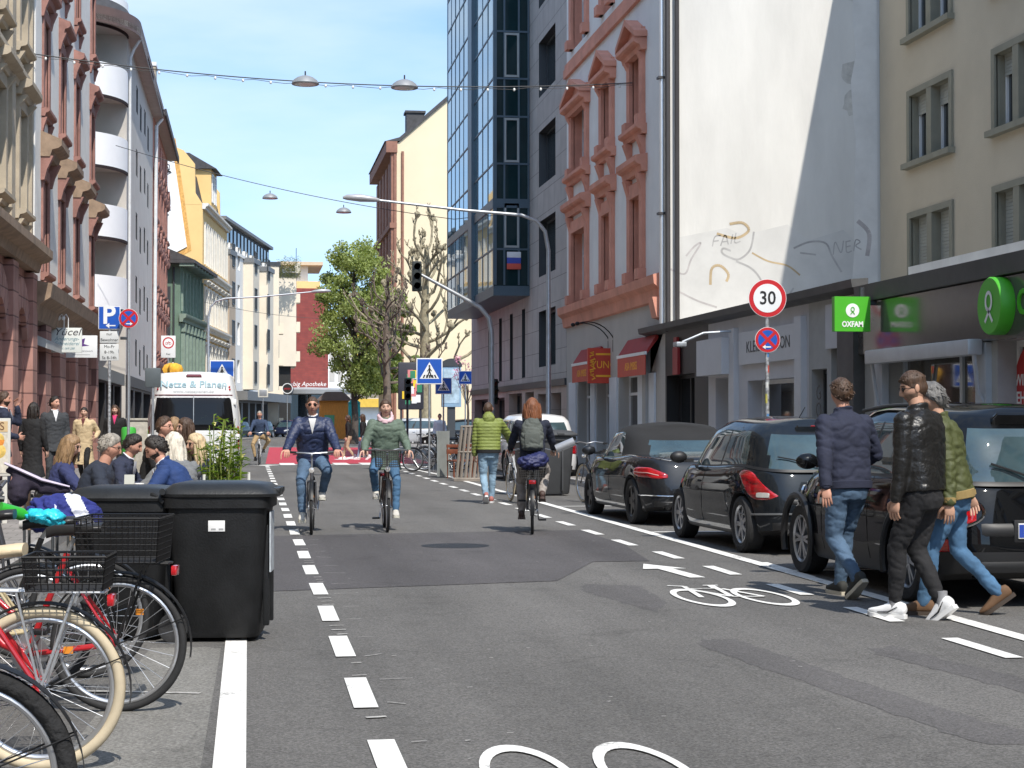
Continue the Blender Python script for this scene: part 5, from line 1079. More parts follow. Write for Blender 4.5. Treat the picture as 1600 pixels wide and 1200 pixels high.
def hair(H, style, mat, parent, scale=1., fine=1):
    """H maps head-local coordinates to the person frame."""
    mb = MB(); nu, nv = 72, 48; thick = {'buzz': .005, 'fade': .019, 'short': .017, 'crop': .011, 'long': .018, 'curly': .024, 'tied': .012}[style]
    rnd = random.Random(len(KIDS)+hash(style) % 7); KIDS[len(KIDS)] = 1
    def line(p):  # hairline height as a function of direction (front high, back low)
        a = math.atan2(p[0], p[1]); f = (1+math.cos(a))/2
        return -.075+.13*f**1.2+(.02 if style in ('short', 'crop') else 0)*f - (.02 if style == 'long' else 0)*(1-f)
    keep = []; sd = rnd.uniform(0, 50); vv = []
    for p in HV:
        e = min(1, max(0, (p[2]-line(p))/.03)); n = V(p).normalized(); k = thick*(e**.5)*(1 if style != 'fade' else .22+.78*min(1, max(0, (p[2]-.035)/.03)))+(-.006 if e <= 0 else 0)
        if style in ('short', 'curly', 'long'): k *= .75+.5*abs(noise.noise(V((p[0]*38+sd, p[1]*38, p[2]*(38 if style == 'curly' else 16)))))+(.25 if p[2] > .07 and style != 'long' else 0)
        vv.append(V(p)+n*k); keep.append(p[2] > line(p)-.004)
    fs = [f for f in HF if all(keep[i] for i in f)]
    mb.add([H @ v for v in vv], fs, 0, True)
    if style in ('long',):
        N = 90 if fine else 34
        for i in range(N):
            a = rnd.uniform(.9, 2*math.pi-.9); rx, ry = .080, .098; x0, y0 = math.sin(a)*rx, math.cos(a)*ry; z0 = rnd.uniform(-.01, .06); L = rnd.uniform(.19, .31); w = rnd.uniform(.92, 1.3); q = []
            for k in range(7):
                t = k/6; q.append(H @ V((x0*w*(1+.16*math.sin(t*2.4))+rnd.uniform(-.006, .006)*t*2, y0*(1+.06*math.sin(t*3))-.015*t+rnd.uniform(-.006, .006)*t, z0-L*t)))
            mb.tube(q, [.012, .016, .017, .016, .014, .011, .003], 5)
    if style in ('short', 'curly', 'crop', 'fade'):
        for i in range(420 if fine else 60):
            p = V(HV[rnd.randrange(len(HV))])
            if p.z < (line(p)+.02 if style != 'fade' else .06): continue
            n = p.normalized(); t = V((rnd.uniform(-1, 1), rnd.uniform(-1, .4), -.6)); L = {'short': .025, 'crop': .014, 'fade': .016, 'curly': .035}[style]; b = p+n*thick*.8
            mb.tube([H @ b, H @ (b+t*L*.5+n*.006), H @ (b+t*L+n*(-.004 if style != 'curly' else .004))], [.0055, .005, .001] if fine else [.009, .008, .002], 5)
    if style == 'tied': mb.ell(H @ V((0, -.115, .03)), (.032, .032, .035), nu=10, nv=8)
    return mb.build('hair', mat, parent, ang=180)
def hand(mb, w, d, pn, curl=.5, s=1., th=1):    # wrist, finger direction, palm normal; th = thumb side sign
    d, pn = V(d).normalized(), V(pn); pn = (pn-d*pn.dot(d)).normalized(); sd = d.cross(pn)*th; w = V(w)
    rings(mb, [(w-d*.01, .024*s, .019*s, sd, pn), (w+d*.02*s, .031*s, .017*s, sd, pn), (w+d*.06*s, .040*s, .016*s, sd, pn), (w+d*.09*s, .039*s, .013*s, sd, pn), (w+d*.098*s, .03*s, .008*s, sd, pn)], 14)
    for i, (o, L, sp) in enumerate(((.029, .074, .10), (.010, .082, .03), (-.010, .076, -.04), (-.028, .060, -.12))):
        b = w+d*.088*s+sd*o*s; q = [b]; dd = (d+sd*sp).normalized(); c = curl*(1+.12*i)
        for k, f in enumerate((.45, .32, .23)): dd = (dd*math.cos(c*(.55 if k == 0 else .75))+pn*math.sin(c*(.55 if k == 0 else .75))).normalized(); q.append(q[-1]+dd*L*f*s)
        mb.tube(q, [.0092*s, .0088*s, .008*s, .006*s], 7); mb.ell(q[-1], (.006*s,)*3, nu=7, nv=5)
    b = w+d*.028*s+sd*.028*s; q = [b, b+(d*.55+sd*.75+pn*.2)*.04*s, b+(d*.8+sd*.75+pn*(.35+.4*curl))*.062*s, b+(d*1.0+sd*.6+pn*(.45+.6*curl))*.082*s]
    mb.tube(q, [.014*s, .0115*s, .0098*s, .007*s], 7); mb.ell(q[-1], (.007*s,)*3, nu=7, nv=5)
def shoe(parent, ank, fd, up, mats, s=1.):     # ankle position, foot direction, up
    fd = V(fd).normalized(); up = V(up); up = (up-fd*up.dot(fd)).normalized(); rt = fd.cross(up); b = V(ank)-up*.085*s
    m = MB(); R_ = []
    for y, w, h0, h in ((-.085, .026, .03, .06), (-.075, .034, .012, .085), (-.03, .038, .004, .10), (.03, .040, .004, .092), (.08, .044, .003, .068), (.13, .047, .004, .052), (.17, .043, .010, .044), (.195, .026, .018, .036)):
        R_.append((b+fd*y*s+up*(h0+h)/2*s+up*.02*s, w*s, (h-h0)/2*s+.004, rt, up))
    rings(m, R_, 18, 0, 2.6)
    pl = [(-.092, .0), (-.085, .028), (-.03, .038), (.05, .041), (.12, .051), (.17, .046), (.2, .028), (.207, 0)]; pl = pl+[(y, -x) for y, x in pl[-2:0:-1]]
    lift = lambda y: max(0, y-.13)**2*3
    bt = [b+fd*y*s+rt*x*s+up*lift(y)*s for y, x in pl]; tp = [p+up*.03*s for p in bt]; n = len(pl)
    m.add(bt+tp, [(i, n+i, n+(i+1) % n, (i+1) % n) for i in range(n)]+[tuple(range(n)), tuple(range(n, 2*n))[::-1]], 1, False)
    for k in range(4): c = b+fd*(.05+.022*k)*s+up*(.098-.011*k)*s; m.tube([c-rt*.022*s, c+up*.008, c+rt*.022*s], .005*s, 5, 1)
    if len(mats) > 2:
        for sx in (-1, 1): m.tube([b+fd*.11*s+rt*sx*.047*s+up*.042*s, b+fd*.03*s+rt*sx*.045*s+up*.045*s, b-fd*.04*s+rt*sx*.041*s+up*.085*s], [.005*s, .011*s, .003*s], 5, 2, flat=.6)
    return m.build('shoe', mats, parent, ang=50, fix=True)
FAB = {}
def cloth(n, c, rough=.85, **k): return M('cloth '+n, c, rough, var=k.pop('var', .14), scale=k.pop('scale', 9), bump=k.pop('bump', .25), bscale=k.pop('bscale', 220), **k)
def jeans(n, c): return M('denim '+n, c, .85, var=.3, scale=5, bump=.3, bscale=260)
NAVY = cloth('navy', (.018, .022, .045)); LEATHER = M('black leather', (.012, .0115, .011), .33, var=.2, scale=8, bump=.35, bscale=45, spec=.5); OLIVE = cloth('olive', (.062, .072, .022), .6)
BOMBER = cloth('navy satin', (.02, .03, .075), .42); SAGE = cloth('sage', (.105, .145, .11), .7); PUFF = cloth('green puffer', (.185, .225, .05), .6); CHAR = cloth('charcoal', (.02, .021, .024)); BLKC = cloth('black', (.010, .010, .011))
JB, JL, JD, JK = jeans('blue', (.075, .13, .21)), jeans('light', (.22, .33, .43)), jeans('mid', (.06, .14, .25)), jeans('black', (.013, .013, .015))
WSH = [M('white shoe leather', (.78, .78, .78), .45, var=.04), M('white rubber', (.72, .72, .71), .6, var=.06), M('black swoosh', (.015, .015, .015), .5)]
DSH = [M('dark canvas', (.03, .032, .03), .8), M('cream rubber', (.55, .50, .40), .7)]; BSH = [M('brown suede', (.13, .07, .035), .8, var=.2), M('dark heel', (.05, .035, .025), .7)]; GSH = [M('grey shoe', (.5, .48, .44), .7), M('pale sole', (.6, .58, .5), .7)]
KSH = [M('black shoe', (.015, .014, .014), .5), M('dark sole', (.03, .03, .03), .7)]
def person(label, loc, rz, P, L, group=None, lod=1):
    """P: pose (joint targets in the person's own frame, facing +y); L: look"""
    o = thing('person', label, 'person', loc, rz, group); s = P.get('s', 1.); fine = lod > 1; vx = {2: .0125, 1: .017, 0: .026}[lod]
    hip = V(P.get('hip', (0, 0, .94*s))); ch = V(P.get('chest', hip+V((0, .02, .46*s)))); up = (ch-hip).normalized(); tw = P.get('twist', 0.)
    rt = V((math.cos(tw), math.sin(tw), 0)); rt = (rt-up*rt.dot(up)).normalized(); fw = up.cross(rt); htw = P.get('htwist', 0); hr = V((math.cos(htw), math.sin(htw), 0)); hf = V((-math.sin(htw), math.cos(htw), 0))
    F_ = L.get('build', 1.); sw = P.get('sw', .185)*s
    nk = ch+up*.115*s; neckd = (up*.8+V((0, 0, .4))+fw*P.get('nod', .12)).normalized(); hc = nk+neckd*.155*s
    hy, hp, hrl = P.get('hyaw', 0), P.get('hpitch', 0), P.get('hroll', 0); H = Matrix.Translation(hc) @ rotm(hy+tw) @ rotm(hp, 'X') @ rotm(hrl, 'Y') @ Matrix.Scale(s*P.get('hs', 1.), 4)
    J = {}
    for side, k in ((-1, 'L'), (1, 'R')):
        sh = ch+rt*side*sw+up*.03*s; tgt = P.get('hand'+k); tgt = V(tgt) if tgt is not None else sh+V((side*.07, .03, -.53*s))
        el, wr = ik(sh, tgt, .295*s, .255*s, P.get('elb'+k, (side*.35, -1, -.2))); J['sh'+k], J['el'+k], J['wr'+k] = sh, el, wr
        hj = hip+hr*side*.088*s; at = V(P.get('foot'+k, (side*.1, 0, .085*s))); kn, an = ik(hj, at, .44*s, .43*s, P.get('kne'+k, hf+V((side*.08, 0, 0)))); J['hj'+k], J['kn'+k], J['an'+k] = hj, kn, an
    # body: torso, limbs, neck in one skin, then head and fingers joined to it
    b = MB(); rings(b, [(hip-up*.05, .13*s, .09*s, hr, fw), (hip+up*.1*s, .13*s, .085*s, rt, fw), (ch, .15*s, .095*s, rt, fw), (ch+up*.09*s, .09*s, .06*s, rt, fw)]); limb(b, [ch+up*.05*s, nk, hc-V(fw)*.01+V((0, 0, -.03))], [.075*s, .056*s*F_, .054*s*F_])
    for k in 'LR':
        limb(b, [J['sh'+k], J['el'+k], J['wr'+k]], [.048*s, .04*s, .027*s]); limb(b, [J['hj'+k], J['kn'+k], J['an'+k]], [.05*s, .034*s, .034*s])
    e = MB(); e.add([H @ V(p) for p in HV], [], 0)
    e = MB(); o0 = len(e.v); e.v += [tuple(H @ V(p)) for p in HV]; e.f += HF; e.m += HM; e.sm += [True]*len(HF)
    for sx in (-1, 1):
        e.ell(H @ V((sx*.077, -.008, .0)), (.011*s, .02*s, .032*s), (rotm(hy+tw) @ rotm(sx*-.35)).to_3x3(), 12, 8, 0)
        e.ell(H @ V((sx*.031, .077, .0115)), (.0125*s, .006*s, .0062*s), (rotm(hy+tw) @ rotm(hp, 'X')).to_3x3(), 10, 6, 3)
    for k, side in (('L', -1), ('R', 1)):
        d = (J['wr'+k]-J['el'+k]).normalized(); d2 = V(P.get('hd'+k, d)); pn = V(P.get('pn'+k, rt*-side+fw*.2)); hand(e, J['wr'+k], d2, pn, P.get('curl'+k, .45), s, P.get('th'+k, 1 if d2.cross(pn).dot(fw+V((0, 0, .3))) > 0 else -1))
    blob('body', b, [SKIN[L.get('skin', 'fair')], LIP, L['hair'][1] if L.get('hair') else LIP, EYEM], o, vx, 2, extra=e)
    if L.get('hair'): hair(H, L['hair'][0], L['hair'][1], o, s, fine)
    if L.get('glasses'):
        g = MB()
        for sx in (-1, 1):
            c = [H @ V((sx*.033+.024*math.cos(q)*(1 if L['glasses'] == 's' else .85), .089-.004*abs(math.cos(q)), .010+.017*math.sin(q))) for q in np.linspace(0, 2*math.pi, 15)[:-1]]
            if L['glasses'] == 's': n = len(c); g.add(c+[H @ V((sx*.033, .094, .010))], [(i, (i+1) % n, n) for i in range(n)]+[tuple(range(n))[::-1]])
            g.tube(c, .0022, 5, closed=True); g.tube([H @ V((sx*.057, .085, .016)), H @ V((sx*.078, .03, .014)), H @ V((sx*.08, -.012, .008))], .0022, 5)
        g.tube([H @ V((-.01, .092, .013)), H @ V((.01, .092, .013))], .003, 5); g.build('sunglasses' if L['glasses'] == 's' else 'glasses', SG, o, ang=180)
    if L.get('beard'):
        m = MB(); kp = [p[1] > -.005 and p[2] < -.028 and not (abs(p[2]+.0625) < .009 and abs(p[0]) < .023) and p[2] < -.03-.02*max(0, 1-abs(p[0])/.03) for p in HV]
        m.add([H @ (V(p)*1.035) for p in HV], [f for f in HF if all(kp[i] for i in f)], 0, True); m.build('beard', L['beard'], o, ang=180)
    # jacket / top
    T = L['top']; kind = T.get('k', 'jacket'); tm = T['m']; th = T.get('th', 1.)*F_; hl = T.get('len', .0)
    j = MB(); hb = hip-up*(.02+hl*.0)*s
    R_ = []
    if hl: R_ += [(hip+V((0, 0, -hl))*s, .19*th*s*T.get('flare', 1), .145*th*s*T.get('flare', 1), hr, hf), (hip+V((0, 0, -hl*.5))*s, .182*th*s, .135*th*s, hr, hf)]
    R_ += [(hip-up*.0*s, .172*th*s*T.get('hem', 1), .125*th*s*T.get('hem', 1), hr.lerp(rt, .3), fw), (hip+up*.10*s, .172*th*s, .122*th*s, hr.lerp(rt, .5), fw), (hip+up*.24*s, .175*th*s, .122*th*s, rt, fw), (ch-up*.1*s, .188*th*s, .130*th*s, rt, fw), (ch-up*.01*s, .192*th*s, .128*th*s, rt, fw), (ch+up*.06*s, .160*th*s, .102*th*s, rt, fw), (ch+up*.10*s, .095*th*s, .078*th*s, rt, fw), (nk+neckd*.005*s, .072*s*F_, .068*s*F_, rt, fw)]
    rings(j, R_); sl = T.get('sleeve', 1.)
    for k in 'LR':
        w2 = J['el'+k].lerp(J['wr'+k], .97 if sl >= 1 else 0)
        if sl >= 1: limb(j, [J['sh'+k], J['el'+k], w2], [.068*th*s, .056*th*s, .043*th*s])
        elif sl > 0: limb(j, [J['sh'+k], J['sh'+k].lerp(J['el'+k], .85)], [.066*th*s, .056*th*s])
        else: j.ell(J['sh'+k], (.06*s,)*3)
    if kind in ('jacket', 'puffer', 'coat', 'parka'): j.tube([nk+neckd*.025*s+rt*.066*s*F_*math.cos(q)+fw*(.064*s*F_*math.sin(q)-.004) + neckd*.012*s*-math.sin(q) for q in np.linspace(0, 2*math.pi, 21)[:-1]], .017*s*T.get('collar', 1), 8, closed=True)
    dsp = None
    if kind == 'puffer': dsp = lambda x, y, z: .009*abs(math.sin((z-hip.z)*math.pi/.058))
    ml = [tm]+T.get('m2', []); top = blob('jacket' if kind != 'shirt' else 'shirt', j, ml, o, vx, 3, T.get('wr', .011 if fine else .009), T.get('wf', 11.), T.get('f') and (lambda c, q=T['f']: q(c, hip, ch, up, rt, fw, J)), dsp)
    if T.get('rib'):  # knitted hem and cuffs
        r = MB(); n = 26
        for dz, q in ((0, 1), (-.045, .96)): pass
        rings(r, [(hip-up*.045*s, .163*th*s, .12*th*s, hr, fw), (hip-up*.04*s, .174*th*s, .128*th*s, hr, fw), (hip+up*.015*s, .180*th*s, .132*th*s, hr, fw), (hip+up*.02*s, .17*th*s, .124*th*s, hr, fw)], 28)
        r.build('ribbing', T['rib'], top, fix=True)
        for k in 'LR': a, c = J['el'+k].lerp(J['wr'+k], .86), J['el'+k].lerp(J['wr'+k], 1.03); MB().tube([a, a.lerp(c, .1), a.lerp(c, .9), c], [.04*s, .048*th*s, .043*th*s, .034*s], 14).build('cuff', T['rib'], top, fix=True)
    if L.get('shirt'):
        m = MB(); m.tube([nk+neckd*.03*s+rt*.058*s*math.cos(q)+fw*.06*s*math.sin(q)+neckd*.01*-math.sin(q)*s for q in np.linspace(0, 2*math.pi, 19)[:-1]], .012*s, 8, closed=True)
        c = ch+fw*.128*th*s+up*.03*s; m.add([c+up*.10*s-rt*.05*s-fw*.045*s, c+up*.10*s+rt*.05*s-fw*.045*s, c-up*.10*s+fw*.012*s, c+fw*.014*s], [(0, 2, 3), (3, 2, 1), (0, 3, 1)], 0); m.build('shirt_collar', L['shirt'], o, ang=180)
    if L.get('hood'):
        m = MB(); big = L.get('hoodsize', 1)
        for a, rr in ((0, .03), (.022, .026)): m.tube([nk+neckd*(.02+a+.045*(1+math.cos(q))*.5-.05*(1-math.cos(q))*.5*L.get('hooddrop', 1))*s+rt*(.098-a*.3)*big*s*math.sin(q)-fw*.095*big*s*math.cos(q) for q in np.linspace(0, 2*math.pi, 25)[:-1]], rr*s*big, 8, closed=True)
        if L.get('hooddown'): m.ell(nk-fw*.10*s-up*.02*s, (.11*s, .055*s, .09*s))
        blob('hood', m, [L['hood']], o, vx, 3, .008, 14)
    # trousers
    B = L['legs']; t = MB(); lw = B.get('w', 1.)*F_
    rings(t, [(hip-up*.13*s, .13*s*lw, .095*s*lw, hr, hf), (hip-up*.05*s, .158*s*lw, .118*s*lw, hr, hf), (hip+up*.04*s, .157*s*lw, .112*s*lw, hr, fw), (hip+up*.10*s, .148*s*lw, .105*s*lw, hr, fw)])
    for k in 'LR':
        an = J['kn'+k].lerp(J['an'+k], B.get('crop', .97)); calf = J['kn'+k].lerp(J['an'+k], .35)-hf*.012*s
        limb(t, [J['hj'+k]+V((0, 0, -.02)), J['hj'+k].lerp(J['kn'+k], .5), J['kn'+k], calf, an], [.098*s*lw, .086*s*lw, .066*s*lw, .063*s*lw, B.get('hem', .052)*s])
    tr_ = blob('trousers', t, [B['m']], o, vx, 3, B.get('wr', .007), 12.)
    for k in 'LR':
        if L.get('socks'): m = MB(); m.tube([J['an'+k]+V((0, 0, .1)), J['an'+k]-V((0, 0, .03))], .040*s, 12); m.build('sock', L['socks'], o)
        shoe(o, J['an'+k], P.get('fd'+k, hf), P.get('fu'+k, (0, 0, 1)), L['shoes'], s*1.02)
    o['_'] = 0; del o['_']; o.hide_render = False
    return o, dict(J=J, hip=hip, ch=ch, up=up, rt=rt, fw=fw, nk=nk, hc=hc)
def walk(back, fwd, backside='L', s=1., lift=.09, **k):    # stride: rear foot heel up, front foot planted
    a, c = ('L', 'R') if backside == 'L' else ('R', 'L'); sx = -1 if a == 'L' else 1
    p = {'foot'+a: (sx*.06, -back, .085+lift), 'fd'+a: (0, .80, -.60), 'fu'+a: (0, .6, .8), 'foot'+c: (-sx*.07, fwd, .085*s), 'fd'+c: (-sx*.1, 1, 0.), 's': s, 'hip': (0, -.02, .915*s)}
    p.update(k); return p
# ---- the three walkers on the right
g3 = px(1330, 955, z=0)
person('man walking away in a navy jacket and faded blue jeans, leftmost of the three walkers', (4.93, 14.1, 0), R(13), walk(.25, .22, 'L', 1.03, chest=(0, .03, 1.42), handL=(-.30, -.17, .90), elbL=(-.7, -.7, 0), pnL=(.5, .6, .3), handR=(.20, .26, 1.06), elbR=(.8, -.7, 0), curlL=.4, hyaw=R(-8), hpitch=R(-8), nod=.16), dict(skin='ruddy', hair=('short', HAIR['brown']), top=dict(m=NAVY, th=1.14, wr=.009, rib=NAVY), legs=dict(m=JB, w=1.06), shoes=DSH), lod=2)
person('man in a black leather jacket and black jeans with white trainers, middle walker', (4.93, 12.45, 0), R(36), walk(.13, .19, 'R', 1.035, .03, chest=(0, .02, 1.43), handL=(-.25, .06, .86), pnL=(.9, 0, 0), handR=(.24, -.05, .88), hyaw=R(48), htwist=R(8), hpitch=R(-12), nod=.2, curlL=.5), dict(skin='warm', hair=('fade', HAIR['brown']), glasses='s', beard=M('stubble', (.24, .15, .10), .8, var=.3, scale=40), top=dict(m=LEATHER, th=1.16, wr=.007, wf=10), legs=dict(m=JK, w=1.06, hem=.05, crop=.86), shoes=WSH, socks=cloth('grey sock', (.25, .25, .26))), lod=2)
person('man in an olive bomber jacket, bright blue jeans and brown shoes, half hidden rear walker', (5.28, 12.72, 0), R(68), walk(.34, .22, 'R', 1.0, .08, chest=(.0, .07, 1.37), handL=(-.27, .02, .84), handR=(.22, -.16, .84), hyaw=R(12), hpitch=R(-6), nod=.3, curlR=.6), dict(skin='warm', hair=('curly', HAIR['grey']), top=dict(m=OLIVE, th=1.14, wr=.013, rib=cloth('tan rib', (.30, .21, .08))), legs=dict(m=JD, w=.95), shoes=BSH), lod=2)
# ================================================================ bicycles
BW = {}
def bike_wheel(parent, y, r, tyre, rim, tw=.02, x=0.):
    k = (r, tyre.name, rim.name, tw)
    if k not in BW:
        N = 56; t = MB(); t.tube([(0, (r-tw)*math.cos(q), (r-tw)*math.sin(q)) for q in np.linspace(0, 2*math.pi, N+1)[:-1]], tw, 10, closed=True)
        m = MB(); rr = r-tw*2-.008; m.tube([(0, rr*math.cos(q), rr*math.sin(q)) for q in np.linspace(0, 2*math.pi, N+1)[:-1]], .012, 8, closed=True)
        m.lathe([(0, -.035), (.022, -.033), (.012, -.02), (.012, .02), (.022, .033), (0, .035)], n=12, axis='x')
        for i in range(28):
            q = 2*math.pi*i/28; q2 = q+(.42 if i % 4 < 2 else -.42); s = -1 if i % 2 else 1; m.tube([(s*.028, .02*math.cos(q2), .02*math.sin(q2)), (0, rr*math.cos(q), rr*math.sin(q))], .0016, 4, caps=False)
        BW[k] = (t.mesh('tyre', tyre), m.mesh('rim', rim))
    w = put('wheel', BW[k][0], parent, (x, y, r)); put('rim', BW[k][1], w); return w
def wire_box(m, x0, x1, y0, y1, z0, z1, st=.03, r=.0028, fl=.04):
    f = lambda v, c, k: c+(v-c)*k
    cx_, cy_ = (x0+x1)/2, (y0+y1)/2; lv = lambda z: 1-fl*2*(z1-z)/(z1-z0)
    for z in list(np.arange(z0, z1, st))+[z1]:
        k = lv(z); q = [(f(x0, cx_, k), f(y0, cy_, k), z), (f(x1, cx_, k), f(y0, cy_, k), z), (f(x1, cx_, k), f(y1, cy_, k), z), (f(x0, cx_, k), f(y1, cy_, k), z)]
        m.tube(q, r if z < z1 else r*2, 5, closed=True)
    for a, b in ((x0, x1),):
        for x in np.arange(x0, x1+.001, st):
            for y in (y0, y1): m.tube([(f(x, cx_, lv(z0)), f(y, cy_, lv(z0)), z0), (x, y, z1)], r, 4)
            m.tube([(f(x, cx_, lv(z0)), f(y0, cy_, lv(z0)), z0), (f(x, cx_, lv(z0)), f(y1, cy_, lv(z0)), z0)], r, 4)
    for y in np.arange(y0, y1+.001, st):
        for x in (x0, x1): m.tube([(f(x, cx_, lv(z0)), f(y, cy_, lv(z0)), z0), (x, y, z1)], r, 4)
BLT = M('bike tyre black', (.02, .02, .021), .8, var=.2, scale=30); CRT = M('bike tyre cream', (.52, .44, .31), .75, var=.12, scale=8); RIMS = M('bike rim alloy', (.55, .56, .58), .3, .85, var=.05); SADB = M('saddle black', (.016, .015, .015), .4); SADC = M('saddle cream', (.62, .50, .33), .6, var=.1)
BST = M('bike steel', (.4, .41, .43), .3, .8, var=.08); ORRF = M('reflector orange', (.7, .25, .03), .25)
def bike(label, loc, rz, fr, tyre=BLT, sad=SADB, style='step', r=.345, bar='city', rack=True, basket=None, front=None, guard=BLACK, sadz=.94, stand=True, tw=.02, group=None, stay=None, steer=0.):
    o = thing('bicycle', label, 'bicycle', loc, rz, group); wb0, wb1 = -.46, .60
    fm = M('bike paint '+fr[0], fr[1], .3, .1, var=.06, coat=.6); sm = stay or fm
    bike_wheel(o, wb0, r, tyre, RIMS, tw); bike_wheel(o, wb1, r, tyre, RIMS, tw)
    bb = V((0, 0, .29)); st = V((0, -.20, .80)); ht, hb = V((0, .42, .86)), V((0, .46, .70)); ra, fa = V((0, wb0, r)), V((0, wb1, r)); m = MB()
    m.tube([bb, st], .017, 10); m.tube([ht, hb], .022, 10)
    if style == 'diamond': m.tube([st-V((0, 0, .06)), ht-V((0, 0, .03))], .016, 10); m.tube([bb, hb], .019, 10)
    else: m.tube([bb, (0, .12, .34), (0, .32, .55), hb], .021, 10); m.tube([bb.lerp(st, .35), (0, .08, .5), (0, .30, .70), ht-V((0, 0, .05))], .015, 10)
    for s in (-1, 1): m.tube([bb+V((s*.03, 0, 0)), ra+V((s*.06, 0, 0))], .013 if stay else .010, 8); m.tube([st+V((s*.02, 0, -.08)), ra+V((s*.06, 0, 0))], .012 if stay else .008, 8)
    m.build('frame', fm, o); m = MB(); m.tube([hb, hb+V((0, .012, -.04))], .02, 8)
    for s in (-1, 1): m.tube([hb+V((s*.05, .01, -.02)), V((s*.055, .49, .52)), fa+V((s*.055, 0, 0))], .011, 8)
    m.tube([hb+V((-.055, .01, -.02)), hb+V((.055, .01, -.02))], .014, 8); m.build('fork', fm, o)
    m = MB(); m.tube([ht, ht+V((0, -.02, .12)), ht+V((0, .04, .17))], .013, 8)
    hz = 1.06; Y = .42
    if bar == 'city': pts = [(-.29, .20, hz), (-.27, .32, hz+.01), (-.15, Y+.01, hz+.03), (0, Y+.03, hz), (.15, Y+.01, hz+.03), (.27, .32, hz+.01), (.29, .20, hz)]
    else: pts = [(-.31, Y-.05, hz-.0), (-.15, Y, hz-.01), (0, Y+.03, hz-.02), (.15, Y, hz-.01), (.31, Y-.05, hz)]
    m.tube(pts, .011, 8); hb_ = m.build('handlebar', BST, o); m = MB()
    for s in (0, -1): a, b = V(pts[s]), V(pts[1 if s == 0 else -2]); m.tube([a, a.lerp(b, .9 if bar == 'city' else .7)], .016, 8); m.tube([a.lerp(b, 1.0)+V((0, .03, -.01)), a.lerp(b, .4)+V((0, .05, -.03))], .006, 5)
    m.build('grip', SADB, hb_)
    m = MB(); m.tube([st, (0, -.235, sadz-.05)], .013, 8, 1); R_ = []
    for y, w, z in ((.14, .018, .0), (.10, .025, .012), (.02, .04, .014), (-.05, .075, .016), (-.11, .092, .024), (-.15, .07, .026)): R_.append((V((0, -.235+y, sadz+z-.028)), w, .028, V((1, 0, 0)), V((0, 0, 1))))
    rings(m, R_, 16, 0); m.build('saddle', [sad, BST], o)
    m = MB(); m.lathe([(.0, .045), (.095, .045), (.095, .05), (0, .05)], (0, 0, .29), 26, 'x')
    for s in (-1, 1): e = V((s*.085, s*.10, .29-s*.13)); m.tube([V((s*.07, 0, .29)), e], .011, 6); m.rbox(e.x-.05+s*.05, e.x+.05+s*.05, e.y-.04, e.y+.04, e.z-.012, e.z+.012, .005, 1)
    m.tube([(.05, .01, .38), (.05, -.24, .39), (.05, wb0, r+.035)], .004, 4); m.tube([(.05, .01, .2), (.05, wb0, r-.035)], .004, 4); m.build('crank', [BST, BLACK], o)
    if guard:
        for y, a0, a1 in ((wb0, 15, 190), (wb1, 20, 150)):
            m = MB(); ring = [(y+(r+.022)*math.cos(R(a)), r+(r+.022)*math.sin(R(a))) for a in np.linspace(a0 if y > 0 else -5+a0, a1, 24)]
            m.grid([[(x, p[0], p[1]-abs(x)*.35) for x in (-.028, -.014, 0, .014, .028)] for p in ring]); m.grid([[(x, p[0], p[1]-abs(x)*.35-.003) for x in (.028, .014, 0, -.014, -.028)] for p in ring])
            for s in (-1, 1): m.tube([(s*.05, y, r), (s*.028, *ring[4 if y > 0 else -5])], .003, 4)
            m.build('mudguard', guard, o)
    if rack:
        m = MB(); z = r*2+.06
        for x in (-.055, 0, .055): m.tube([(x, -.24, z+.01), (x, -.72, z)], .006, 6)
        m.tube([(-.055, -.72, z), (.055, -.72, z)], .006, 6)
        for s in (-1, 1): m.tube([(s*.065, wb0, r), (s*.06, -.60, z)], .007, 6); m.tube([(s*.065, wb0, r), (s*.06, -.36, z)], .006, 6)
        rk = m.build('rack', stay or BLACK, o); q = MB(); q.rbox(-.045, .045, -.76, -.73, z-.06, z-.01, .008); q.build('rear_light', TAIL, rk)
    if basket: m = MB(); z = r*2+.075; k = .28+(basket[3] if len(basket) > 3 else 0); wire_box(m, -basket[0], basket[0], -k-basket[1], -k, z, z+basket[2]); m.build('basket', BLACK, o)
    if front: m = MB(); wire_box(m, -.17, .17, .50, .76, .86, 1.08); m.build('front_basket', BLACK, o)
    m = MB(); m.lathe([(0, 0), (.03, .01), (.035, .05), (0, .055)], (0, .56, .83), 14, 'y'); m.build('front_light', [LENS], o)
    if stand: m = MB(); m.tube([(-.03, -.06, .27), (-.12, -.1, .01)], .008, 6); m.build('kickstand', BST, o)
    MB().box(.03, .034, wb0-.12, wb0-.08, r+.14, r+.17).build('spoke_reflector', ORRF, o); MB().box(-.034, -.03, wb1+.1, wb1+.14, r+.14, r+.17).build('spoke_reflector', ORRF, o)
    return o
REDF = ('red', (.42, .012, .018)); BLF = ('black', (.012, .012, .014)); CRF = ('cream', (.55, .45, .27)); GRF = ('anthracite', (.05, .05, .055)); BRF = ('dark brown', (.035, .02, .015))
LEFT = R(90); gp = 'bicycles parked by the wheelie bins'
bike('black mountain bike with knobbly tyre at the bottom corner of the picture', (-1.34, 5.6, 0), LEFT+R(3), BLF, M('knobbly tyre', (.016, .016, .017), .9, var=.3, bump=1., bscale=30), style='diamond', r=.36, bar='flat', rack=False, tw=.03, group=gp)
bike('red bicycle with cream tyres and cream saddle', (-1.31, 7.66, 0), LEFT-R(4), REDF, CRT, SADC, rack=True, basket=(.15, .34, .14, .12), stay=M('bike stay pale', (.5, .52, .55), .3, .6), tw=.024, group=gp, sadz=.93)
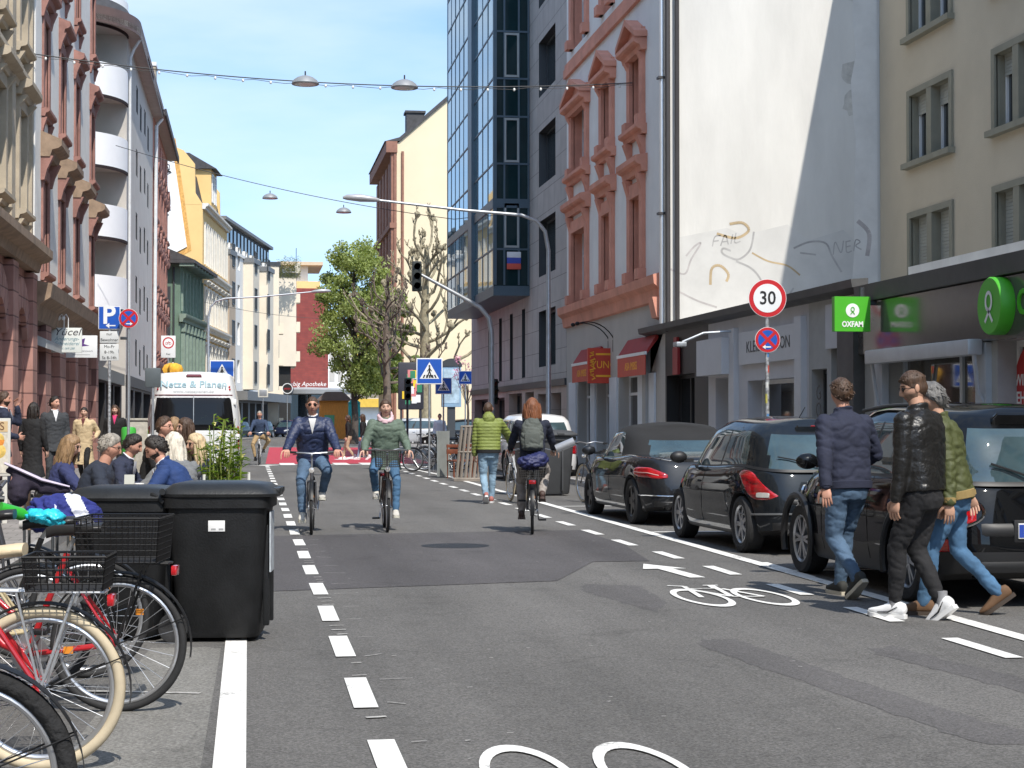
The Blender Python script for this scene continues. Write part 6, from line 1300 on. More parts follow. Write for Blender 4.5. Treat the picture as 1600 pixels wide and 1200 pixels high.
bike('red bicycle with black tyres and a big wire basket beside the wheelie bins', (-1.10, 9.17, 0), LEFT-R(8), REDF, BLT, SADB, rack=True, basket=(.2, .42, .22), group=gp, sadz=.93)
bike('black bicycle without basket, between the big basket bicycle and the bins', (-1.36, 10.3, 0), LEFT+R(4), BLF, BLT, SADB, rack=False, group=gp, sadz=.9)
bike('cream framed bicycle with black saddle behind the basket bicycle', (-1.62, 9.75, 0), LEFT-R(2), CRF, BLT, SADB, style='diamond', rack=False, group=gp, sadz=.97)
bike('anthracite bicycle with child seat, far left of the parked bicycles', (-1.95, 11.3, 0), LEFT+R(170), GRF, BLT, M('brown grip leather', (.16, .06, .03), .5), rack=True, group=gp)
# things lying on the parked bicycles
m = MB(); c = V((-1.34, 11.5, .98))
m.tube([c+V((-.17, 0, .19)), c+V((-.08, 0, .14)), c+V((.05, 0, .07)), c+V((.22, 0, .04))], [.03, .045, .05, .03], 10)
m.ell(c+V((-.1, 0, .04)), (.07, .1, .10))
o = blob('child_seat', m, [cloth('dark violet', (.022, .016, .032))], None, .014, 3, .01, 12); tag(o, 'dark child seat with white and violet lining on a parked bicycle', 'child seat')
m = MB(); m.tube([c+V((-.18, -.03, .22)), c+V((-.08, -.045, .175)), c+V((.05, -.05, .115)), c+V((.22, -.03, .07))], [.016, .022, .022, .012], 8, flat=.5); m.build('seat_lining', cloth('white lilac', (.5, .44, .54)), o)
for nm, lab, cat, c, rad, mats, n in (('cloth_bundle', 'bundle of blue and white striped cloth on a parked bicycle', 'cloth', (-1.1, 10.9, .90), (.2, .15, .13), [cloth('royal blue', (.018, .026, .17)), cloth('white cotton', (.62, .64, .72))], 1), ('saddle_cover', 'turquoise plastic saddle cover on a parked bicycle', 'saddle cover', (-1.14, 10.25, .93), (.10, .11, .045), [M('turquoise plastic', (.02, .45, .58), .4, var=.25, scale=9, bump=.5, bscale=25)], 0)):
    m = MB(); m.ell(c, rad); m.ell(V(c)+V((.6*rad[0], 0, -.02)), (rad[0]*.6, rad[1], rad[2]*.8)); m.ell(V(c)+V((-.6*rad[0], .02, .0)), (rad[0]*.5, rad[1]*.8, rad[2]*.9))
    tag(blob(nm, m, mats, None, .009, 1, .022, 14, (lambda p: int(math.sin(p.x*38+p.z*22) > -.1 and p.x > -1.14)) if n else None), lab, cat)
m = MB().lathe([(0, 0), (.036, .005), (.036, .14), (.015, .18), (.015, .21), (0, .21)], (0, 0, 0), 16, 'x'); tag(m.build('bottle', M('green plastic', (.03, .36, .03), .3), None, (-1.38, 10.2, .98), (0, .3, .5)), 'small green bottle on the turquoise saddle cover', 'bottle')
# ridden bicycles
bike('bicycle ridden by the man in the navy bomber, straight silver handlebar', (.84, 23.42, 0), R(180)-R(3), GRF, bar='flat', style='diamond', rack=False, stand=False, sadz=.95)
bike('dark bicycle with a black front basket, ridden by the woman in a sage parka', (1.84, 23.8, 0), R(180)-R(2), BRF, front=True, stand=False, sadz=.93)
bike('pale small bicycle ridden by the distant man in a navy shirt', (.37, 58.9, 0), R(178), ('white', (.6, .6, .6)), rack=False, stand=False)
bike('dark city bicycle with red lamp and rear basket, ridden by the red haired woman', (3.70, 22.9, 0), R(-9), GRF, rack=True, basket=(.17, .30, .13), stand=False, r=.33, sadz=.92)
bike('bicycle pushed by the man in the green puffer jacket', (4.78, 31.2, 0), R(4), ('silver', (.45, .45, .45)), CRT, rack=True, stand=False)
for i, (x, y, a, f, l) in enumerate(((5.2, 50.2, 60, GRF, 'dark bicycle leaning by the nearest crossing sign pole'), (5.7, 51.3, 75, BLF, 'black bicycle in the rack behind the crossing sign pole'), (6.3, 49.6, 65, BRF, 'brown bicycle parked between sign pole and wooden chairs'), (5.9, 53.5, 100, BLF, 'black bicycle side on behind the sign poles'))):
    bike(l, (x, y, 0), R(a), f, group='bicycles parked by the crossing')
bike('bicycle with whitewall tyres parked behind the convertible', (6.1, 30.6, 0), R(12), GRF, CRT, group=None)
# blue bag in the basket, bag on the rack
m = MB(); m.ell((3.62, 22.42, .93), (.20, .16, .11)); m.ell((3.72, 22.44, .97), (.12, .15, .1)); tag(blob('bag', m, [cloth('blue nylon', (.016, .02, .085), .5)], None, .012, 2, .02, 12), 'crumpled dark blue bag in the rear basket of the ridden bicycle', 'bag')
# ================================================================ wheelie bins
BIN = M('bin black plastic', (.0105, .0108, .0115), .5, var=.45, scale=4, bump=.15, bscale=70, spec=.3); BINL = M('bin lid plastic', (.017, .018, .019), .42, var=.35, scale=5, bump=.1, spec=.4)
def wheelie(label, loc, rz, w=.58, d=.72, h=1.0, mat=BIN, lid=BINL, sticker=True, group='wheelie bins'):
    o = thing('wheelie_bin', label, 'bin', loc, rz, group); m = MB(); X, Y = V((1, 0, 0)), V((0, 1, 0))
    rings(m, [(V((0, 0, .03)), w*.40, d*.36, X, Y), (V((0, .0, .06)), w*.42, d*.38, X, Y), (V((0, .01, h*.80)), w*.485, d*.46, X, Y), (V((0, .01, h*.86)), w*.49, d*.465, X, Y), (V((0, .01, h*.865)), w*.53, d*.50, X, Y), (V((0, .01, h*.93)), w*.53, d*.5, X, Y)], 48, ex=7)
    for x in (-w*.25, w*.25): m.rbox(x-.02, x+.02, -d*.46, -d*.40, .1, h*.75, .01)
    m.build('bin_body', mat, o); m = MB()
    rings(m, [(V((0, -.01, h*.935)), w*.55, d*.53, X, Y), (V((0, -.01, h*.955)), w*.56, d*.54, X, Y), (V((0, -.01, h*.98)), w*.53, d*.51, X, Y), (V((0, 0, h*1.015)), w*.46, d*.44, X, Y), (V((0, .02, h*1.03)), w*.3, d*.3, X, Y)], 48, ex=6)
    for x in (-w*.2, w*.2): m.rbox(x-.07, x+.07, -d*.56, -d*.46, h*.95, h*.99, .012)
    m.tube([(-w*.5, d*.5, h*.97), (w*.5, d*.5, h*.97)], .022, 10); m.build('lid', lid, o)
    m = MB(); m.tube([(-w*.42, d*.5, h*.9), (-w*.42, d*.6, h*.95), (w*.42, d*.6, h*.95), (w*.42, d*.5, h*.9)], .016, 8); m.build('handle', mat, o)
    for s in (-1, 1): m = MB(); m.lathe([(0, -.02), (.05, -.022), (.055, -.026), (.095, -.026), (.1, -.015), (.1, .015), (.095, .026), (.055, .026), (.05, .022), (0, .02)], (s*(w*.42+.02), d*.40, .1), 26, 'x'); m.build('wheel', RUB, o)
    if sticker: m = MB().rbox(-w*.488, -w*.47, -.05, .06, h*.715, h*.785, .002); m.box(-w*.491, -w*.487, -.04, -.01, h*.725, h*.735, 1); m.box(-w*.491, -w*.487, .01, .04, h*.725, h*.735, 1); m.build('sticker', [M('sticker paper', (.7, .7, .7), .6), M('sticker ink', (.3, .3, .3), .7)], o)
    return o
wheelie('black wheelie bin with a small white sticker, in front of the diners', (-.17, 12.1, 0), R(84), .60, .72, 1.03)
m = MB().box(.335, .345, -.2, .03, .46, .86)
o = m.build('notice', M('grey notice', (.42, .45, .48), .5, var=.3, scale=14), None, (-.17, 12.1, 0), R(-6)); tag(o, 'weathered grey notice stuck on the side of the sticker bin', 'notice')
wheelie('black wheelie bin behind the basket bicycle, without a sticker', (-.80, 12.25, 0), R(80), .60, .70, 1.0, sticker=False)
wheelie('tall dark grey waste container beside the red haired cyclist', (5.75, 34.2, 0), R(5), 1.1, .95, 1.25, M('container grey', (.05, .052, .055), .5, var=.15), M('container grey', (0, 0, 0)), False, None)
# ================================================================ riders, seated diners and passers-by
def rider(label, loc, rz, L, up=1., hz=1.06, hy=.33, hx=.29, sad=.97, lean=.22, lod=1, **k):
    P = dict(hip=(0, -.20, sad), chest=(0, -.20+lean, sad+.44), handL=(-hx, hy-.02, hz+.03), handR=(hx, hy-.02, hz+.03), elbL=(-.35, -.2, -.8), elbR=(.35, -.2, -.8), hdL=(.1, 1, -.35), hdR=(-.1, 1, -.35), pnL=(0, -.3, -1), pnR=(0, -.3, -1), curlL=1., curlR=1., footL=(-.13, -.10, .515), footR=(.13, .10, .255), fdL=(0, 1, -.1), fdR=(0, 1, -.25), kneL=(-.25, 1, .4), kneR=(.2, 1, .3)); P.update(k)
    return person(label, loc, rz, P, L, None, lod)
rider('cyclist in a navy bomber jacket, jeans and sunglasses riding towards us', (.84, 23.42, 0), R(180)-R(3), dict(skin='ruddy', hair=('buzz', HAIR['brown']), glasses='s', top=dict(m=BOMBER, th=1.22, wr=.010, rib=BOMBER), shirt=M('white tee', (.7, .7, .7), .8), legs=dict(m=JB, w=1.05), shoes=GSH), lean=.14, hx=.33, hy=.36, lod=2, nod=.1)
rider('cyclist in a sage parka with pink hood, riding beside the navy bomber man', (1.84, 23.8, 0), R(180)-R(2), dict(skin='fair', hair=('tied', HAIR['brown']), top=dict(m=SAGE, th=1.16, wr=.008, len=.16, flare=1.1), hood=cloth('pale pink', (.66, .46, .50)), legs=dict(m=JD, w=.95), shoes=GSH), lean=.1, hy=.2, sad=.95, lod=2, s=.95, hz=1.04, footL=(-.13, .1, .255), footR=(.13, -.1, .515), hroll=R(4), nod=.1)
rider('distant cyclist in a navy shirt and tan trousers, beside the planter leaves', (.37, 58.9, 0), R(178), dict(skin='ruddy', hair=('buzz', HAIR['silver']), top=dict(m=cloth('navy shirt', (.03, .05, .10)), k='shirt', wr=.01), legs=dict(m=cloth('tan', (.36, .25, .13))), shoes=KSH), lean=.1, lod=0, kneL=(-.7, 1, .3), kneR=(.7, 1, .3))
GREYT = cloth('taupe', (.30, .27, .25))
q, inf = rider('red haired cyclist with a grey backpack seen from behind', (3.70, 22.9, 0), R(-9), dict(skin='fair', hair=('long', HAIR['auburn']), top=dict(m=cloth('dark navy knit', (.014, .018, .035)), th=1.0, wr=.008), legs=dict(m=GREYT, w=1.05, wr=.01), shoes=[M('brown shoe', (.05, .025, .02), .6)]*2), lean=.12, sad=.95, s=.97, footL=(-.14, .1, .25), footR=(.13, -.1, .51), lod=2, hs=1.04)
m = MB(); b0 = inf['ch']; f_, r_, u_ = inf['fw'], inf['rt'], inf['up']; c = b0-f_*.17-u_*.13
rings(m, [(c-u_*.24, .07, .04, r_, f_), (c-u_*.21, .14, .085, r_, f_), (c-u_*.05, .155, .10, r_, f_), (c+u_*.1, .13, .085, r_, f_), (c+u_*.19, .08, .05, r_, f_)], 28)
o = blob('backpack', m, [cloth('grey green canvas', (.085, .095, .085))], None, .013, 3, .014, 11); o.location = (3.70, 22.9, 0); o.rotation_euler = (0, 0, R(-9)); tag(o, 'grey green backpack worn by the red haired cyclist', 'backpack')
m = MB()
for s in (-1, 1): m.tube([c+r_*s*.09+u_*.18-f_*-.03, b0+r_*s*.11+u_*.115, b0+r_*s*.115+f_*.14+u_*.02, b0+r_*s*.14+f_*.12-u_*.2, c+r_*s*.13-u_*.18+f_*.06], .018, 8, flat=.5)
m.build('strap', BLACK, o); m = MB(); m.rbox(c.x-.10, c.x+.10, c.y-.118, c.y-.08, c.z-.17, c.z-.0, .015); m.build('pocket', cloth('grey green canvas', (0, 0, 0)), o)
m = MB(); m.tube([(3.95, 22.5, 1.10), (4.18, 22.45, 1.2)], .055, 12); tag(m.build('parcel', M('silver fabric', (.45, .46, .48), .35, .5, var=.2)), 'folded silver parcel sticking out beside the red haired cyclist', 'parcel')
person('man in a quilted green jacket and light jeans pushing a bicycle', (4.22, 31.0, 0), R(-3), walk(.22, .2, 'L', 1.02, .06, handR=(.42, .36, 1.08), elbR=(.8, -.6, 0), handL=(-.24, .05, .88), hyaw=R(-14), nod=.14), dict(skin='ruddy', hair=('buzz', HAIR['brown']), top=dict(m=PUFF, k='puffer', th=1.2, wr=.005, rib=BLKC), hood=PUFF, hooddown=1, hoodsize=.85, hooddrop=1.6, legs=dict(m=JL, w=1.05), shoes=[M('coral shoe', (.35, .12, .10), .7), M('white sole', (.6, .6, .6), .7)]), lod=2)
# standing by the left facade
SUIT = cloth('navy suit', (.02, .025, .05)); CHS = cloth('dark grey suit', (.04, .043, .048)); WT = M('white shirt', (.72, .73, .76), .8, var=.05)
person('man in dark grey suit with white shirt talking by the red sandstone doorway', (-3.52, 33.2, .12), R(196), dict(hyaw=R(35), handL=(-.22, .12, .92), handR=(.22, .12, .92)), dict(skin='ruddy', hair=('short', HAIR['dark']), top=dict(m=CHS, th=1.1, len=.16), shirt=WT, legs=dict(m=CHS), shoes=KSH))
person('long haired woman in a black coat, back to us beside the suited man', (-3.72, 31.6, .12), R(-20), dict(s=.93, hyaw=R(-20)), dict(skin='fair', hair=('long', HAIR['dark']), top=dict(m=BLKC, th=1.02, len=.55, flare=1.3, k='coat'), legs=dict(m=BLKC), shoes=KSH))
person('man in a navy suit holding his hand to his mouth, at the photo edge', (-3.74, 27.8, .12), R(-72), dict(handL=(.0, .24, 1.56), elbL=(-.3, .2, -1), hdL=(.2, -.3, 1), handR=(.1, .22, 1.1), hyaw=R(-8), curlL=.9), dict(skin='ruddy', hair=('short', HAIR['brown']), beard=HAIR['brown'], top=dict(m=SUIT, th=1.1, len=.15), shirt=WT, legs=dict(m=SUIT), shoes=KSH))
person('woman in a long beige trench coat walking towards us', (-3.55, 39.5, .12), R(172), walk(.12, .12, 'R', .93, .03, handL=(-.26, .1, .98)), dict(skin='fair', hair=('tied', HAIR['dark']), top=dict(m=cloth('beige trench', (.52, .40, .24)), th=1.12, len=.5, flare=1.2, k='coat'), shirt=cloth('maroon top', (.12, .03, .03)), legs=dict(m=BLKC), shoes=KSH))
person('woman in a black jacket over a bright pink top, beside the sign pole', (-3.0, 41, .12), R(178), dict(s=.95), dict(skin='fair', hair=('long', HAIR['brown']), top=dict(m=BLKC, th=1.05), shirt=cloth('pink', (.6, .04, .16)), legs=dict(m=BLKC), shoes=KSH), lod=0)
# seated diners at the terrace tables
def diner(label, x, y, rz, L, s=1., fwd=.10, hl=(-.14, .40, .80), hr=(.14, .40, .80), lod=1, **k):
    P = dict(s=s, hip=(0, -.02, .54), chest=(0, fwd, .97), handL=hl, handR=hr, elbL=(-1, -.2, -.5), elbR=(1, -.2, -.5), hdL=(.4, 1, 0), hdR=(-.4, 1, 0), pnL=(0, 0, -1), pnR=(0, 0, -1), footL=(-.12, .42, .09), footR=(.12, .36, .09), kneL=(0, 1, .6), kneR=(0, 1, .6)); P.update(k)
    person(label, (x, y, .14 if y > 20 else 0), rz, P, L, 'diners at the terrace tables', lod)
E_, W__ = R(-90), R(90)
D = lambda m, **k: dict(m=m, k='shirt', **k)
diner('diner with long brown hair and sunglasses, leftmost at the table', -1.88, 17.6, E_+R(8), dict(skin='fair', hair=('long', HAIR['dkblond']), glasses='s', top=D(cloth('blue top', (.025, .032, .10))), legs=dict(m=JD), shoes=KSH), s=.95, lod=2, hpitch=R(-14), hyaw=R(-20))
diner('grey haired diner with glasses in a short sleeved navy polo', -1.52, 16.7, E_-R(4), dict(skin='ruddy', hair=('short', HAIR['silver']), glasses='c', top=D(cloth('navy polo', (.018, .024, .04)), sleeve=.5, th=1.14, wr=.008), legs=dict(m=JD), shoes=KSH), lod=2, hpitch=R(-16), fwd=.16)
diner('dark haired diner in a navy suit jacket bending over the table', -1.50, 18.9, E_-R(10), dict(skin='ruddy', hair=('short', HAIR['dark']), top=dict(m=SUIT, th=1.08), shirt=WT, legs=dict(m=SUIT), shoes=KSH), fwd=.2, hpitch=R(-20), lod=2, s=.97)
diner('bearded diner in a bright blue blazer, head bowed, facing left', -.47, 16.35, W__-R(10), dict(skin='ruddy', hair=('short', HAIR['dark']), beard=HAIR['dark'], top=dict(m=cloth('blue blazer', (.014, .040, .14), .8), th=1.16, wr=.009), shirt=WT, legs=dict(m=JD), shoes=KSH), fwd=.24, hpitch=R(-28), lod=2, hl=(-.12, .46, .84), hyaw=R(14))
diner('platinum blonde diner in a grey top seen from behind', -.62, 17.7, W__-R(50), dict(skin='fair', hair=('long', HAIR['platinum']), top=D(cloth('grey top', (.17, .175, .18))), legs=dict(m=JD), shoes=KSH), lod=2, s=1.0)
diner('blonde diner with sunglasses in a dark jacket by the planter', -.38, 18.4, W__+R(28), dict(skin='warm', hair=('long', HAIR['blond']), glasses='s', top=dict(m=SUIT), legs=dict(m=JD), shoes=KSH), lod=2, s=.96)
diner('diner with glasses and black shirt facing right at the back table', -1.18, 22.2, E_-R(25), dict(skin='ruddy', hair=('short', HAIR['brown']), glasses='c', top=D(BLKC, th=1.1), legs=dict(m=BLKC), shoes=KSH), s=1.06)
diner('brown haired diner seen from behind before the van', -.98, 24.2, R(5), dict(skin='fair', hair=('long', HAIR['dkblond']), top=D(BLKC), legs=dict(m=BLKC), shoes=KSH), s=1.06)
diner('dark haired diner with sunglasses in a teal jacket by the van', -.62, 22.6, W__+R(20), dict(skin='fair', hair=('long', HAIR['brown']), glasses='s', top=dict(m=cloth('teal denim', (.07, .14, .15))), legs=dict(m=JD), shoes=KSH), s=1.03)
slab('terrace_deck', [(-2.1, 21.3), (.0, 21.3), (.0, 25.2), (-2.1, 25.2)], .14, M('deck boards', (.26, .17, .10), .7, var=.3, stretch=(8, 1, 1)))
WOOD = M('terrace wood', (.34, .20, .11), .6, var=.25, scale=3, stretch=(1, 8, 1)); TBL = M('table top', (.55, .45, .36), .5, var=.1)
def table(label, x, y, w=.8, d=1.1):
    o = thing('table', label, 'table', (x, y, .14 if y > 20 else 0), 0, 'terrace tables'); MB().rbox(-w/2, w/2, -d/2, d/2, .73, .76, .008).build('table_top', TBL, o)
    for sx in (-1, 1):
        for sy in (-1, 1): MB().tube([(sx*w*.42, sy*d*.42, 0), (sx*w*.40, sy*d*.42, .73)], .02, 8).build('leg', DGREY, o)
table('long terrace table between the grey haired and blue blazer diners', -1.1, 17.1, .62, 1.9); table('terrace table behind, before the white van', -.9, 22.9, .6, 1.0)
def stool(label, x, y, rz):
    o = thing('chair', label, 'chair', (x, y, .14 if y > 20 else 0), rz, 'terrace chairs'); MB().rbox(-.21, .21, -.22, .2, .42, .455, .01).build('seat', WOOD, o); MB().rbox(-.2, .2, -.26, -.23, .62, .86, .01).build('backrest', WOOD, o)
    for sx in (-1, 1):
        for y0, h in ((-.24, .85), (.17, .42)): MB().tube([(sx*.19, y0, 0), (sx*.19, y0, h)], .014, 6).build('leg', DGREY, o)
for i, (x, y, a, w) in enumerate(((-1.88, 17.6, E_, 'under the leftmost diner'), (-1.52, 16.7, E_, 'under the grey haired diner'), (-1.50, 18.9, E_, 'under the suited diner'), (-.47, 16.35, W__, 'under the blue blazer diner'), (-.62, 17.7, W__, 'under the platinum blonde diner'), (-.38, 18.4, W__, 'under the blonde diner by the planter'), (-1.18, 22.2, E_, 'under the black shirted diner'), (-.98, 24.2, 0, 'under the diner before the van'), (-.62, 22.6, W__, 'under the teal jacket diner'))): stool('wooden terrace chair '+w, x, y, a)
for i, (x, y) in enumerate(((-1.18, 17.0), (-1.05, 17.5))):
    m = MB().lathe([(0, .762), (.03, .762), (.033, .79), (.05, .83), (.048, .86), (.042, .86), (.03, .80), (0, .79)], (x, y, 0), 16); tag(m.build('cup', WHITE), ('white cup on the table before the grey haired diner', 'white cup on the table farther from the bins')[i], 'cup', 'cups on the terrace table')
m = MB().prism([(-.06, .762), (.06, .762), (.0, .93)], -1.22, -1.12, 'x'); o = m.build('menu_card', M('menu card grey', (.36, .37, .33), .6), None, (0, 17.95, 0)); tag(o, 'grey folded menu card standing on the terrace table', 'menu card')
# people at the crossing
for lab, x, y, rz, L, s in (('woman in black jacket and light jeans walking over the red crossing', 4.25, 66, R(75), dict(skin='fair', hair=('long', HAIR['brown']), top=dict(m=BLKC), legs=dict(m=JL), shoes=WSH[:2]), .97), ('woman in black jacket and beige trousers on the red crossing', 3.75, 66.8, R(78), dict(skin='fair', hair=('long', HAIR['brown']), top=dict(m=BLKC), legs=dict(m=cloth('beige', (.45, .33, .22))), shoes=WSH[:2]), .95), ('person with dark hood on the far side of the crossing', 5.6, 76, R(40), dict(skin='fair', hair=('short', HAIR['dark']), top=dict(m=CHAR, th=1.1), legs=dict(m=BLKC), shoes=KSH), 1.0), ('man in a white shirt and dark trousers behind the crossing sign', 8.0, 74, R(170), dict(skin='ruddy', hair=('buzz', HAIR['dark']), top=D(WT, th=1.05), legs=dict(m=BLKC), shoes=KSH), 1.0)):
    person(lab, (x, y, 0), rz, walk(.22, .2, 'L', s, .05), L, None, 0)
# ================================================================ signs, lamps, wires
SB = M('sign blue', (.012, .085, .42), .4, var=.04); SW = M('sign white', (.74, .75, .75), .45, var=.04); SR = M('sign red', (.50, .015, .02), .4, var=.04); SK = M('sign black', (.012, .012, .012), .5); SBK = M('sign back grey', (.30, .31, .32), .5, .5, var=.1)
FACE = face_mat((0, 0, 0), (1, 0, 0), (0, 0, 1))
def flat(mb, pts, y, mi): mb.add([(x, y, z) for x, z in pts], [tuple(range(len(pts)))], mi)
def seg(mb, a, b, w, y, mi): d = V((b[0]-a[0], b[1]-a[1])).normalized(); n = V((-d.y, d.x))*w/2; flat(mb, [(a[0]+n.x, a[1]+n.y), (a[0]-n.x, a[1]-n.y), (b[0]-n.x, b[1]-n.y), (b[0]+n.x, b[1]+n.y)], y, mi)
def disc(mb, r, y, mi, cz=0, n=40): mb.lathe([(0, y), (r, y), (r, y+.004)], (0, 0, cz), n, 'y', mi)
def crossing_plate(m, s, z):
    h = s/2; m.rbox(-h, h, -.015, .015, z-h, z+h, .012, 1); k = h*.92; flat(m, [(-k, z-k), (k, z-k), (k, z+k), (-k, z+k)], -.017, 0)
    f = lambda p: (p[0]*h, z+p[1]*h); flat(m, [f(p) for p in ((-.74, -.58), (.74, -.58), (0, .70))], -.019, 1)
    for i, x in enumerate((-.52, -.28, -.04, .2, .44)): flat(m, [f(p) for p in ((x, -.52), (x+.12, -.52), (x+.12-(x+.06)*.22, -.28), (x-(x+.06)*.22, -.28))], -.021, 2)
    for a, b, w in (((0, .30), (0, .0), .13), ((0, .02), (-.17, -.5), .09), ((0, .02), (.17, -.48), .09), ((0, .24), (-.17, -.02), .06), ((0, .24), (.17, .0), .06)): seg(m, f(a), f(b), w*h, -.023-a[0]*.001, 2)
    m.lathe([(0, -.024), (.075*h, -.024), (.075*h, -.022)], (0, 0, z+.40*h), 16, 'y', 2)
def stop_plate(m, r, z, arrow=1):
    disc(m, r, -.012, 1, z); disc(m, r*.97, -.015, 2, z); disc(m, r*.76, -.018, 0, z)
    for s in (-1, 1): seg(m, (-r*.56, z-s*r*.56), (r*.56, z+s*r*.56), r*.24, -.0205-s*.0005, 2)
    y = -.0225; zc = z-r*.56; seg(m, (-r*.26, zc), (r*.26, zc), r*.1, y, 1); flat(m, [(arrow*r*.42, zc), (arrow*r*.18, zc+r*.17), (arrow*r*.18, zc-r*.17)], y-.001, 1)
def sign(name, label, loc, rz, h, mats, draw, pole=.03, cat='sign', group=None, pm=GREY, plates='sign_plate'):
    o = thing(name, label, cat, loc, rz, group); m = MB(); m.tube([(0, .03, 0), (0, .03, h)], pole, 10); m.build('pole', pm, o); m = MB(); draw(m); m.build(plates, mats, o); return o
ZS = [SB, SW, SK]
for lab, u, v, Y, s in (('largest blue pedestrian crossing sign before the bare plane tree', 671, 580, 46.8, .70), ('blue pedestrian crossing sign partly covered by a larger one', 693, 603, 66, .62), ('smallest blue pedestrian crossing sign beside the pink blossom', 727, 590, 84, .64), ('blue pedestrian crossing sign above the white van roof', 347, 582, 46, .63)):
    c = px(u, v, Y=Y); sign('crossing_sign', lab, (c.x, Y, 0), R(-4), c.z+s*.4, ZS, lambda m: crossing_plate(m, s, c.z), group='pedestrian crossing signs')
STK = M('stickered pole', (.36, .37, .38), .5, .4, var=.75, scale=17)
c = px(1199, 478, Y=26.6); c2 = px(1198, 531, Y=26.6)
def d30(m):
    disc(m, .30, -.012, 1, c.z); disc(m, .293, -.015, 2, c.z); disc(m, .225, -.018, 1, c.z); m.text('30', .29, face_mat((0, -.021, c.z-.005), (1, 0, 0), (0, 0, 1)), 3, .001, sx=.92, bold=.004)
o = sign('speed_limit_sign', 'round red rimmed 30 speed limit sign over a no stopping disc, on a stickered pole', (c.x, 26.6, .12), R(-4), c.z+.1, [SB, SW, SR, SK], d30, .032, pm=STK)
m = MB(); stop_plate(m, .2, c2.z-.12, -1); m.build('no_stopping_disc', [SB, SW, SR, SK], o)
rn = random.Random(3)
for k in range(7):
    z = .9+k*.24; q = MB(); a0 = rn.uniform(-.8, .8); q.grid([[(.0335*math.sin(a0+t), .03-.0335*math.cos(a0+t), zz) for t in (-.7, -.35, 0, .35, .7)] for zz in (z, z+rn.uniform(.07, .16))]); q.build('pole_sticker', M('sticker %d' % (k % 4), [(.6, .6, .58), (.45, .08, .06), (.08, .2, .4), (.5, .45, .1)][k % 4], .6, var=.2, scale=30), o)
# parking sign group on the left
c = px(171, 506, Y=35.4); cr = px(201, 507, Y=35.2)
def dP(m):
    m.rbox(-.215, .215, -.012, .012, c.z-.23, c.z+.23, .02, 1); flat(m, [(-.2, c.z-.215), (.2, c.z-.215), (.2, c.z+.215), (-.2, c.z+.215)], -.014, 0); m.text('P', .50, face_mat((-.01, -.017, c.z+.04), (1, 0, 0), (0, 0, 1)), 1, .001, bold=.012)
    z = c.z-.155; seg(m, (-.05, z), (.12, z), .022, -.018, 1); flat(m, [(-.07, z), (-.0, z+.05), (-.0, z-.05)], -.0195, 1)
o = sign('parking_sign', 'blue P parking sign with left arrow above two small text plates', (c.x, 35.4, .12), R(-4), c.z+.2, [SB, SW, SK], dP, pm=STK)
for k, (dz, hh, ls) in enumerate(((-.38, .23, ('nur', 'Bewohner')), (-.68, .33, ('Mo-Fr', '8-19h', 'Sa 8-14h')))):
    m = MB(); z = c.z+dz; m.rbox(-.185, .185, -.01, .01, z-hh/2, z+hh/2, .01, 0)
    for i, t in enumerate(ls): m.text(t, .082, face_mat((0, -.0125, z+hh/2-(i+.5)*hh/len(ls)), (1, 0, 0), (0, 0, 1)), 1, .001)
    m.build('text_plate', [M('plate white', (.62, .63, .62), .5), SK], o)
def dN(m): stop_plate(m, .19, cr.z, 1)
o = sign('no_stopping_sign', 'round blue and red no stopping sign with right arrow beside the P sign', (cr.x, 35.2, .12), R(-4), cr.z+.1, [SB, SW, SR, SK], dN)
m = MB(); m.rbox(-.16, -.02, -.03, .0, cr.z-.42, cr.z-.36, .01); m.build('bracket', DGREY, o)
c = px(239, 590, Y=37); sign('traffic_sign', 'back of a grey rectangular traffic sign left of the van', (c.x, 37, 0), R(4), c.z, [M('sign back dark', (.10, .115, .12), .5, .3, var=.1)], lambda m: m.rbox(-.16, .16, -.012, .012, c.z-.2, c.z+.2, .015))
c = px(263, 545, Y=60)
def dB(m):
    m.rbox(-.24, .24, -.012, .012, c.z-.42, c.z+.32, .01, 1); m.lathe([(.15, -.016), (.19, -.016), (.19, -.012), (.15, -.012), (.15, -.016)], (0, 0, c.z+.08), 30, 'y', 2); m.text('frei', .1, face_mat((0, -.016, c.z-.3), (1, 0, 0), (0, 0, 1)), 3, .001)
    for s in (-1, 1): m.lathe([(.034, -.016), (.045, -.016), (.045, -.013), (.034, -.013), (.034, -.016)], (s*.055, 0, c.z+.06), 14, 'y', 2)
    seg(m, (-.05, c.z+.06), (.03, c.z+.12), .014, -.0165, 2); seg(m, (.05, c.z+.06), (.01, c.z+.13), .014, -.017, 2)
sign('prohibition_sign', 'white plate with a red ringed bicycle symbol before the green house', (c.x, 60, .12), R(-3), c.z, [SB, SW, SR, SK], dB)
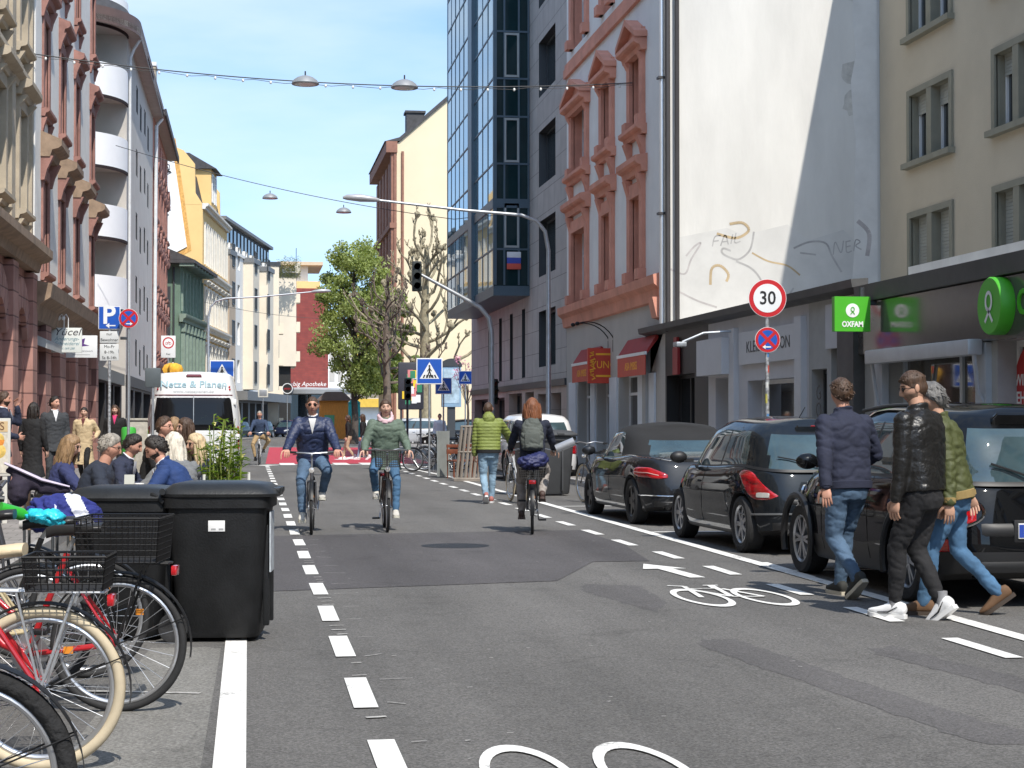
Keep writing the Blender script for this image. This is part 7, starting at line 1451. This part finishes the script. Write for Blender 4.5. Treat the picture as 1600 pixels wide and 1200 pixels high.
# shop signs on the red sandstone house
pa, pb = px(77, 512, Y=46), px(128, 551, Y=46); o = thing('tailor_sign', 'white tailor shop sign with slanted dark lettering sticking out of the facade', 'sign', (pa.x, 46, 0)); w, h = pb.x-pa.x, pa.z-pb.z; m = MB().rbox(0, w, -.04, .04, pb.z, pa.z, .01, 0)
for t, sz, zz, mi, sx in (('Yücel', .26, .82, 1, 1.15), ('Änderungs-', .13, .55, 2, 1), ('Schneiderei', .13, .36, 2, 1), ('Tel. 069 288', .075, .16, 2, 1)): m.text(t, sz, face_mat((w*.54, -.043, pb.z+h*zz), (1, 0, 0), (0, 0, 1)), mi, .001, sx=sx, shear=.3)
m.build('sign_board', [M('sign cream', (.66, .68, .64), .6, var=.05), M('sign ink', (.05, .04, .05), .6), M('sign ink blue', (.14, .26, .30), .6)], o)
for x in (.45, .58): q = MB(); q.tube([(w*x, 0, pa.z), (w*x, 0, pa.z+.25), (w*x-.05, -.08, pa.z+.34), (w*x-.1, -.14, pa.z+.28)], .012, 6); q.ell((w*x-.11, -.16, pa.z+.24), (.05, .05, .06)); q.build('spotlight', WHITE, o)
pa, pb = px(97, 524, Y=49.5), px(152, 559, Y=49.5); o = thing('white_sign', 'plain white sign with a purple zigzag mark behind the tailor sign', 'sign', (pa.x, 49.5, 0)); w, h = pb.x-pa.x, pa.z-pb.z; m = MB().rbox(0, w, -.04, .04, pb.z, pa.z, .01, 0)
flat(m, [(w*.56, pa.z-h*.18), (w*.66, pa.z-h*.12), (w*.62, pa.z-h*.38), (w*.78, pa.z-h*.46), (w*.55, pa.z-h*.5)], -.042, 1); m.box(w*.3, w*.8, -.042, -.04, pb.z+h*.12, pb.z+h*.14, 2); m.text('tanzwerk', .08, face_mat((w*.72, -.042, pb.z+h*.3), (1, 0, 0), (0, 0, 1)), 2, .001); m.build('sign_board', [SW, M('purple mark', (.10, .03, .2), .6), SBK], o)
m = MB(); aw = px(56, 508, Y=44); m.prism([(aw.x-.5, aw.z), (aw.x-.45, aw.z-.3), (aw.x+.42, aw.z-.62), (aw.x+.42, aw.z-.42)], 42.5, 46.5, 'y'); tag(m.build('shop_awning', M('grey white awning', (.45, .46, .45), .8, var=.1)), 'grey white shop awning behind the tailor sign', 'awning')
# ---- lamps
CABLE = M('cable', (.05, .05, .05), .6); LMP = M('lamp dome grey', (.28, .29, .30), .5, .3, var=.1)
def wire(name, label, a, b, sag, bulbs=0):
    a, b = V(a), V(b); m = MB(); q = [a.lerp(b, t)-V((0, 0, sag*4*t*(1-t))) for t in np.linspace(0, 1, 40)]; m.tube(q, .014, 5, 0)
    if bulbs: m.tube([p-V((0, 0, .05+.025*math.sin(i*2.1))) for i, p in enumerate(q)], .007, 5, 0)
    o = tag(m.build(name, CABLE), label, 'cable')
    for i in range(bulbs): t = (i+.5)/bulbs; p = a.lerp(b, t)-V((0, 0, sag*4*t*(1-t)+.07)); w = MB(); w.ell((0, 0, 0), (.03, .03, .04), nu=8, nv=6); ob = put('bulb', WC.setdefault('bulb', w.mesh('bulb', M('bulb glass', (.75, .75, .72), .15))), o, p)
    return lambda t: a.lerp(b, t)-V((0, 0, sag*4*t*(1-t)))
def dome(label, p, r=.3):
    o = thing('street_lamp', label, 'street lamp', p, 0, 'street lamps hung over the road'); m = MB().lathe([(0, .0), (r*.3, -.012), (r*.6, -.05), (r*.85, -.11), (r, -.19), (r*.97, -.21)], n=32); m.build('lamp_shade', LMP, o)
    m = MB().lathe([(r*.96, -.195), (r*.7, -.215), (0, -.225)], n=24); m.build('diffuser', M('lamp diffuser', (.62, .62, .6), .3), o); m = MB(); m.tube([(0, 0, -.02), (0, 0, .1)], .02, 6); m.build('hanger', DGREY, o)
a, b = px(45, 77, X=-4.9), px(1000, 119, X=9.05); wire('string_light_cable', 'cable with small bulbs strung across the street near the camera', (a.x, 41, a.z), (b.x, 41, b.z), .35, 22)
for u, v, l in ((477, 118, 'left of the two big dome lamps on the near cable'), (632, 124, 'right of the two big dome lamps on the near cable')): p = px(u, v, Y=41); dome('grey dome street lamp, '+l, p-V((0, 0, .0)), .32)
a, b = px(186, 238, X=-5.), px(756, 347, X=9.05); wire('lamp_cable', 'second thin cable spanning the street before the balcony block', (-5, 68, a.z), (9.05, 68, b.z), .35)
for u, v, l in ((422, 302, 'left of the two small dome lamps on the far cable'), (537, 324, 'right of the two small dome lamps on the far cable')): p = px(u, v, Y=68); dome('grey dome street lamp, '+l, p-V((0, 0, .0)), .3)
p = px(507, 468, Y=118); dome('tiny dome street lamp before the red brick wall', p, .36); p = px(551, 505, Y=118); dome('tiny dome street lamp before the leafy tree', p, .36)
wire('lamp_cable', 'distant cable across the street before the leafy tree', (-2.9, 118, 9.3), (9.7, 118, 8.4), .5)
def mast(name, label, loc, h, arm, lampl=1., r=.07):   # arm: end point offset
    o = thing(name, label, 'street lamp', loc); m = MB(); m.tube([(0, 0, 0), (0, 0, 1.2), (0, 0, 1.25), (0, 0, h-.8)], [r*1.3, r*1.3, r, r*.8], 12); a = V(arm); q = [V((0, 0, h-.8)), V((a.x*.02, a.y*.02, h-.3)), V((a.x*.07, a.y*.07, h-.02)), V((a.x*.16, a.y*.16, h+.12)), V((a.x*.5, a.y*.5, h+.22)), V((a.x, a.y, h+a.z))]; m.tube(q, [r*.8, r*.75, r*.7, r*.65, r*.55, r*.45], 12); m.build('pole', GREY, o)
    e = q[-1]; d = V((a.x, a.y, 0)).normalized(); m = MB(); R_ = [(e+d*t*lampl+V((0, 0, zz)), w, hh, V((-d.y, d.x, 0)), V((0, 0, 1))) for t, w, hh, zz in ((-.05, .04, .04, 0), (.1, .1, .07, .02), (.45, .15, .10, .05), (.8, .10, .07, .06), (.9, .03, .03, .05))]; rings(m, R_, 16); m.build('lamp_head', M('lamp head', (.42, .42, .43), .4, .3), o)
    return o
b = px(857, 700, Y=45.6); e = px(590, 320, Y=45.6); mast('street_lamp', 'tall grey street lamp with long arm reaching over the road on the right', (b.x, 45.6, .12), px(857, 345, Y=45.6).z-.1, (e.x-b.x, 0, e.z-px(857, 345, Y=45.6).z+.1))
b = px(325, 640, Y=86); e = px(488, 456, Y=86); mast('street_lamp', 'tall street lamp on the left with arm over the road before the yellow house', (b.x, 86, 0), px(325, 470, Y=86).z, (e.x-b.x, 0, e.z-px(325, 470, Y=86).z))
# traffic light on a mast arm
TLB = M('signal housing', (.015, .02, .018), .5); 
def signal(m, x, y, z, s=1.):
    m.rbox(x-.14*s, x+.14*s, y-.1, y+.1, z-.45*s, z+.45*s, .03, 0)
    for k, mi in ((.29, 1), (0, 2), (-.29, 3)):
        m.lathe([(0, -.105), (.09*s, -.105)], (x, y, z+k*s), 18, 'y', mi); m.grid([[(x+.1*s*math.cos(q), y-.1-d, z+k*s+.1*s*math.sin(q)) for d in (0, .14)] for q in np.linspace(.1, math.pi-.1, 10)], 0)
SIG = [TLB, M('signal red off', (.10, .015, .01), .3), M('signal amber off', (.10, .05, .01), .3), M('signal green off', (.01, .07, .04), .3)]
Y = 50; b = px(768, 700, Y=Y); o = thing('traffic_light', 'black traffic light hung on a bent mast arm over the road', 'traffic light', (b.x, Y, .12)); P = [px(u, v, Y=Y)-V((b.x, Y, .12)) for u, v in ((768, 600), (768, 520), (764, 497), (750, 480), (700, 452), (652, 426))]
m = MB(); m.tube([(0, 0, 0)]+P, [.09, .08, .075, .07, .065, .055, .045], 10); m.build('pole', GREY, o); m = MB(); q = px(651, 432, Y=Y)-V((b.x, Y, .12)); signal(m, q.x, -.05, q.z, .95); m.build('signal_head', SIG, o)
for i, (u, v, Y, l) in enumerate(((637, 608, 72, 'small traffic light on a pole left of the plane tree trunk'), (771, 612, 62, 'dark traffic light by the office tower corner'))):
    p = px(u, v, Y=Y); o = thing('traffic_light', l, 'traffic light', (p.x, Y, 0), R(25 if i else 0)); MB().tube([(0, .1, 0), (0, .1, p.z+.4)], .05, 8).build('pole', DGREY, o); m = MB(); signal(m, 0, 0, p.z); m.build('signal_head', SIG, o)
# advertising columns and boards
p, q = px(622, 566, Y=92), px(662, 640, Y=92); o = thing('poster_board', 'dark framed poster board with coloured posters under the cream gable', 'poster board', (p.x, 92, 0)); w = q.x-p.x; m = MB().rbox(0, w, -.1, .1, q.z, p.z, .08, 0)
for i in range(18): a, c_ = rn.uniform(.06, .75)*w, rn.uniform(.1, .8); m.box(a, a+w*.2, -.112-i*.001, -.1, q.z+(p.z-q.z)*c_*.9, q.z+(p.z-q.z)*min(.95, c_*.9+.16), 1+i % 4)
for x in (.12, .88): m.box(w*x-.05, w*x+.05, -.04, .04, 0, q.z)
m.build('board', [M('poster frame', (.03, .03, .04), .5), M('poster yellow', (.8, .55, .03), .6), M('poster green', (.03, .2, .1), .6), M('poster rose', (.6, .2, .2), .6), SW], o)
p, q = px(690, 562, Y=90), px(720, 636, Y=90); o = thing('advertising_column', 'pale blue advertising case with rounded dark top behind the signs', 'advertising column', (p.x, 90, 0)); w = q.x-p.x; m = MB().rbox(0, w, -.2, .2, q.z, p.z-.35, .03, 0); m.prism([(w/2+(w/2+.05)*math.cos(t), p.z-.36+.42*math.sin(t)) for t in np.linspace(0, math.pi, 14)], -.24, .24, 'y', 1); m.rbox(w*.1, w*.9, -.215, -.2, q.z+.2, p.z-.5, .01, 2); m.box(w*.3, w*.7, -.1, .1, 0, q.z, 1); m.build('case', [M('case blue', (.25, .38, .5), .4), DGREY, M('poster pale', (.4, .52, .6), .3, var=.4, scale=2.5)], o)
p, q = px(500, 622, Y=140), px(545, 655, Y=140); o = thing('kiosk_hut', 'small orange wooden hut with grey roof in the square', 'hut', (p.x, 140, 0)); w = q.x-p.x; m = MB().box(0, w, 0, 2, 0, p.z-.2, 0); m.prism([(-.3, p.z-.2), (w+.3, p.z-.2), (w*.8, p.z+.5), (w*.2, p.z+.5)], -.3, 2.3, 'y', 1); m.box(w*.15, w*.5, -.03, 0, 1.1, 1.9, 2); m.build('hut_body', [M('orange wood', (.66, .26, .05), .7, var=.2, stretch=(6, 1, 1)), M('hut roof', (.16, .12, .11), .8), M('hut window', (.1, .35, .2), .5)], o)
p, q = px(545, 628, Y=136), px(563, 655, Y=136); o = thing('portable_toilet', 'turquoise cabin beside the orange hut', 'cabin', (p.x, 136, 0)); w = q.x-p.x; m = MB().rbox(0, w, 0, 1, 0, p.z-.1, .06); m.prism([(-.05, p.z-.1), (w+.05, p.z-.1), (w*.8, p.z+.12), (w*.2, p.z+.12)], -.05, 1.05, 'y', 0); m.rbox(w*.15, w*.85, -.02, .01, .15, p.z-.3, .01, 0); m.build('cabin_body', M('turquoise cabin', (.03, .45, .5), .5, var=.06), o)
p = px(449, 607, Y=120); o = sign('round_sign', 'round dark sign with red lettering above the pavement near the pharmacy', (p.x, 120, 0), 0, p.z, [SK, SW, SR], lambda m: (m.lathe([(0, -.05), (.34, -.05), (.34, .05), (0, .05)], (0, 0, p.z), 30, 'y', 0), m.lathe([(.31, -.054), (.36, -.054), (.36, -.04), (.31, -.04), (.31, -.054)], (0, 0, p.z), 30, 'y', 1), m.text('pizza', .22, face_mat((0, -.054, p.z), (1, 0, 0), (0, 0, 1)), 2, .001)))
p = px(411, 617, Y=112); sign('framed_sign', 'small square framed sign board above the distant cyclist', (p.x, 112, .12), 0, p.z, [SBK, M('frame cream', (.6, .58, .5), .6)], lambda m: (m.rbox(-.32, .32, -.04, .04, p.z-.28, p.z+.28, .05, 1), m.rbox(-.24, .24, -.05, .0, p.z-.2, p.z+.2, .03, 0)))
# wooden board, chairs and planks on the right kerb
o = thing('slatted_board', 'weathered grey slatted wooden board leaning at the kerb', 'board', (5.35, 42.3, 0), R(-12)); m = MB()
for i in range(7): m.tube([(-.36+i*.105, -.1, .05), (-.26+i*.105, .22, 1.32)], .035, 4)
m.tube([(-.42, -.12, .06), (.36, -.12, .06)], .03, 4); m.tube([(-.34, .06, .7), (.42, .06, .7)], .03, 4); m.tube([(-.28, .22, 1.32), (.5, .22, 1.32)], .03, 4); m.rbox(-.42, .36, -.2, .2, 0, .05, .01); m.tube([(.36, .3, 0), (.42, .22, 1.3)], .022, 5); m.tube([(-.3, .5, 0), (-.25, .22, 1.3)], .022, 5); m.build('slats', M('grey wood', (.22, .19, .16), .8, var=.3, stretch=(1, 1, .3)), o)
o = thing('pavement_board', 'narrow grey pavement board beside the crossing sign pole', 'board', (4.98, 45.2, 0), R(55)); m = MB(); m.tube([(0, 0, 0), (0, .2, 1.2)], .02, 5); m.prism([(-.3, .03), (.3, .03), (.3, 1.2), (-.3, 1.2)], -.02, .02, 'y'); m.build('board', M('grey board', (.26, .28, .27), .6, var=.15), o)
def chair(label, x, y, rz):
    o = thing('chair', label, 'chair', (x, y, 0), rz, 'brown chairs at the kerb'); m = MB(); m.rbox(-.2, .2, -.2, .2, .43, .46, .01); m.build('seat', WOODB, o); m = MB(); m.rbox(-.2, .2, .2, .23, .62, .74, .01); m.rbox(-.2, .2, .2, .23, .78, .86, .01); m.build('backrest', WOODB, o)
    for sx in (-1, 1):
        for y0, y1, hh in ((-.19, -.17, .43), (.19, .21, .86)): MB().tube([(sx*.18, y0, 0), (sx*.18, y1, hh)], .016, 6).build('leg', WOODB, o)
WOODB = M('red brown wood', (.16, .045, .02), .6, var=.25)
for i, (x, y, a, l) in enumerate(((5.25, 44.4, 20, 'red brown wooden chair nearest the slatted board'), (5.5, 45.3, -30, 'red brown wooden chair behind the first one'), (5.95, 44.8, 100, 'red brown wooden chair turned sideways'))): chair(l, x, y, R(a))
# food board at the left edge, cabinet, green bin
o = thing('food_board', 'pavement board with orange food pictures at the left photo edge', 'sign board', (-3.42, 23.8, .12), R(20)); m = MB(); m.rbox(-.34, .34, -.03, .03, .62, 1.38, .01, 0); m.box(-.3, .3, -.036, -.03, 1.2, 1.34, 1); m.box(-.3, .3, -.036, -.03, .66, 1.18, 2)
m.text('PIZZAS', .15, face_mat((.02, -.038, 1.27), (1, 0, 0), (0, 0, 1)), 3, .001)
for i in range(10): a, c_ = rn.uniform(-.22, .22), rn.uniform(.75, 1.1); m.lathe([(0, -.045), (.08, -.042), (.1, -.036)], (a, 0, c_), 14, 'y', 4+i % 3)
m.box(-.3, -.24, -.02, .02, 0, .62, 0); m.box(.24, .3, -.02, .02, 0, .62, 0); m.build('board', [M('board frame', (.55, .53, .48), .5), M('board header', (.55, .40, .22), .6), M('board picture', (.52, .48, .40), .6, var=.3, scale=8), M('board letters', (.15, .07, .03), .6), M('food orange', (.7, .25, .04), .5, var=.4, scale=20), M('food yellow', (.65, .45, .12), .5, var=.3, scale=20), M('food red', (.45, .07, .03), .5, var=.3, scale=20)], o)
p = px(216, 662, Y=41); o = thing('utility_cabinet', 'pale grey utility cabinet with scribbles on the pavement left of the van', 'cabinet', (p.x, 41, .12)); m = MB().rbox(-.22, .22, -.2, .2, 0, 1.35, .02); m.rbox(-.25, .25, -.23, .23, 1.35, 1.4, .01); m.build('cabinet_body', M('cabinet grey', (.42, .40, .35), .7, var=.25, scale=9), o)
p = px(201, 680, Y=39); o = thing('litter_bin', 'bright green litter bin beside the sign pole', 'litter bin', (p.x, 39, .12)); m = MB().lathe([(.13, .55), (.15, .6), (.16, 1.15), (.14, 1.2), (0, 1.22)], n=20); m.tube([(0, .1, 0), (0, .1, 1.1)], .03, 6); m.build('bin_body', M('bin green', (.06, .42, .06), .5), o)
p = px(270, 578, Y=52); o = thing('parasol', 'folded yellow and orange parasol rising behind the van', 'parasol', (p.x, 52, 0)); m = MB(); m.tube([(0, 0, 0), (0, 0, p.z+.22)], .025, 8); m.build('pole', WHITE, o)
m = MB(); N = 24
m.grid([[((r+.05*math.sin(t*6))*math.cos(t), (r+.05*math.sin(t*6))*math.sin(t), z) for t in np.linspace(0, 2*math.pi, N+1)] for r, z in ((.14, p.z-.28), (.26, p.z+.02), (.2, p.z+.14), (.05, p.z+.2))]); m.build('canopy', M('yellow canvas', (.72, .38, .04), .8, var=.35, scale=4), o)
# ================================================================ planting
def leafmat(n, c, tr=.35):
    m = M(n, c, .55, var=.45, scale=1.3); b = m.node_tree.nodes['Principled BSDF']; nn, l = m.node_tree.nodes, m.node_tree.links
    t = nn.new('ShaderNodeBsdfTranslucent'); t.inputs[0].default_value = (c[0]*1.5, c[1]*1.5, c[2]*.8, 1); x = nn.new('ShaderNodeMixShader'); x.inputs[0].default_value = tr; o = nn['Material Output']; l.new(b.outputs[0], x.inputs[1]); l.new(t.outputs[0], x.inputs[2]); l.new(x.outputs[0], o.inputs[0]); return m
BARK = M('plane bark', (.25, .215, .14), .9, var=.4, scale=5, bump=.4); BARKD = M('dark bark', (.075, .06, .05), .9, var=.3, scale=4, bump=.4)
def leaves(mb, rnd, centres, n, sz, mi=0, up=.2):
    for c, r in centres:
        for _ in range(n):
            d = V((rnd.gauss(0, 1), rnd.gauss(0, 1), rnd.gauss(0, 1))).normalized()*r*(rnd.random()**.45); p = V(c)+V((d.x, d.y, d.z*.8)); a = V((rnd.gauss(0, 1), rnd.gauss(0, 1), rnd.gauss(0, .7))).normalized(); b = a.orthogonal().normalized(); b.rotate(Matrix.Rotation(rnd.uniform(0, 6.3), 3, a)); e = a.cross(b); s = sz*rnd.uniform(.6, 1.3)
            mb.add([p-b*s*.5, p+e*s*.3, p+b*s*.5, p-e*s*.3], [(0, 1, 2, 3)], mi)
def leafy(name, label, loc, H, rx, base, n, mat, seed, sz=.26, bark=BARKD, tr=.22):
    rnd = random.Random(seed); o = thing(name, label, 'tree', loc); m = MB(); m.tube([(0, 0, 0), (.08, 0, base*.5), (0, .05, base), (.1, 0, H*.6), (0, 0, H*.85)], [tr*1.3, tr, tr*.85, tr*.5, .04], 10); C = []
    for i in range(n):
        t = rnd.random(); z = base+(H-base)*t; R_ = rx*math.sin(math.pi*(.12+.80*t))**.8*rnd.uniform(.35, 1.0); a = rnd.uniform(0, 6.28); C.append(((R_*math.cos(a), R_*math.sin(a), z), rnd.uniform(.5, 1.0)*rx*.34))
        if i % 2: m.tube([(0, 0, max(base*.8, z-R_*.9)), (R_*.5*math.cos(a), R_*.5*math.sin(a), z-.3*R_), C[-1][0]], [tr*.35, tr*.2, .02], 6)
    m.build('trunk', bark, o); m = MB(); leaves(m, rnd, C, int(30000/n), sz); m.build('crown', mat, o); return o
p = px(553, 640, Y=110); leafy('leafy_tree', 'tall fresh green leafy tree in front of the red brick wall', (p.x, 110, 0), px(545, 392, Y=110).z+.2, 2.9, 3.3, 120, leafmat('fresh leaves', (.27, .32, .10)), 4, .19)
p = px(606, 640, Y=113); leafy('leafy_tree', 'second green tree right of the tall one, partly behind bare branches', (p.x, 113, 0), px(610, 440, Y=113).z, 2.0, 3.5, 40, leafmat('green leaves', (.22, .28, .09)), 9, .2)
def pollard(label, loc, H, seed, bark, zmin=3., spread=2.2, tr=.2, n=17):
    rnd = random.Random(seed); o = thing('plane_tree', label, 'tree', loc); m = MB(); top = V((.1, 0, H*.86)); m.tube([(0, 0, 0), (.03, 0, H*.3), (-.04, .02, H*.55), top], [tr*1.25, tr, tr*.8, tr*.45], 12)
    m.build('trunk', bark, o); m = MB()
    def limb_(p, d, L, r, lev):
        q = [p]; dd = d.normalized()
        for k in range(5): dd = (dd+V((rnd.uniform(-.45, .45), rnd.uniform(-.45, .45), rnd.uniform(-.1, .42)))).normalized(); q.append(q[-1]+dd*L/5); 
        m.tube(q, [r*(1-.09*k) for k in range(6)], 7); e = q[-1]
        for _ in range(4): m.ell(e+V((rnd.uniform(-.05, .05), rnd.uniform(-.05, .05), rnd.uniform(-.03, .08)))*2.*r/.05*.6, (r*1.2, r*1.2, r*1.5), nu=7, nv=5)
        for _ in range(3): a = e+V((rnd.uniform(-.06, .06), rnd.uniform(-.06, .06), .05)); m.tube([a, a+V((rnd.uniform(-.12, .12), rnd.uniform(-.12, .12), rnd.uniform(.12, .3)))], [r*.5, r*.7], 5)
        if lev:
            for k in ((2, 4) if rnd.random() < .6 else (3,)): limb_(q[k], (dd+V((rnd.uniform(-1, 1), rnd.uniform(-1, 1), rnd.uniform(0, .9)))), L*rnd.uniform(.4, .6), r*.62, lev-1)
    for i in range(n):
        t = i/(n-1); z = zmin+(H*.84-zmin)*t; a = i*2.4+rnd.uniform(-.4, .4); L = spread*(1-.45*t)*rnd.uniform(.7, 1.1); limb_(V((0, 0, z)), V((math.cos(a), math.sin(a), .1+.6*t)), L, tr*.36*(1-.3*t), 2)
    m.build('crown', bark, o); return o
Y = 104; p = px(664, 640, Y=Y); pollard('pollarded bare plane tree with pale bark, before the cream gable', (p.x, Y, 0), px(660, 338, Y=Y).z, 5, BARK, 4.4, 4.8, .33, 22)
Y = 100; p = px(604, 640, Y=Y); pollard('darker bare plane tree before the brown corner of the gable house', (p.x, Y, 0), px(600, 415, Y=Y).z, 8, M('shaded plane bark', (.13, .10, .075), .9, var=.3, scale=4, bump=.4), 3.6, 3.3, .22, 20)  # this tree's shade is put into a darker bark colour
rnd = random.Random(11); p = px(730, 620, Y=86); o = thing('cherry_tree', 'small tree with pink blossom beside the smallest crossing sign', 'tree', (p.x, 86, 0)); m = MB(); m.tube([(0, 0, 0), (.05, 0, 1.8), (0, 0, 3.2)], [.07, .06, .03], 7); m.build('trunk', BARKD, o); C = []; m = MB()
for i in range(16): a = rnd.uniform(0, 6.28); r_ = rnd.uniform(.2, .75); e = V((r_*math.cos(a), r_*math.sin(a), rnd.uniform(2.9, 4.7))); m.tube([(0, 0, 2.2), e], .012, 4, 1); C.append((e, .22))
leaves(m, rnd, C, 34, .09); m.build('crown', [M('pink blossom', (.55, .22, .32), .7, var=.2), BARKD], o)
def reed(name, label, loc, n, h, spread, mat, cat='plant', pot=None, lw=.02, dens=1):
    rnd = random.Random(n); o = thing(name, label, cat, loc)
    if pot: pot(o)
    m = MB(); zb = 0 if not pot else .62
    for i in range(n):
        x, y = rnd.uniform(-spread[0], spread[0]), rnd.uniform(-spread[1], spread[1]); H = h*rnd.uniform(.55, 1.05); lean = V((rnd.gauss(0, .09), rnd.gauss(0, .09), 0))*h; b = V((x, y, zb)); m.tube([b, b+lean*.4+V((0, 0, H*.55)), b+lean+V((0, 0, H))], [.006, .005, .003], 4, 1)
        for k in range(int(15*dens)):
            t = rnd.uniform(.08, 1); c = b+lean*t*t+V((0, 0, H*t)); a = rnd.uniform(0, 6.28); d = V((math.cos(a), math.sin(a), rnd.uniform(-.1, .9))).normalized(); L = rnd.uniform(.09, .19)*max(.6, h*.8); s = d.cross(V((0, 0, 1))).normalized()*lw*rnd.uniform(.6, 1.2); mi = 0 if rnd.random() < .88 else 2; dr = V((0, 0, -.25*L))
            m.add([c, c+d*L*.5+s, c+d*L+dr, c+d*L*.5-s], [(0, 1, 2, 3)], mi)
    m.build('foliage', mat, o); return o
def pot(o): m = MB(); m.rbox(-.2, .2, -.36, .36, 0, .66, .02); m.box(-.17, .17, -.33, .33, .655, .664, 1); m.build('planter_box', [M('planter zinc', (.22, .23, .23), .5, .5, var=.2), M('soil', (.03, .022, .016), .95)], o); m = MB(); [m.tube([(x, y, .1), (x, y, 1.02)], .012, 6) for x in (-.17, .2) for y in (-.3, .3)]; m.build('stake', M('pale stake', (.66, .66, .6), .6), o)
p = px(352, 700, Y=15.2); reed('planter_plant', 'planter with bright green bamboo like leaves at the end of the terrace', (p.x, 15.2, 0), 44, .86, (.13, .3), [leafmat('bamboo leaves', (.13, .22, .02), .3), M('bamboo cane', (.2, .25, .05), .6), M('dry leaf', (.45, .40, .14), .7)], 'plant', pot, .014, 1.6)
p = px(452, 430, Y=168); reed('roof_bamboo', 'clump of reed like greenery on the roof terrace', (p.x, 168, px(452, 433, Y=168).z-.2), 60, 2.2, (1.0, .6), [leafmat('reed leaves', (.16, .18, .05), .3), M('reed cane', (.2, .2, .08), .6), M('dry leaf', (0, 0, 0))], 'plant', None, .05)
